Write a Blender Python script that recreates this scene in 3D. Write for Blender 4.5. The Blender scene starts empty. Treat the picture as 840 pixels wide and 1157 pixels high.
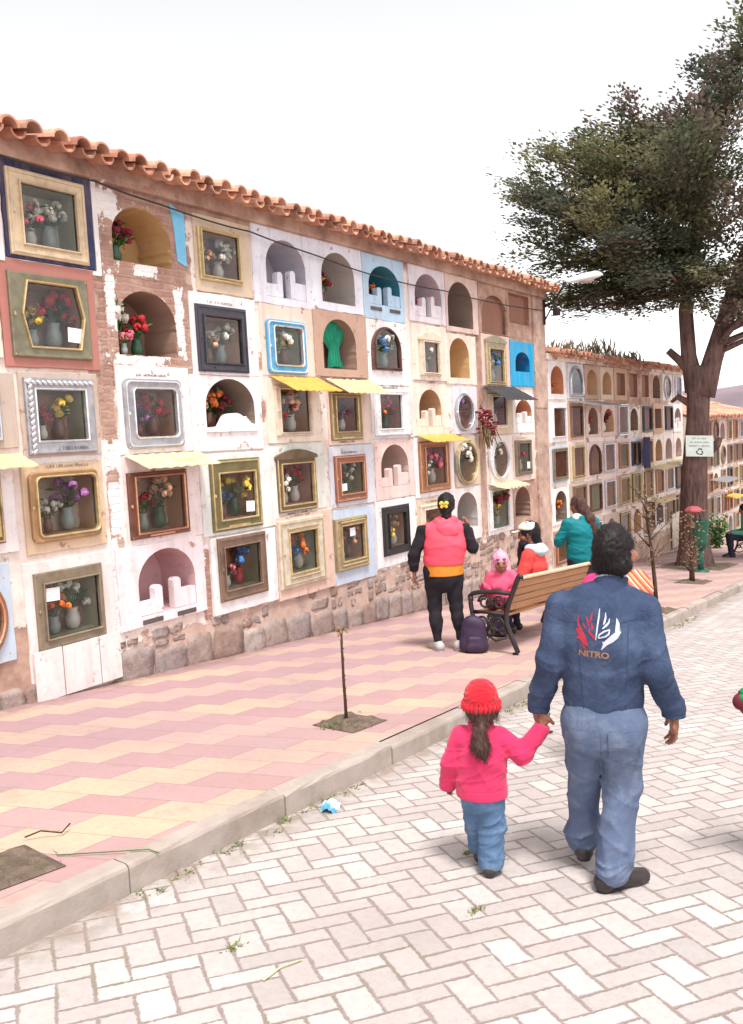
import bpy, bmesh, math, random
import numpy as np
from mathutils import Vector, Matrix, Euler
from mathutils.bvhtree import BVHTree
R = math.radians
random.seed(7)
scene = bpy.context.scene
col = scene.collection

# ------------------------------------------------------------------ camera
CZ = 1.76                      # camera height over the road below it
GS = -0.0741                   # the street falls 7.4 % along +X
WALL_Y = 6.0                   # face of the niche walls
KERB_Y = 2.99
SW = 0.13                      # pavement height over the road
def ground(x, y=4.5):          # pavement / road height at a place
    return GS * x + (SW if y >= KERB_Y else 0.0)
YAW, PITCH, ROLL = 0.59563, 0.08541, -0.05233
cam_d = bpy.data.cameras.new('camera')
cam = bpy.data.objects.new('camera', cam_d)
col.objects.link(cam)
cy, sy, cp, sp = math.cos(YAW), math.sin(YAW), math.cos(PITCH), math.sin(PITCH)
fwd = Vector((cy * cp, sy * cp, -sp)); rgt = Vector((sy, -cy, 0)); upv = rgt.cross(fwd)
c_, s_ = math.cos(ROLL), math.sin(ROLL)
r2 = c_ * rgt + s_ * upv; u2 = -s_ * rgt + c_ * upv
M = Matrix((r2, u2, -fwd)).transposed().to_4x4()
M.translation = (0, 0, CZ)
cam.matrix_world = M
cam_d.sensor_fit = 'VERTICAL'
cam_d.sensor_height = 24.0
cam_d.lens = 24.0 * 980.0 / 1157.0
cam_d.clip_end = 5000
cam_d.clip_start = 0.05
scene.camera = cam

# ------------------------------------------------------------------ light
SUN_EL, SUN_AZ = 66.0, 232.0    # azimuth of the sun, counted from +X towards +Y
w = bpy.data.worlds.new('World'); scene.world = w; w.use_nodes = True
wn = w.node_tree
wn.nodes.clear()
sky = wn.nodes.new('ShaderNodeTexSky'); sky.sky_type = 'NISHITA'; sky.sun_disc = False
sky.sun_elevation = R(SUN_EL); sky.sun_rotation = R(90 - SUN_AZ)
sky.air_density = 1.0; sky.dust_density = 5.0; sky.ozone_density = 1.0; sky.altitude = 2000
hsv = wn.nodes.new('ShaderNodeHueSaturation'); hsv.inputs['Saturation'].default_value = 0.05
hsv.inputs['Value'].default_value = 1.0
bg = wn.nodes.new('ShaderNodeBackground'); bg.inputs['Strength'].default_value = 0.15
wo = wn.nodes.new('ShaderNodeOutputWorld')
wn.links.new(sky.outputs[0], hsv.inputs['Color']); wn.links.new(hsv.outputs[0], bg.inputs['Color'])
wn.links.new(bg.outputs[0], wo.inputs['Surface'])
sd = bpy.data.lights.new('sun', 'SUN'); sd.energy = 2.0; sd.angle = R(13); sd.color = (1.0, 0.965, 0.92)
so = bpy.data.objects.new('sun', sd); col.objects.link(so)
sdir = Vector((math.cos(R(SUN_EL)) * math.cos(R(SUN_AZ)), math.cos(R(SUN_EL)) * math.sin(R(SUN_AZ)), math.sin(R(SUN_EL))))
so.rotation_euler = sdir.to_track_quat('Z', 'Y').to_euler()
scene.view_settings.view_transform = 'Standard'
scene.view_settings.look = 'None'
scene.view_settings.gamma = 1.0
scene.view_settings.exposure = 1.14
scene.view_settings.use_curve_mapping = False
scene.cycles.max_bounces = 6
scene.cycles.transparent_max_bounces = 12
scene.cycles.use_denoising = True

# ------------------------------------------------------------------ helpers
def srgb(r, g, b):
    f = lambda c: ((c / 255 + 0.055) / 1.055) ** 2.4 if c > 10 else c / 255 / 12.92
    return (f(r), f(g), f(b))

class NT:
    """tiny expression helper round a node tree"""
    def __init__(s, m):
        s.t = m.node_tree; s.L = s.t.links
    def n(s, kind, **kw):
        x = s.t.nodes.new(kind)
        for k, v in kw.items(): setattr(x, k, v)
        return x
    def put(s, sock, v):
        if v is None: return
        if hasattr(v, 'links') or isinstance(v, bpy.types.NodeSocket): s.L.new(v, sock)
        else:
            if isinstance(v, (tuple, list)) and len(v) == 3 and sock.type == 'RGBA': v = (*v, 1)
            sock.default_value = v
    def m(s, op, a, b=None, c=None, clamp=False):
        x = s.n('ShaderNodeMath', operation=op, use_clamp=clamp)
        s.put(x.inputs[0], a); s.put(x.inputs[1], b)
        if c is not None: s.put(x.inputs[2], c)
        return x.outputs[0]
    def mix(s, f, a, b, blend='MIX'):
        x = s.n('ShaderNodeMix', data_type='RGBA', blend_type=blend)
        s.put(x.inputs[0], f); s.put(x.inputs[6], a); s.put(x.inputs[7], b)
        return x.outputs[2]
    def noise(s, vec, scale, detail=3, rough=0.55, dist=0.0, out='Fac'):
        x = s.n('ShaderNodeTexNoise')
        s.put(x.inputs['Vector'], vec)
        x.inputs['Scale'].default_value = scale; x.inputs['Detail'].default_value = detail
        x.inputs['Roughness'].default_value = rough; x.inputs['Distortion'].default_value = dist
        return x.outputs[out]
    def voro(s, vec, scale, feature='F1', out='Distance'):
        x = s.n('ShaderNodeTexVoronoi', feature=feature)
        s.put(x.inputs['Vector'], vec); x.inputs['Scale'].default_value = scale
        return x.outputs[out]
    def ramp(s, f, *stops):
        x = s.n('ShaderNodeValToRGB'); e = x.color_ramp.elements
        while len(e) < len(stops): e.new(0.5)
        for k, (p, c) in enumerate(stops):
            e[k].position = p; e[k].color = (*c, 1) if isinstance(c, (tuple, list)) else (c, c, c, 1)
        s.put(x.inputs[0], f)
        return x.outputs[0]
    def mr(s, v, a, b, c=0.0, d=1.0, smooth=False):
        x = s.n('ShaderNodeMapRange', interpolation_type='SMOOTHSTEP' if smooth else 'LINEAR')
        s.put(x.inputs[0], v); x.inputs[1].default_value = a; x.inputs[2].default_value = b
        x.inputs[3].default_value = c; x.inputs[4].default_value = d
        return x.outputs[0]
    def sep(s, v):
        x = s.n('ShaderNodeSeparateXYZ'); s.put(x.inputs[0], v); return x.outputs
    def comb(s, a, b, c=0.0):
        x = s.n('ShaderNodeCombineXYZ'); s.put(x.inputs[0], a); s.put(x.inputs[1], b); s.put(x.inputs[2], c); return x.outputs[0]
    def white(s, vec):
        x = s.n('ShaderNodeTexWhiteNoise', noise_dimensions='3D'); s.put(x.inputs[0], vec); return x.outputs
    def bump(s, h, strength=0.3, dist=0.01, normal=None):
        x = s.n('ShaderNodeBump'); s.put(x.inputs['Height'], h)
        x.inputs['Strength'].default_value = strength; x.inputs['Distance'].default_value = dist
        if normal is not None: s.put(x.inputs['Normal'], normal)
        return x.outputs[0]
    def geo(s): return s.n('ShaderNodeNewGeometry')
    def pos(s): return s.geo().outputs['Position']
    def obj(s): return s.n('ShaderNodeTexCoord').outputs['Object']
    def island(s): return s.geo().outputs['Random Per Island']
    def attr(s, name): return s.n('ShaderNodeAttribute', attribute_name=name).outputs['Color']

def new_mat(name):
    m = bpy.data.materials.new(name); m.use_nodes = True
    nt = NT(m); b = m.node_tree.nodes['Principled BSDF']
    return m, nt, b

def basic(name, c, rough=0.7, var=0.12, scale=6.0, bump=0.15, bscale=40.0, metal=0.0, spec=0.35, dirt=None, dirt_amt=0.35, isl=0.0, bdist=0.004):
    """a plain material with mottling, fine bump and optional dirt"""
    m, t, b = new_mat(name)
    p = t.pos()
    n1 = t.noise(p, scale, 4)
    cc = t.mix(t.mr(n1, 0.3, 0.7), tuple(x * (1 - var) for x in c), tuple(min(1, x * (1 + var)) for x in c))
    if isl:
        cc = t.mix(t.island(), cc, tuple(x * (1 - isl) for x in c), 'MIX') if isl < 0 else t.mix(1.0, cc, t.ramp(t.island(), (0, 1 - isl), (1, 1 + isl * 0.6)), 'MULTIPLY')
    if dirt is not None:
        n2 = t.noise(p, scale * 0.45, 5, 0.65)
        cc = t.mix(t.m('MULTIPLY', t.mr(n2, 0.5, 0.72), dirt_amt), cc, dirt)
    t.put(b.inputs['Base Color'], cc)
    b.inputs['Roughness'].default_value = rough
    b.inputs['Metallic'].default_value = metal
    b.inputs['Specular IOR Level'].default_value = spec
    if bump:
        t.put(b.inputs['Normal'], t.bump(t.noise(p, bscale, 3), bump, bdist))
    return m

class MB:
    """collects geometry for ONE mesh object; faces may carry a material slot"""
    def __init__(s): s.v = []; s.f = []; s.mi = []; s.cols = None
    def add(s, vs, fs, mi=0):
        o = len(s.v); s.v.extend([tuple(x) for x in vs])
        for f in fs: s.f.append(tuple(i + o for i in f)); s.mi.append(mi)
        return s
    def box(s, c, size, rot=0.0, mi=0, bev=0.0, rx=None):
        hx, hy, hz = (q / 2 for q in size)
        if bev > 0:
            bm = bmesh.new(); bmesh.ops.create_cube(bm, size=1)
            for v in bm.verts: v.co = Vector((v.co.x * size[0], v.co.y * size[1], v.co.z * size[2]))
            bmesh.ops.bevel(bm, geom=list(bm.edges), offset=min(bev, min(size) * 0.45), segments=2, profile=0.6, affect='EDGES')
            bm.verts.index_update()
            vs = [v.co.copy() for v in bm.verts]; fs = [[v.index for v in f.verts] for f in bm.faces]; bm.free()
        else:
            vs = [Vector((x, y, z)) for x in (-hx, hx) for y in (-hy, hy) for z in (-hz, hz)]
            fs = [(0, 1, 3, 2), (4, 6, 7, 5), (0, 4, 5, 1), (2, 3, 7, 6), (0, 2, 6, 4), (1, 5, 7, 3)]
        e = rx.to_matrix() if rx is not None else Matrix.Rotation(rot, 3, 'Z')
        return s.add([e @ v + Vector(c) for v in vs], fs, mi)
    def tube(s, pts, rad, n=8, mi=0, cap=True, flat=None):
        pts = [Vector(p) for p in pts]
        rads = rad if isinstance(rad, (list, tuple)) else [rad] * len(pts)
        vs = []; fs = []; prev = None
        for k, p in enumerate(pts):
            d = (pts[min(k + 1, len(pts) - 1)] - pts[max(k - 1, 0)]).normalized()
            if prev is None:
                a = d.orthogonal().normalized()
            else:
                a = (prev - d * prev.dot(d))
                a = a.normalized() if a.length > 1e-6 else d.orthogonal().normalized()
            prev = a; bq = d.cross(a)
            for j in range(n):
                t = 2 * math.pi * j / n
                vs.append(p + (a * math.cos(t) + bq * math.sin(t)) * rads[k])
        for k in range(len(pts) - 1):
            for j in range(n):
                fs.append((k * n + j, k * n + (j + 1) % n, (k + 1) * n + (j + 1) % n, (k + 1) * n + j))
        if cap:
            fs.append(tuple(range(n - 1, -1, -1))); fs.append(tuple((len(pts) - 1) * n + j for j in range(n)))
        return s.add(vs, fs, mi)
    def lathe(s, prof, c=(0, 0, 0), n=16, mi=0, squash=(1, 1), axis=None):
        vs = []; fs = []
        for r, z in prof:
            for j in range(n):
                t = 2 * math.pi * j / n
                vs.append(Vector((r * math.cos(t) * squash[0], r * math.sin(t) * squash[1], z)))
        for k in range(len(prof) - 1):
            for j in range(n):
                fs.append((k * n + j, k * n + (j + 1) % n, (k + 1) * n + (j + 1) % n, (k + 1) * n + j))
        fs.append(tuple(range(n - 1, -1, -1))); fs.append(tuple((len(prof) - 1) * n + j for j in range(n)))
        q = Vector((0, 0, 1)).rotation_difference(Vector(axis)).to_matrix() if axis is not None else Matrix.Identity(3)
        return s.add([q @ v + Vector(c) for v in vs], fs, mi)
    def blob(s, c, r, sub=1, jit=0.0, mi=0, rot=None, rnd=random):
        bm = bmesh.new(); bmesh.ops.create_icosphere(bm, subdivisions=sub, radius=1)
        bm.verts.index_update()
        rr = r if isinstance(r, (tuple, list)) else (r, r, r)
        e = rot.to_matrix() if rot is not None else Matrix.Identity(3)
        vs = []
        for v in bm.verts:
            k = 1 + rnd.uniform(-jit, jit)
            vs.append(e @ Vector((v.co.x * rr[0] * k, v.co.y * rr[1] * k, v.co.z * rr[2] * k)) + Vector(c))
        fs = [[v.index for v in f.verts] for f in bm.faces]; bm.free()
        return s.add(vs, fs, mi)
    def extrude_xz(s, poly, y0, y1, mi=0):
        """poly in (x,z), counter-clockwise seen from -Y; a prism between y0 and y1"""
        n = len(poly)
        vs = [(x, y0, z) for x, z in poly] + [(x, y1, z) for x, z in poly]
        fs = [tuple(range(n)), tuple(range(2 * n - 1, n - 1, -1))]
        fs += [(k, n + k, n + (k + 1) % n, (k + 1) % n) for k in range(n)]
        return s.add(vs, fs, mi)

def link_mesh(name, mb, mats, parent=None, smooth=False, cols=None, shift=None):
    me = bpy.data.meshes.new(name)
    vs = mb.v
    if shift is not None: vs = [(x - shift[0], y - shift[1], z - shift[2]) for x, y, z in vs]
    me.from_pydata(vs, [], mb.f)
    mats = mats if isinstance(mats, (list, tuple)) else [mats]
    for m in mats: me.materials.append(m)
    if len(mats) > 1: me.polygons.foreach_set('material_index', mb.mi)
    if smooth: me.polygons.foreach_set('use_smooth', [True] * len(me.polygons))
    if cols is not None:
        a = me.color_attributes.new('Col', 'FLOAT_COLOR', 'POINT')
        a.data.foreach_set('color', np.asarray(cols, dtype=np.float32).ravel())
    me.update()
    o = bpy.data.objects.new(name, me); col.objects.link(o)
    if parent is not None: o.parent = parent
    return o

def tag(o, label=None, cat=None, group=None, kind=None):
    if label: o['label'] = label
    if cat: o['category'] = cat
    if group: o['group'] = group
    if kind: o['kind'] = kind
    return o

def thing(name, label, cat, loc=(0, 0, 0), rotz=0.0, group=None):
    o = bpy.data.objects.new(name, None); col.objects.link(o)
    o.empty_display_size = 0.1
    o.location = loc; o.rotation_euler = (0, 0, rotz)
    return tag(o, label, cat, group)

def part(name, mb, mats, parent, world=True, **kw):
    """a child mesh; with world=True the builder's points are world points and PARENT is unrotated"""
    sh = None
    if world:
        q = parent; L = Vector((0, 0, 0))
        while q is not None: L = L + q.location; q = q.parent
        sh = L
    return link_mesh(name, mb, mats, parent, shift=sh, **kw)

def copy_tree(o, parent=None):
    c = o.copy(); col.objects.link(c)
    if parent is not None: c.parent = parent
    for ch in list(o.children): copy_tree(ch, c)
    return c
# ------------------------------------------------------------------ ground
def road_material():
    m, t, b = new_mat('herringbone_paving')
    x, y, z = t.sep(t.pos())
    # brick axes on the ground (measured): long axes at -34 and 56 degrees
    ca, sa = math.cos(R(-34)), math.sin(R(-34)); cb, sb = math.cos(R(56)), math.sin(R(56))
    ox, oy = 1.815, 2.747
    xx = t.m('SUBTRACT', x, ox); yy = t.m('SUBTRACT', y, oy)
    wob = t.noise(t.pos(), 2.5, 2); wv = t.m('MULTIPLY', t.m('SUBTRACT', wob, 0.5), 0.25)
    u = t.m('ADD', t.m('ADD', t.m('MULTIPLY', xx, ca / 0.128), t.m('MULTIPLY', yy, sa / 0.128)), wv)
    v = t.m('ADD', t.m('ADD', t.m('MULTIPLY', xx, cb / 0.089), t.m('MULTIPLY', yy, sb / 0.089)), wv)
    i = t.m('FLOOR', u); j = t.m('FLOOR', v); fu = t.m('SUBTRACT', u, i); fv = t.m('SUBTRACT', v, j)
    k = t.m('FLOORED_MODULO', t.m('ADD', t.m('SUBTRACT', i, j), 400.0), 4.0)
    is0 = t.m('COMPARE', k, 0.0, 0.2); is1 = t.m('COMPARE', k, 1.0, 0.2); is2 = t.m('COMPARE', k, 2.0, 0.2); is3 = t.m('COMPARE', k, 3.0, 0.2)
    hor = t.m('ADD', is0, is1)
    # distance to the edges of the 2x1 block
    eu = t.m('MINIMUM', fu, t.m('SUBTRACT', 1.0, fu)); ev = t.m('MINIMUM', fv, t.m('SUBTRACT', 1.0, fv))
    lo_u = t.m('ADD', fu, t.m('MULTIPLY', is1, 5.0)); hi_u = t.m('ADD', t.m('SUBTRACT', 1.0, fu), t.m('MULTIPLY', is0, 5.0))
    lo_v = t.m('ADD', fv, t.m('MULTIPLY', is2, 5.0)); hi_v = t.m('ADD', t.m('SUBTRACT', 1.0, fv), t.m('MULTIPLY', is3, 5.0))
    dh = t.m('MINIMUM', t.m('MULTIPLY', t.m('MINIMUM', lo_u, hi_u), 1.35), ev)
    dv = t.m('MINIMUM', t.m('MULTIPLY', eu, 1.35), t.m('MINIMUM', lo_v, hi_v))
    d = t.m('ADD', t.m('MULTIPLY', hor, dh), t.m('MULTIPLY', t.m('SUBTRACT', 1.0, hor), dv))
    bi = t.m('SUBTRACT', i, is1); bj = t.m('SUBTRACT', j, is2)
    rnd = t.white(t.comb(bi, bj, hor))
    jn = t.noise(t.pos(), 55.0, 3); jw = t.m('ADD', 0.038, t.m('ADD', t.m('MULTIPLY', t.m('SUBTRACT', jn, 0.5), 0.18), t.m('MULTIPLY', t.m('SUBTRACT', t.noise(t.pos(), 12.0, 3), 0.5), 0.16)))
    face = t.mr(t.m('SUBTRACT', d, jw), -0.02, 0.07, smooth=True)
    base = t.ramp(rnd[0], (0.0, srgb(172, 166, 163)), (0.25, srgb(186, 180, 176)), (0.5, srgb(180, 169, 167)), (0.75, srgb(192, 186, 182)), (1.0, srgb(200, 193, 190)))
    n1 = t.noise(t.pos(), 30.0, 5, 0.7); base = t.mix(t.mr(n1, 0.35, 0.75, 0.0, 0.42), base, srgb(146, 137, 134))
    n3 = t.noise(t.pos(), 0.8, 4, 0.6); base = t.mix(t.mr(n3, 0.5, 0.75, 0.0, 0.4), base, srgb(152, 141, 138))
    n4 = t.noise(t.pos(), 140.0, 2); base = t.mix(t.mr(n4, 0.62, 0.72, 0.0, 0.35), base, srgb(120, 112, 110))
    mort = t.mix(t.noise(t.pos(), 18.0, 3), srgb(128, 114, 110), srgb(156, 140, 135))
    moss = t.mr(t.noise(t.pos(), 1.7, 4, 0.6), 0.60, 0.72); mort = t.mix(t.m('MULTIPLY', moss, 0.55), mort, srgb(120, 118, 84))
    near_kerb = t.mr(y, 2.62, 2.95)
    mort = t.mix(t.m('MULTIPLY', near_kerb, 0.5), mort, srgb(136, 120, 104))
    dirtk = t.m('MULTIPLY', t.mr(y, 2.75, 2.97), t.mr(t.noise(t.pos(), 9.0, 4), 0.35, 0.62))
    face2 = t.m('MULTIPLY', face, t.m('SUBTRACT', 1.0, dirtk))
    base = t.mix(1.0, base, (1.0, 0.98, 0.975), 'MULTIPLY')
    t.put(b.inputs['Base Color'], t.mix(face2, mort, base))
    b.inputs['Roughness'].default_value = 0.85; b.inputs['Specular IOR Level'].default_value = 0.25
    h = t.m('ADD', t.m('MULTIPLY', face2, t.m('ADD', 0.8, t.m('MULTIPLY', rnd[0], 0.4))), t.m('MULTIPLY', n1, 0.25))
    t.put(b.inputs['Normal'], t.bump(h, 0.55, 0.012))
    return m

def slab_material():
    m, t, b = new_mat('zigzag_pavement_slabs')
    x, y, z = t.sep(t.pos())
    RW, SLEN = 0.262, 0.445            # row width along the street, slab length across it
    uu = t.m('DIVIDE', t.m('SUBTRACT', t.m('ADD', x, t.m('MULTIPLY', y, 0.37)), 3.79), RW)
    c = t.m('FLOOR', uu); u = t.m('SUBTRACT', uu, c)
    vv = t.m('DIVIDE', t.m('SUBTRACT', t.m('ADD', y, t.m('MULTIPLY', c, 0.160)), 3.15), SLEN)
    i = t.m('FLOOR', vv); v = t.m('SUBTRACT', vv, i)
    par = t.m('SUBTRACT', 1.0, t.m('FLOORED_MODULO', i, 2.0))
    rnd = t.white(t.comb(i, c, 1.0))
    pink = t.ramp(rnd[0], (0.0, srgb(178, 138, 136)), (0.5, srgb(184, 150, 147)), (1.0, srgb(168, 128, 134)))
    yel = t.ramp(rnd[0], (0.0, srgb(198, 172, 150)), (0.5, srgb(202, 180, 150)), (1.0, srgb(192, 164, 152)))
    n0 = t.noise(t.pos(), 0.9, 4, 0.6)
    base = t.mix(par, pink, yel)
    odd = t.m('GREATER_THAN', rnd[0], 0.78)
    base = t.mix(t.m('MULTIPLY', odd, 0.6), base, srgb(196, 164, 154))
    far = t.mr(x, 3.0, 9.0, 0.12, 0.5)
    base = t.mix(far, base, srgb(188, 156, 148))
    base = t.mix(t.mr(n0, 0.36, 0.7, 0.0, 0.55), base, srgb(160, 134, 138)); base = t.mix(t.m('MULTIPLY', t.mr(y, 3.3, 4.4), t.m('SUBTRACT', 0.50, t.m('MULTIPLY', par, 0.42))), base, srgb(160, 130, 140))
    n1 = t.noise(t.pos(), 26.0, 5, 0.7); base = t.mix(t.mr(n1, 0.35, 0.8, 0.0, 0.35), base, srgb(146, 120, 115))
    n2 = t.noise(t.pos(), 4.0, 5, 0.7); base = t.mix(t.mr(n2, 0.56, 0.72, 0.0, 0.35), base, srgb(144, 124, 118))
    eu = t.m('MULTIPLY', t.m('MINIMUM', u, t.m('SUBTRACT', 1.0, u)), RW); ev = t.m('MULTIPLY', t.m('MINIMUM', v, t.m('SUBTRACT', 1.0, v)), SLEN)
    d = t.m('MINIMUM', eu, ev)
    jo = t.mr(t.m('ADD', d, t.m('MULTIPLY', t.m('SUBTRACT', n1, 0.5), 0.004)), 0.001, 0.005, smooth=True)
    base = t.mix(t.m('MULTIPLY', t.m('SUBTRACT', 1.0, jo), 0.5), base, srgb(118, 96, 92))
    base = t.mix(1.0, base, (0.98, 0.98, 0.97), 'MULTIPLY')
    # a darker, patchy strip where the pavement meets the wall
    t.put(b.inputs['Base Color'], t.mix(t.m('MULTIPLY', t.mr(y, 5.72, 5.98), t.mr(n2, 0.3, 0.6)), base, srgb(128, 100, 94)))
    b.inputs['Roughness'].default_value = 0.8; b.inputs['Specular IOR Level'].default_value = 0.25
    t.put(b.inputs['Normal'], t.bump(t.m('ADD', jo, t.m('MULTIPLY', n1, 0.3)), 0.35, 0.006))
    return m

def grid_sheet(x0, x1, y0, y1, nx, ny, zf, mb=None):
    mb = mb or MB()
    vs = [(x0 + (x1 - x0) * a / nx, y0 + (y1 - y0) * c / ny, 0) for a in range(nx + 1) for c in range(ny + 1)]
    vs = [(x, y, zf(x, y)) for x, y, z in vs]
    fs = [(a * (ny + 1) + c, (a + 1) * (ny + 1) + c, (a + 1) * (ny + 1) + c + 1, a * (ny + 1) + c + 1) for a in range(nx) for c in range(ny)]
    return mb.add(vs, fs)

XEND = 62.0
def terrain(x, y):
    k = min(max(x, -40), 75)
    z = GS * k - 0.05
    if x > 75: z -= min(0.05 * (x - 75), 14)
    return z
SOIL = basic('dry_soil', srgb(150, 122, 104), 0.95, 0.25, 3.0, 0.5, 25.0, dirt=srgb(120, 110, 84), bdist=0.02)
# the open land as one sheet to the horizon
xs = [-300, -120, -60, -40, -20, 0, 20, 40, 60, 75, 90, 120, 200, 300, 500, 900, 1600]
ys = [-1200, -600, -300, -120, -60, -30, -9, 9, 30, 60, 120, 300, 600, 1200]
g = MB()
g.add([(x, y, terrain(x, y)) for x in xs for y in ys],
      [(a * len(ys) + c, (a + 1) * len(ys) + c, (a + 1) * len(ys) + c + 1, a * len(ys) + c + 1) for a in range(len(xs) - 1) for c in range(len(ys) - 1)])
tag(link_mesh('ground', g, SOIL), kind='structure')
road = grid_sheet(-12, XEND, -9, KERB_Y + 0.02, 40, 12, lambda x, y: GS * x)
tag(link_mesh('road', road, road_material()), kind='structure')
pv = grid_sheet(-12, XEND, KERB_Y + 0.112, WALL_Y + 0.3, 40, 6, lambda x, y: GS * x + SW)
tag(link_mesh('pavement', pv, slab_material()), kind='structure')
# kerb stones, one metre each
KERB = basic('kerb_concrete', srgb(166, 153, 145), 0.85, 0.12, 5.0, 0.35, 60.0, dirt=srgb(132, 116, 104), dirt_amt=0.7, isl=0.10, bdist=0.006)
# the joint between kerb and slabs is packed with dirt
jb_ = grid_sheet(-12, XEND, KERB_Y + 0.09, KERB_Y + 0.125, 20, 1, lambda x, y: GS * x + SW - 0.014)
tag(link_mesh('kerb_joint', jb_, SOIL), kind='structure')
kb = MB(); rk = random.Random(3)
x = -11.4
while x < XEND:
    L = 1.06
    dz = rk.uniform(-0.006, 0.006); dy = rk.uniform(-0.006, 0.006)
    prof = [(KERB_Y + dy, -0.1), (KERB_Y + dy, SW - 0.022), (KERB_Y + dy + 0.006, SW - 0.007), (KERB_Y + dy + 0.022, SW), (KERB_Y + 0.098, SW + 0.004), (KERB_Y + 0.104, SW - 0.006), (KERB_Y + 0.104, -0.1)]
    a, e = x + 0.005, x + L - 0.005
    NS = 9; n = len(prof); vs = []
    for q in range(NS + 1):
        xx = a + (e - a) * q / NS
        for k, (yy, zz) in enumerate(prof):
            w_ = 1.0 if k in (1, 2, 3) else .35
            chip = rk.uniform(0, .016) if (k in (2, 3) and rk.random() < .10) else 0
            vs.append((xx, yy + rk.uniform(-.003, .003) * w_ + chip, GS * xx + zz + dz + rk.uniform(-.0025, .0025) * w_ - chip * .7))
    kb.add(vs, [(q * n + k, q * n + k + 1, (q + 1) * n + k + 1, (q + 1) * n + k) for q in range(NS) for k in range(n - 1)] + [tuple(range(n - 1, -1, -1)), tuple(NS * n + k for k in range(n))])
    x += L
tag(link_mesh('kerb', kb, KERB), kind='structure')
# distant hills beyond the roofs
def hill_sheet(dist, h0, amp, seed, name, c):
    rr = random.Random(seed); ph = [rr.uniform(0, 6.28) for _ in range(6)]
    mb = MB(); n = 120; rows = 8
    vs = []
    for a in range(n + 1):
        th = R(-60 + 130 * a / n)
        for k in range(rows + 1):
            q = k / rows
            d = dist * (0.86 + 0.30 * q)
            ridge = h0 + amp * (0.5 * math.sin(th * 9 + ph[0]) + 0.3 * math.sin(th * 21 + ph[1]) + 0.2 * math.sin(th * 47 + ph[2]))
            prof = math.sin(min(q * 1.15, 1) * math.pi / 2)
            gul = amp * 0.25 * math.sin(th * 90 + 3 * q + ph[3]) * q * (1 - q)
            vs.append((d * math.cos(th), d * math.sin(th), -20 + (ridge + 20) * prof + gul))
    mb.add(vs, [(a * (rows + 1) + k, a * (rows + 1) + k + 1, (a + 1) * (rows + 1) + k + 1, (a + 1) * (rows + 1) + k) for a in range(n) for k in range(rows)])
    tag(link_mesh(name, mb, c, smooth=True), kind='structure')
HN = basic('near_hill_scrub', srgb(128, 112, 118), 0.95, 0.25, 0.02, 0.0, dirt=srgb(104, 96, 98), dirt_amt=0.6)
HF = basic('far_hill_haze', srgb(188, 180, 188), 0.95, 0.15, 0.01, 0.0)  # distance haze is mixed into this pale base colour
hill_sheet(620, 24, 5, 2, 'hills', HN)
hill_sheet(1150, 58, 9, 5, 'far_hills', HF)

def at_px_free(x, y): return None
# planting pits in the pavement: soil a little below the slabs, laid as a sunk tray
PIT = basic('pit_soil', srgb(108, 92, 80), 0.98, 0.35, 14.0, 0.8, 60.0, dirt=srgb(86, 88, 58), dirt_amt=0.6, bdist=0.02)
def soil_patch(cx, cy, sx, sy, rot, seed):
    rr = random.Random(seed); mb = MB(); n = 10
    vs = []
    for a in range(n + 1):
        for c in range(n + 1):
            u, v = (a / n - 0.5) * sx, (c / n - 0.5) * sy
            px, py = cx + u * math.cos(rot) - v * math.sin(rot), cy + u * math.sin(rot) + v * math.cos(rot)
            edge = a in (0, n) or c in (0, n)
            vs.append((px, py, ground(px) + 0.005 + (0 if edge else rr.uniform(0.0, 0.028))))
    mb.add(vs, [(a * (n + 1) + c, (a + 1) * (n + 1) + c, (a + 1) * (n + 1) + c + 1, a * (n + 1) + c + 1) for a in range(n) for c in range(n)])
    return tag(link_mesh('soil_patch', mb, PIT), kind='structure')
soil_patch(4.79, 3.52, 0.40, 0.36, R(-2), 1)
soil_patch(2.02, 3.42, 0.46, 0.36, R(-6), 2)
soil_patch(11.5, 3.3, 0.5, 0.42, 0, 3)
soil_patch(15.3, 3.75, 0.7, 0.5, 0, 4)
soil_patch(18.5, 4.45, 1.7, 1.3, 0, 5)
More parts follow.
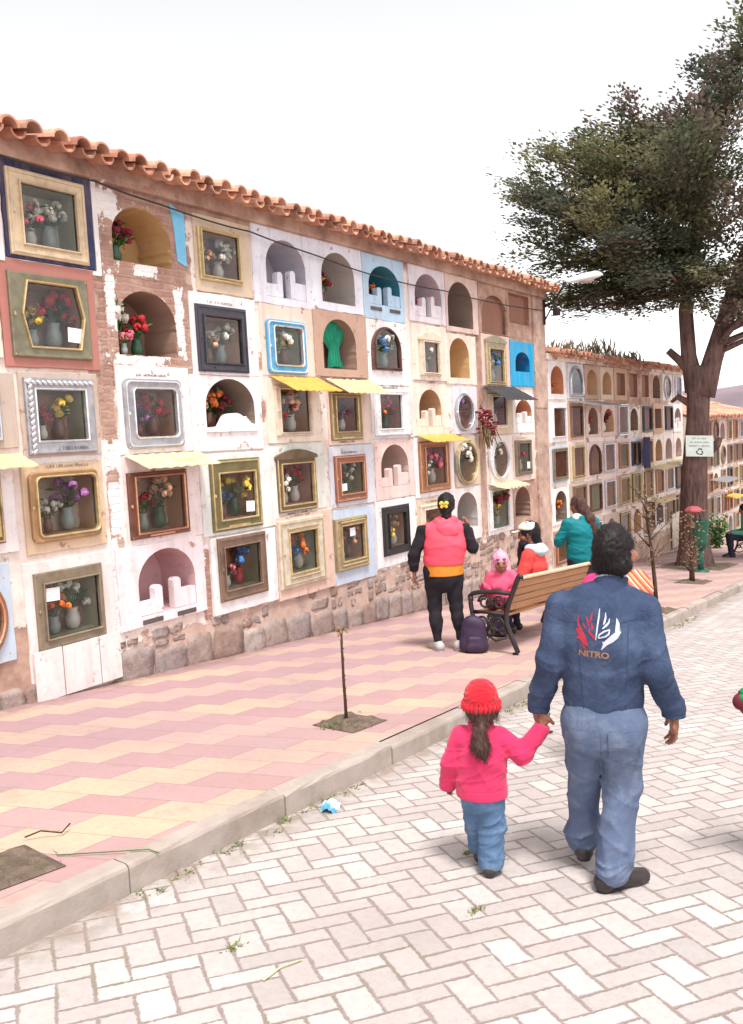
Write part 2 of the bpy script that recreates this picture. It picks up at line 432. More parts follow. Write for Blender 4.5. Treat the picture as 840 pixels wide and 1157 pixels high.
B1=[
(-1, 0, (3.497, 4.059, 3.239, 3.953), 'white', 'r', (3.564, 3.937, 3.351, 3.751), 'dark', (3.499, 3.995, 3.272, 3.811), 'tan', 'f', ''),
(-1, 1, (3.44, 3.977, 2.505, 3.207), 'cream', 'a', (3.529, 3.873, 2.569, 3.092), 'grey', None, '-', '-', ''),
(-1, 2, (3.421, 4.051, 1.823, 2.393), 'greybeige', 'r', (3.498, 3.842, 1.94, 2.26), 'dark', (3.433, 3.908, 1.875, 2.323), 'silver', 'f', ''),
(-1, 3, (3.405, 3.963, 1.03, 1.745), 'white', 'r', (3.475, 3.792, 1.179, 1.585), 'dark', (3.417, 3.843, 1.115, 1.643), 'bronze', 'f', ''),
(-1, 4, (3.342, 3.874, 0.203, 0.964), 'paleblue', 'o', (3.411, 3.769, 0.319, 0.805), 'dark', (3.353, 3.813, 0.258, 0.872), 'copper', 'o', ''),
(0, 0, (4.082, 4.91, 3.271, 4.036), 'navy', 'r', (4.231, 4.735, 3.391, 3.849), 'dark', (4.11, 4.826, 3.296, 3.946), 'tan', 'f', 'white_edge'),
(0, 1, (3.993, 4.874, 2.442, 3.265), 'redpaint', 'h', (4.166, 4.72, 2.607, 3.096), 'dark', (4.056, 4.783, 2.521, 3.167), 'olivegrey', 'f', 'note_br'),
(0, 2, (4.086, 4.822, 1.745, 2.41), 'greybeige', 'r', (4.209, 4.668, 1.871, 2.266), 'dark', (4.116, 4.757, 1.765, 2.364), 'silver', 'rope', ''),
(0, 3, (4.041, 4.811, 0.981, 1.693), 'orangecream', 'r', (4.157, 4.712, 1.122, 1.578), 'dark', (4.088, 4.74, 1.069, 1.629), 'orange', 'round', ''),
(0, 4, (3.989, 4.843, -0.203, 0.927), 'pinkwhite', 'r', (4.151, 4.666, 0.299, 0.736), 'dark', (4.066, 4.712, 0.219, 0.834), 'bronzegrey', 'f', 'note_tl'),
(1, 0, None, 'brick', 'a', (5.116, 5.784, 3.394, 3.884), 'ochre', None, '-', '-', ''),
(1, 1, None, 'brick', 'a', (5.102, 5.785, 2.589, 3.16), 'brownin', None, '-', '-', ''),
(1, 2, (5.031, 5.888, 1.723, 2.498), 'white', 'r', (5.193, 5.683, 1.872, 2.29), 'dark', (5.086, 5.762, 1.769, 2.383), 'silver', 'round', ''),
(1, 3, (5.035, 5.936, 0.918, 1.71), 'pinkwhite', 'r', (5.137, 5.703, 1.028, 1.513), 'dark', (5.05, 5.749, 0.976, 1.562), 'redgold', 'f', 'awn_cream'),
(1, 4, (4.879, 5.917, 0.193, 0.92), 'pinkwhite2', 'a', (5.093, 5.781, 0.286, 0.857), 'rosein', None, '-', '-', 'posts,slots'),
(2, 0, (6.084, 6.881, 3.24, 3.965), 'beige', 'r', (6.168, 6.682, 3.393, 3.813), 'dark', (6.121, 6.71, 3.348, 3.844), 'cream', 'f', ''),
(2, 1, (5.967, 6.901, 2.446, 3.225), 'white', 'r', (6.126, 6.641, 2.563, 3.002), 'dark', (6.023, 6.724, 2.475, 3.111), 'darkgrey', 'f', ''),
(2, 2, (5.897, 6.894, 1.708, 2.438), 'white', 'a', (6.081, 6.78, 1.924, 2.413), 'greybrown', None, '-', '-', 'mound'),
(2, 3, (5.941, 7.071, 0.886, 1.683), 'marble', 'r', (6.177, 6.692, 1.032, 1.481), 'dark', (6.059, 6.777, 0.921, 1.623), 'olive', 'f', 'note_br'),
(2, 4, (6.01, 6.978, 0.101, 0.868), 'white', 'r', (6.173, 6.691, 0.334, 0.751), 'dark', (6.089, 6.789, 0.228, 0.857), 'brown', 'f', ''),
(3, 0, (6.902, 7.922, 3.216, 4.09), 'bluewhite', 'a', (7.106, 7.77, 3.296, 3.909), 'bluegrey', None, '-', '-', 'posts'),
(3, 1, (6.965, 7.956, 2.467, 3.219), 'peach', 'r', (7.146, 7.614, 2.585, 2.982), 'dark', (7.033, 7.695, 2.489, 3.055), 'skyblue', 'round', ''),
(3, 2, (6.981, 7.899, 1.751, 2.44), 'cream', 'r', (7.169, 7.674, 1.864, 2.322), 'dark', (7.099, 7.725, 1.826, 2.36), 'creamwood', 'f', 'awn_yellow'),
(3, 3, (6.942, 7.944, 0.997, 1.729), 'mint', 'r', (7.14, 7.678, 1.085, 1.517), 'dark', (7.056, 7.73, 1.01, 1.604), 'bronze', 'ped', ''),
(3, 4, (6.995, 7.997, 0.066, 0.974), 'peachpink', 'r', (7.175, 7.655, 0.341, 0.777), 'dark', (7.002, 7.805, 0.19, 0.925), 'paleframe', 'gold2', ''),
(4, 0, (7.909, 8.884, 3.24, 4.058), 'bluewhite', 'a', (8.056, 8.711, 3.332, 3.915), 'greyin', None, '-', '-', ''),
(4, 1, (7.853, 8.903, 2.483, 3.234), 'brownplaster', 'a', (8.003, 8.656, 2.575, 3.149), 'brownin', None, '-', '-', 'curtain'),
(4, 2, (8.045, 8.919, 1.695, 2.374), 'pinkcream', 'r', (8.17, 8.602, 1.852, 2.245), 'dark', (8.068, 8.698, 1.748, 2.307), 'gold', 'f', 'awn_pale'),
(4, 3, (8.014, 8.929, 0.967, 1.682), 'greyblue', 'r', (8.188, 8.662, 1.117, 1.473), 'dark', (8.087, 8.723, 1.025, 1.568), 'redwood', 'f', 'note_bl'),
(4, 4, (8.042, 8.889, 0.05, 0.939), 'lightblue', 'r', (8.153, 8.608, 0.328, 0.737), 'dark', (8.034, 8.688, 0.216, 0.834), 'goldpale', 'gold2', 'note_tc'),
(5, 0, (8.912, 9.864, 3.219, 4.081), 'skywhite', 'a', (9.028, 9.754, 3.408, 3.894), 'teal', None, '-', '-', 'posts,slots'),
(5, 1, (8.913, 9.894, 2.412, 3.215), 'white', 'a', (9.082, 9.644, 2.631, 3.108), 'dark', (9.007, 9.693, 2.596, 3.139), 'darkbrown', 'f', ''),
(5, 2, (8.923, 9.935, 1.74, 2.392), 'greywhite', 'r', (9.089, 9.612, 1.863, 2.288), 'dark', (8.973, 9.792, 1.773, 2.343), 'whiteframe', 'f', ''),
(5, 3, (8.976, 9.911, 0.968, 1.715), 'pink', 'a', (9.101, 9.758, 1.127, 1.659), 'rosegrey', None, '-', '-', 'posts'),
(5, 4, (8.943, 9.879, 0.111, 0.953), 'white', 'r', (9.196, 9.601, 0.351, 0.771), 'dark', (9.058, 9.695, 0.253, 0.876), 'black', 'f', ''),
(6, 0, (9.967, 10.932, 3.27, 4.07), 'lilacwhite', 'a', (10.101, 10.827, 3.355, 3.929), 'lilacin', None, '-', '-', 'posts'),
(6, 1, (9.985, 10.907, 2.494, 3.239), 'cream2', 'r', (10.221, 10.634, 2.599, 3.007), 'dark', (10.135, 10.693, 2.562, 3.065), 'creamwood', 'ped', ''),
(6, 2, (9.939, 10.86, 1.748, 2.459), 'cream2', 'a', (10.101, 10.708, 1.868, 2.375), 'tanin', None, '-', '-', 'posts'),
(6, 3, (9.914, 10.995, 0.917, 1.72), 'white', 'r', (10.158, 10.724, 1.075, 1.585), 'dark', (10.0, 10.834, 0.98, 1.67), 'copper', 'f', 'awn_gold'),
(6, 4, (9.933, 10.838, 0.123, 0.879), 'beige', 'r', (10.085, 10.572, 0.313, 0.738), 'dark', (9.975, 10.656, 0.255, 0.812), 'creamwood', 'f', ''),
(7, 0, (10.944, 11.937, 3.208, 4.026), 'pinkgrey', 'a', (10.995, 11.762, 3.281, 3.93), 'greybrown', None, '-', '-', ''),
(7, 1, (10.873, 11.833, 2.466, 3.181), 'cream2', 'a', (11.005, 11.604, 2.554, 3.128), 'ochre', None, '-', '-', ''),
(7, 2, (11.042, 11.793, 1.746, 2.43), 'lilacwhite', 'o', (11.107, 11.605, 1.81, 2.298), 'dark', (11.062, 11.615, 1.784, 2.336), 'silver', 'o', ''),
(7, 3, (11.028, 11.811, 0.978, 1.705), 'beige', 'o', (11.068, 11.652, 1.033, 1.615), 'dark', (10.996, 11.691, 0.996, 1.654), 'goldgrey', 'o', ''),
(7, 4, (10.853, 11.766, 0.165, 0.955), 'pinkwhite', 'a', (11.017, 11.656, 0.356, 0.888), 'greyin', None, '-', '-', ''),
(8, 0, None, 'mud', 'a', (12.101, 13.023, 3.273, 3.864), 'mudin', None, '-', '-', 'sealed'),
(8, 1, (12.037, 13.023, 2.436, 3.248), 'pinkgrey', 'r', (12.233, 12.742, 2.529, 3.023), 'dark', (12.125, 12.823, 2.473, 3.158), 'silvergold', 'ped', ''),
(8, 2, (12.087, 13.051, 1.703, 2.41), 'beige', 'r', (12.263, 12.776, 1.854, 2.297), 'dark', (12.149, 12.853, 1.799, 2.337), 'creamwood', 'f', 'awn_black'),
(8, 3, (12.144, 12.982, 0.948, 1.687), 'pinkwhite', 'o', (12.195, 12.772, 1.036, 1.591), 'dark', (12.113, 12.817, 0.996, 1.633), 'whiteframe', 'o', ''),
(8, 4, (12.043, 12.943, 0.153, 0.907), 'white', 'r', (12.125, 12.733, 0.244, 0.827), 'dark', (12.044, 12.778, 0.218, 0.856), 'whiteframe', 'f', 'awn_torn'),
(9, 0, None, 'mud', 'r', (13.098, 13.878, 3.496, 3.974), 'mudin', None, '-', '-', 'sealed'),
(9, 1, (13.052, 13.981, 2.469, 3.213), 'brightblue', 'a', (13.227, 13.798, 2.717, 3.038), 'bluein', None, '-', '-', ''),
(9, 2, (13.049, 13.906, 1.708, 2.352), 'white', 'a', (13.154, 13.797, 1.869, 2.25), 'orangein', None, '-', '-', 'posts'),
(9, 3, (13.017, 13.876, 0.914, 1.663), 'pinkcream', 'r', (13.182, 13.647, 1.062, 1.531), 'dark', (13.056, 13.698, 1.006, 1.59), 'bronzegrey', 'f', 'note_br'),
(9, 4, None, 'mud', 'a', (13.055, 13.66, 0.299, 0.813), 'brownin', None, '-', '-', ''),
]
# ------------------------------------------------------------------ niche buildings: materials
def paint(name, c, chip=0.35, streak=0.35, var=0.06):
    """lime paint on plaster: mottled, rain-streaked, chipped back to pink render"""
    m, t, b = new_mat(name)
    p = t.pos(); x, y, z = t.sep(p)
    n1 = t.noise(p, 3.0, 5, 0.6)
    cc = t.mix(t.mr(n1, 0.3, 0.7), tuple(q * (1 - var * 1.6) for q in c), tuple(min(0.86, q * (1 + var)) for q in c))
    sv = t.comb(t.m('MULTIPLY', x, 9.0), y, t.m('MULTIPLY', z, 1.1))
    n2 = t.noise(sv, 1.0, 4, 0.65)
    cc = t.mix(t.m('MULTIPLY', t.mr(n2, 0.48, 0.75), streak), cc, srgb(166, 136, 122))
    n3 = t.noise(p, 5.5, 6, 0.7)
    ch = t.m('MULTIPLY', t.mr(n3, 0.625, 0.645), chip)
    cc = t.mix(ch, cc, t.mix(t.noise(p, 20.0, 2), srgb(182, 136, 118), srgb(146, 104, 88)))
    n5 = t.noise(p, 11.0, 6, 0.75); cc = t.mix(t.m('MULTIPLY', t.mr(n5, 0.54, 0.72), 0.40 * (1 if chip else 0.5)), cc, srgb(150, 128, 116))
    t.put(b.inputs['Base Color'], cc)
    b.inputs['Roughness'].default_value = 0.85; b.inputs['Specular IOR Level'].default_value = 0.2
    h = t.m('SUBTRACT', t.m('ADD', t.m('MULTIPLY', n3, 0.4), t.m('MULTIPLY', t.noise(p, 45.0, 3), 0.25)), ch)
    t.put(b.inputs['Normal'], t.bump(h, 0.35, 0.010))
    return m

def wall_material(name, patches, pale=(0.0, 0.0)):
    """the shared render of a block: pink-cream plaster fallen off to bricks and mud in places"""
    m, t, b = new_mat(name)
    p = t.pos(); x, y, z = t.sep(p)
    n1 = t.noise(p, 2.2, 6, 0.65); n2 = t.noise(p, 7.0, 5, 0.7)
    plaster = t.ramp(n1, (0.28, srgb(192, 166, 154)), (0.40, srgb(218, 200, 190)), (0.58, srgb(230, 219, 212)), (0.75, srgb(212, 192, 180)))
    mud = t.ramp(t.noise(p, 3.3, 5, 0.65), (0.3, srgb(136, 108, 97)), (0.5, srgb(174, 142, 127)), (0.7, srgb(198, 170, 154)))
    br = t.n('ShaderNodeTexBrick')
    t.put(br.inputs['Vector'], t.comb(t.m('ADD', x, t.m('MULTIPLY', t.m('SUBTRACT', n2, 0.5), 0.08)), t.m('ADD', z, t.m('ADD', t.m('MULTIPLY', t.m('SUBTRACT', n1, 0.5), 0.10), t.m('MULTIPLY', t.m('SUBTRACT', n2, 0.5), 0.05)))))
    br.inputs['Scale'].default_value = 1.0; br.inputs['Brick Width'].default_value = 0.27; br.inputs['Row Height'].default_value = 0.068
    br.inputs['Mortar Size'].default_value = 0.013; br.inputs['Mortar Smooth'].default_value = 0.4; br.offset = 0.5
    t.put(br.inputs['Color1'], srgb(170, 128, 116)); t.put(br.inputs['Color2'], srgb(146, 108, 98)); t.put(br.inputs['Mortar'], srgb(168, 142, 128))
    brick = t.mix(t.mr(n2, 0.34, 0.62, 0, 0.85), br.outputs['Color'], mud); brick = t.mix(t.mr(t.noise(p, 4.0, 6, 0.7), 0.62, 0.66), brick, plaster)
    # where the render has come off
    mask = t.m('MULTIPLY', t.mr(z, 3.86, 3.98, smooth=True), 1.0)
    f_mud = t.m('ADD', t.mr(n1, 0.56, 0.62), 0.0)
    f_brick = None; f_white = None
    for (px, pz, rx, rz, s, kind) in patches:
        dx = t.m('DIVIDE', t.m('SUBTRACT', x, px), rx); dz = t.m('DIVIDE', t.m('SUBTRACT', z, pz), rz)
        q = t.m('MAXIMUM', t.m('ABSOLUTE', dx), t.m('ABSOLUTE', dz))
        q = t.m('ADD', q, t.m('MULTIPLY', t.m('SUBTRACT', n2, 0.5), 3.2 if kind == 'w' else 1.2))
        f = t.m('MULTIPLY', t.mr(q, 1.06, 0.98), s)
        if kind == 'w': f_white = f if f_white is None else t.m('MAXIMUM', f_white, f)
        elif kind == 'b': f_brick = f if f_brick is None else t.m('MAXIMUM', f_brick, f)
        else: f_mud = t.m('MAXIMUM', f_mud, f)
    f_mud = t.m('MAXIMUM', f_mud, mask)
    cc = t.mix(f_mud, plaster, mud)
    if f_brick is not None: cc = t.mix(f_brick, cc, brick)
    sv = t.comb(t.m('MULTIPLY', x, 7.0), y, t.m('MULTIPLY', z, 0.8))
    n4 = t.noise(sv, 1.0, 4, 0.65); cc = t.mix(t.mr(n4, 0.55, 0.8, 0, 0.45), cc, srgb(140, 106, 92))
    n6 = t.noise(p, 24.0, 5, 0.7); cc = t.mix(t.mr(n6, 0.58, 0.75, 0, 0.35), cc, srgb(122, 92, 80))
    if f_white is not None: cc = t.mix(f_white, cc, srgb(228, 222, 220))
    t.put(b.inputs['Base Color'], cc)
    b.inputs['Roughness'].default_value = 0.92; b.inputs['Specular IOR Level'].default_value = 0.15
    h = t.m('ADD', t.m('MULTIPLY', t.m('SUBTRACT', 1.0, f_mud), 0.7), t.m('ADD', t.m('MULTIPLY', n2, 0.5), t.m('MULTIPLY', n6, 0.3)))
    if f_brick is not None: h = t.m('SUBTRACT', h, t.m('MULTIPLY', f_brick, t.m('ADD', 0.5, t.m('MULTIPLY', br.outputs['Fac'], 0.4))))
    t.put(b.inputs['Normal'], t.bump(h, 0.6, 0.022))
    return m

WALL1 = wall_material('block_render', [(5.45, 3.15, 0.52, 0.85, 1, 'b'), (4.93, 1.25, 0.07, 1.0, 0.9, 'b'), (5.95, 3.1, 0.08, 0.6, 0.8, 'm'), (6.0, 0.45, 0.1, 0.35, 1, 'b'), (11.95, 2.3, 0.11, 2.2, 1, 'm'), (12.9, 3.6, 1.2, 0.42, 1, 'm'), (14.25, 2.0, 0.30, 2.6, 0.85, 'm'), (13.5, 0.45, 0.55, 0.48, 1, 'm'), (8.4, 2.85, 0.5, 0.40, 0.8, 'm'), (3.7, 0.1, 0.9, 0.35, 1, 'm'), (4.9, 2.6, 0.12, 0.8, 0.9, 'm'), (10.0, -0.25, 5.2, 0.32, 0.8, 'm'), (8.0, 3.0, 0.06, 0.4, 0.6, 'm'), (4.93, 1.72, 0.10, 0.14, 1, 'w'), (4.95, 1.25, 0.07, 0.22, 1, 'w'), (5.08, 3.85, 0.14, 0.12, 1, 'w'), (5.05, 3.06, 0.05, 0.22, 1, 'w'), (5.84, 2.9, 0.05, 0.28, 1, 'w'), (5.3, 2.55, 0.3, 0.04, 1, 'w'), (4.86, 0.55, 0.06, 0.5, 1, 'w'), (5.95, 1.3, 0.06, 0.5, 1, 'w'), (7.0, 0.95, 0.3, 0.05, 1, 'w'), (8.95, 1.75, 0.3, 0.06, 1, 'w'), (4.4, 1.72, 0.45, 0.06, 1, 'w'), (5.45, 3.34, 0.12, 0.05, 1, 'w')])
WALL2 = wall_material('second_block_render', [(19.2, 2.6, 1.6, 0.45, 1, 'm'), (21.3, 2.3, 1.0, 0.6, 0.9, 'm'), (16.9, 2.6, 0.5, 0.4, 0.7, 'm'), (20.0, -1.2, 5.5, 0.3, 0.9, 'm')])
PAL = dict(white=(232, 226, 226), pinkwhite=(226, 212, 210), pinkwhite2=(230, 214, 218), cream=(226, 212, 196), cream2=(226, 210, 196), greybeige=(190, 172, 160), navy=(58, 62, 92),
           redpaint=(176, 118, 108), orangecream=(210, 184, 156), beige=(206, 186, 164), marble=(218, 220, 216), bluewhite=(220, 220, 230), peach=(226, 202, 188), mint=(216, 218, 210),
           peachpink=(218, 188, 172), brownplaster=(182, 150, 134), pinkcream=(222, 200, 188), greyblue=(204, 204, 212), lightblue=(190, 202, 218), skywhite=(178, 204, 226), greywhite=(214, 210, 210),
           pink=(226, 198, 192), lilacwhite=(216, 208, 216), pinkgrey=(212, 186, 178), brightblue=(30, 158, 206), paleblue=(186, 198, 212), rosewhite=(220, 196, 192), tanpanel=(196, 162, 138), greenwhite=(206, 216, 200))
PAINT = {k: paint('paint_' + k, srgb(*v), chip=0.2 if k in ('marble', 'navy', 'brightblue') else 0.8, streak=0.4) for k, v in PAL.items()}
INT = dict(dark=(206, 160, 124), dark_b=(186, 132, 100), dark_c=(172, 170, 140), dark_d=(200, 150, 138), ochre=(200, 164, 118), brownin=(150, 122, 108), grey=(160, 152, 148), rosein=(206, 168, 170), greybrown=(136, 118, 106), bluegrey=(186, 184, 196), greyin=(178, 170, 166),
           teal=(60, 130, 150), rosegrey=(192, 168, 160), lilacin=(196, 180, 186), tanin=(196, 158, 124), mudin=(148, 108, 92), bluein=(16, 110, 160), orangein=(204, 140, 104), greyin2=(150, 140, 138))
INTM = {k: paint('inside_' + k, srgb(*v), chip=0.1, streak=0.2) for k, v in INT.items()}
def metalpaint(name, c, metal=0.35, rough=0.42):
    return basic('frame_' + name, srgb(*c), rough, 0.14, 14.0, 0.2, 60.0, metal, 0.5, dirt=tuple(q * 0.45 for q in srgb(*c)), dirt_amt=0.6, bdist=0.003)
FR = dict(tan=((206, 184, 154), 0.1, 0.6), olivegrey=((128, 122, 100), 0.35, 0.45), silver=((170, 168, 172), 0.6, 0.38), orange=((172, 136, 98), 0.3, 0.45), bronzegrey=((140, 126, 106), 0.35, 0.45), redgold=((112, 72, 58), 0.4, 0.4),
          cream=((200, 178, 132), 0.25, 0.5), darkgrey=((70, 68, 76), 0.3, 0.4), olive=((116, 108, 72), 0.35, 0.42), brown=((132, 108, 92), 0.3, 0.45), skyblue=((84, 160, 200), 0.1, 0.45), creamwood=((214, 196, 176), 0.0, 0.65),
          bronze=((112, 92, 68), 0.4, 0.42), paleframe=((204, 194, 178), 0.15, 0.5), gold=((142, 120, 84), 0.4, 0.42), redwood=((146, 92, 76), 0.2, 0.45), goldpale=((168, 154, 122), 0.3, 0.42), darkbrown=((96, 66, 58), 0.1, 0.5),
          whiteframe=((222, 220, 220), 0.05, 0.5), black=((52, 50, 50), 0.3, 0.4), copper=((158, 112, 78), 0.45, 0.42), goldgrey=((166, 158, 146), 0.3, 0.45), silvergold=((176, 164, 138), 0.5, 0.36), lilac=((176, 166, 172), 0.3, 0.45))
FRM = {k: metalpaint(k, *v) for k, v in FR.items()}
BEAD = basic('bright_bead', srgb(206, 182, 136), 0.32, 0.14, 20, 0.1, 60, 0.5, 0.5, dirt=srgb(120, 96, 66), dirt_amt=0.6)
BEADS = basic('bright_steel_bead', srgb(222, 222, 226), 0.25, 0.1, 20, 0.1, 60, 0.75, 0.5)
BEADR = basic('rose_gold_bead', srgb(212, 160, 130), 0.3, 0.12, 20, 0.1, 60, 0.7, 0.5)

def glass_material():
    m, t, b = new_mat('dusty_glass')
    nt = m.node_tree; out = nt.nodes['Material Output']; nt.nodes.remove(b)
    tr = t.n('ShaderNodeBsdfTransparent'); tr.inputs[0].default_value = (0.90, 0.92, 0.91, 1)
    gl = t.n('ShaderNodeBsdfGlossy'); gl.inputs['Roughness'].default_value = 0.06; gl.inputs[0].default_value = (0.9, 0.92, 0.95, 1)
    df = t.n('ShaderNodeBsdfDiffuse'); df.inputs[0].default_value = (0.62, 0.58, 0.56, 1)
    fr = t.n('ShaderNodeFresnel'); fr.inputs[0].default_value = 1.52
    a = t.n('ShaderNodeMixShader'); c = t.n('ShaderNodeMixShader')
    t.put(a.inputs[0], t.m('MULTIPLY', fr.outputs[0], 0.85, clamp=True)); nt.links.new(tr.outputs[0], a.inputs[1]); nt.links.new(gl.outputs[0], a.inputs[2])
    p = t.pos(); n = t.noise(p, 5.0, 4, 0.65)
    t.put(c.inputs[0], t.mr(n, 0.4, 0.8, 0.0, 0.06)); nt.links.new(a.outputs[0], c.inputs[1]); nt.links.new(df.outputs[0], c.inputs[2])
    nt.links.new(c.outputs[0], out.inputs['Surface'])
    return m
GLASS = glass_material()
PAPER = basic('note_paper', srgb(232, 232, 232), 0.8, 0.04, 6, 0.05)
DARKSLOT = basic('slot_shadow_grey', srgb(92, 82, 80), 0.9, 0.2, 8, 0.2)

def floral_material(name, cols, ground_c, sc):
    m, t, b = new_mat(name)
    p = t.pos(); w = t.n('ShaderNodeTexVoronoi'); w.inputs['Scale'].default_value = sc
    sc2 = t.n('ShaderNodeVectorMath', operation='SCALE'); t.put(sc2.inputs[0], t.noise(p, 12.0, 3, 0.6, 0.5, out='Color')); sc2.inputs['Scale'].default_value = 0.05
    wob = t.n('ShaderNodeVectorMath', operation='ADD'); t.put(wob.inputs[0], p); t.put(wob.inputs[1], sc2.outputs[0])
    t.put(w.inputs['Vector'], wob.outputs[0])
    r = t.sep(w.outputs['Color'])[0]
    c = t.ramp(r, *[(k / max(1, len(cols) - 1), q) for k, q in enumerate(cols)])
    f = t.mr(w.outputs['Distance'], .30, .42, 1, 0); f = t.m('MULTIPLY', f, t.m('GREATER_THAN', t.sep(w.outputs['Color'])[1], .45))
    g = t.mix(t.noise(p, 7.0, 4, .65), tuple(q * .55 for q in ground_c), tuple(min(.8, q * 1.25) for q in ground_c))
    t.put(b.inputs['Base Color'], t.mix(f, g, c)); b.inputs['Roughness'].default_value = .9
    return m
FLORAL = [floral_material('lace_and_roses', [srgb(150, 70, 66), srgb(196, 176, 150), srgb(110, 120, 80), srgb(206, 160, 140)], srgb(196, 152, 122), 16),
          floral_material('faded_paper_flowers', [srgb(206, 196, 176), srgb(176, 130, 120), srgb(140, 126, 90), srgb(120, 90, 120)], srgb(184, 148, 124), 13),
          floral_material('dark_velvet_with_gilt', [srgb(196, 160, 90), srgb(140, 60, 60), srgb(200, 186, 160)], srgb(150, 112, 96), 20),
          floral_material('pale_net_curtain', [srgb(214, 206, 196), srgb(180, 170, 160), srgb(196, 150, 146)], srgb(206, 186, 166), 18)]
# ------------------------------------------------------------------ niches
def loop(shape, rc, ins=0.0, m=8):
    """outline of an opening inset by INS, always the same number of points; counter-clockwise seen from the street"""
    x0, x1, z0, z1 = rc[0] + ins, rc[1] - ins, rc[2] + ins, rc[3] - ins
    P = []
    def seg(a, b2, n):
        for k in range(n): P.append((a[0] + (b2[0] - a[0]) * k / n, a[1] + (b2[1] - a[1]) * k / n))
    if shape == 'r':
        seg((x0, z0), (x1, z0), m); seg((x1, z0), (x1, z1), m); seg((x1, z1), (x0, z1), m); seg((x0, z1), (x0, z0), m)
    elif shape == 'a':
        hw = (x1 - x0) / 2; rise = min(hw * 0.86, (z1 - z0) * 0.55); zs = z1 - rise; xc = (x0 + x1) / 2
        seg((x0, z0), (x1, z0), m); seg((x1, z0), (x1, zs), m)
        for k in range(2 * m):
            th = math.pi * k / (2 * m); P.append((xc + hw * math.cos(th), zs + rise * math.sin(th)))
        seg((x0, zs), (x0, z0), m)
    elif shape == 'o':
        for k in range(4 * m):
            th = 2 * math.pi * k / (4 * m) - 0.75 * math.pi
            P.append(((x0 + x1) / 2 + (x1 - x0) / 2 * math.cos(th), (z0 + z1) / 2 + (z1 - z0) / 2 * math.sin(th)))
    elif shape == 'h':
        w = (x1 - x0); zc = (z0 + z1) / 2
        c = [(x0 + 0.10 * w, z0), (x1 - 0.10 * w, z0), (x1, zc), (x1 - 0.10 * w, z1), (x0 + 0.10 * w, z1), (x0, zc)]
        seg(c[0], c[1], m); seg(c[1], c[2], m // 2); seg(c[2], c[3], m // 2); seg(c[3], c[4], m); seg(c[4], c[5], m // 2); seg(c[5], c[0], m // 2)
    elif shape == 'rr':
        rad = 0.10 * min(x1 - x0, z1 - z0)
        cs = [(x1 - rad, z0 + rad, -90), (x1 - rad, z1 - rad, 0), (x0 + rad, z1 - rad, 90), (x0 + rad, z0 + rad, 180)]
        for (cx, cz, a0) in cs:
            for k in range(m):
                th = R(a0 + 90 * k / (m - 1)); P.append((cx + rad * math.cos(th), cz + rad * math.sin(th)))
    return P

def ring(mb, loops, mi=0, flip=False):
    """loops: list of (points, y)"""
    n = len(loops[0][0]); vs = [(x, y, z) for pts, y in loops for x, z in pts]
    fs = []
    for a in range(len(loops) - 1):
        for k in range(n):
            q = (a * n + k, a * n + (k + 1) % n, (a + 1) * n + (k + 1) % n, (a + 1) * n + k)
            fs.append(q)
    mb.add(vs, fs, mi)
    return mb

def to_rect(pts, rc):
    """project a loop from its centre on to a rectangle round it, keeping the rectangle's corners"""
    x0, x1, z0, z1 = rc; cx, cz = sum(p[0] for p in pts) / len(pts), sum(p[1] for p in pts) / len(pts)
    out = []
    for x, z in pts:
        dx, dz = x - cx, z - cz; ks = []
        if dx > 1e-6: ks.append((x1 - cx) / dx)
        if dx < -1e-6: ks.append((x0 - cx) / dx)
        if dz > 1e-6: ks.append((z1 - cz) / dz)
        if dz < -1e-6: ks.append((z0 - cz) / dz)
        k = min(ks); out.append((cx + dx * k, cz + dz * k))
    for c in ((x0, z0), (x1, z0), (x1, z1), (x0, z1)):
        j = min(range(len(out)), key=lambda i: (out[i][0] - c[0]) ** 2 + (out[i][1] - c[1]) ** 2)
        out[j] = c
    return out

INK = basic('painted_letters', srgb(86, 72, 70), 0.8, 0.1, 10, 0.0)
def inscription(parent, x, z, w, h, y, rnd):
    """a line of small worn painted letters, too small to read"""
    mb = MB(); u = x - w / 2
    while u < x + w / 2:
        if rnd.random() < .16: u += h * .6; continue
        lw = h * rnd.uniform(.35, .6); hh = h * rnd.choice((.7, 1, 1)); st = h * .16
        q = lambda a, b2, c, d: mb.add([(a, y, c), (b2, y, c), (b2, y, d), (a, y, d)], [(0, 1, 2, 3)])
        q(u, u + st, z, z + hh)
        k = rnd.randrange(4)
        if k in (0, 1): q(u + st, u + lw, z + hh - st, z + hh)
        if k in (0, 2): q(u + st, u + lw, z, z + st)
        if k in (1, 3): q(u + lw - st, u + lw, z, z + hh - (st if k == 1 else 0)); q(u + st, u + lw - st, z + hh * .42, z + hh * .42 + st)
        u += lw + h * .2
    if mb.f: return part('inscription', mb, INK, parent)
WHITE_SUB = {}
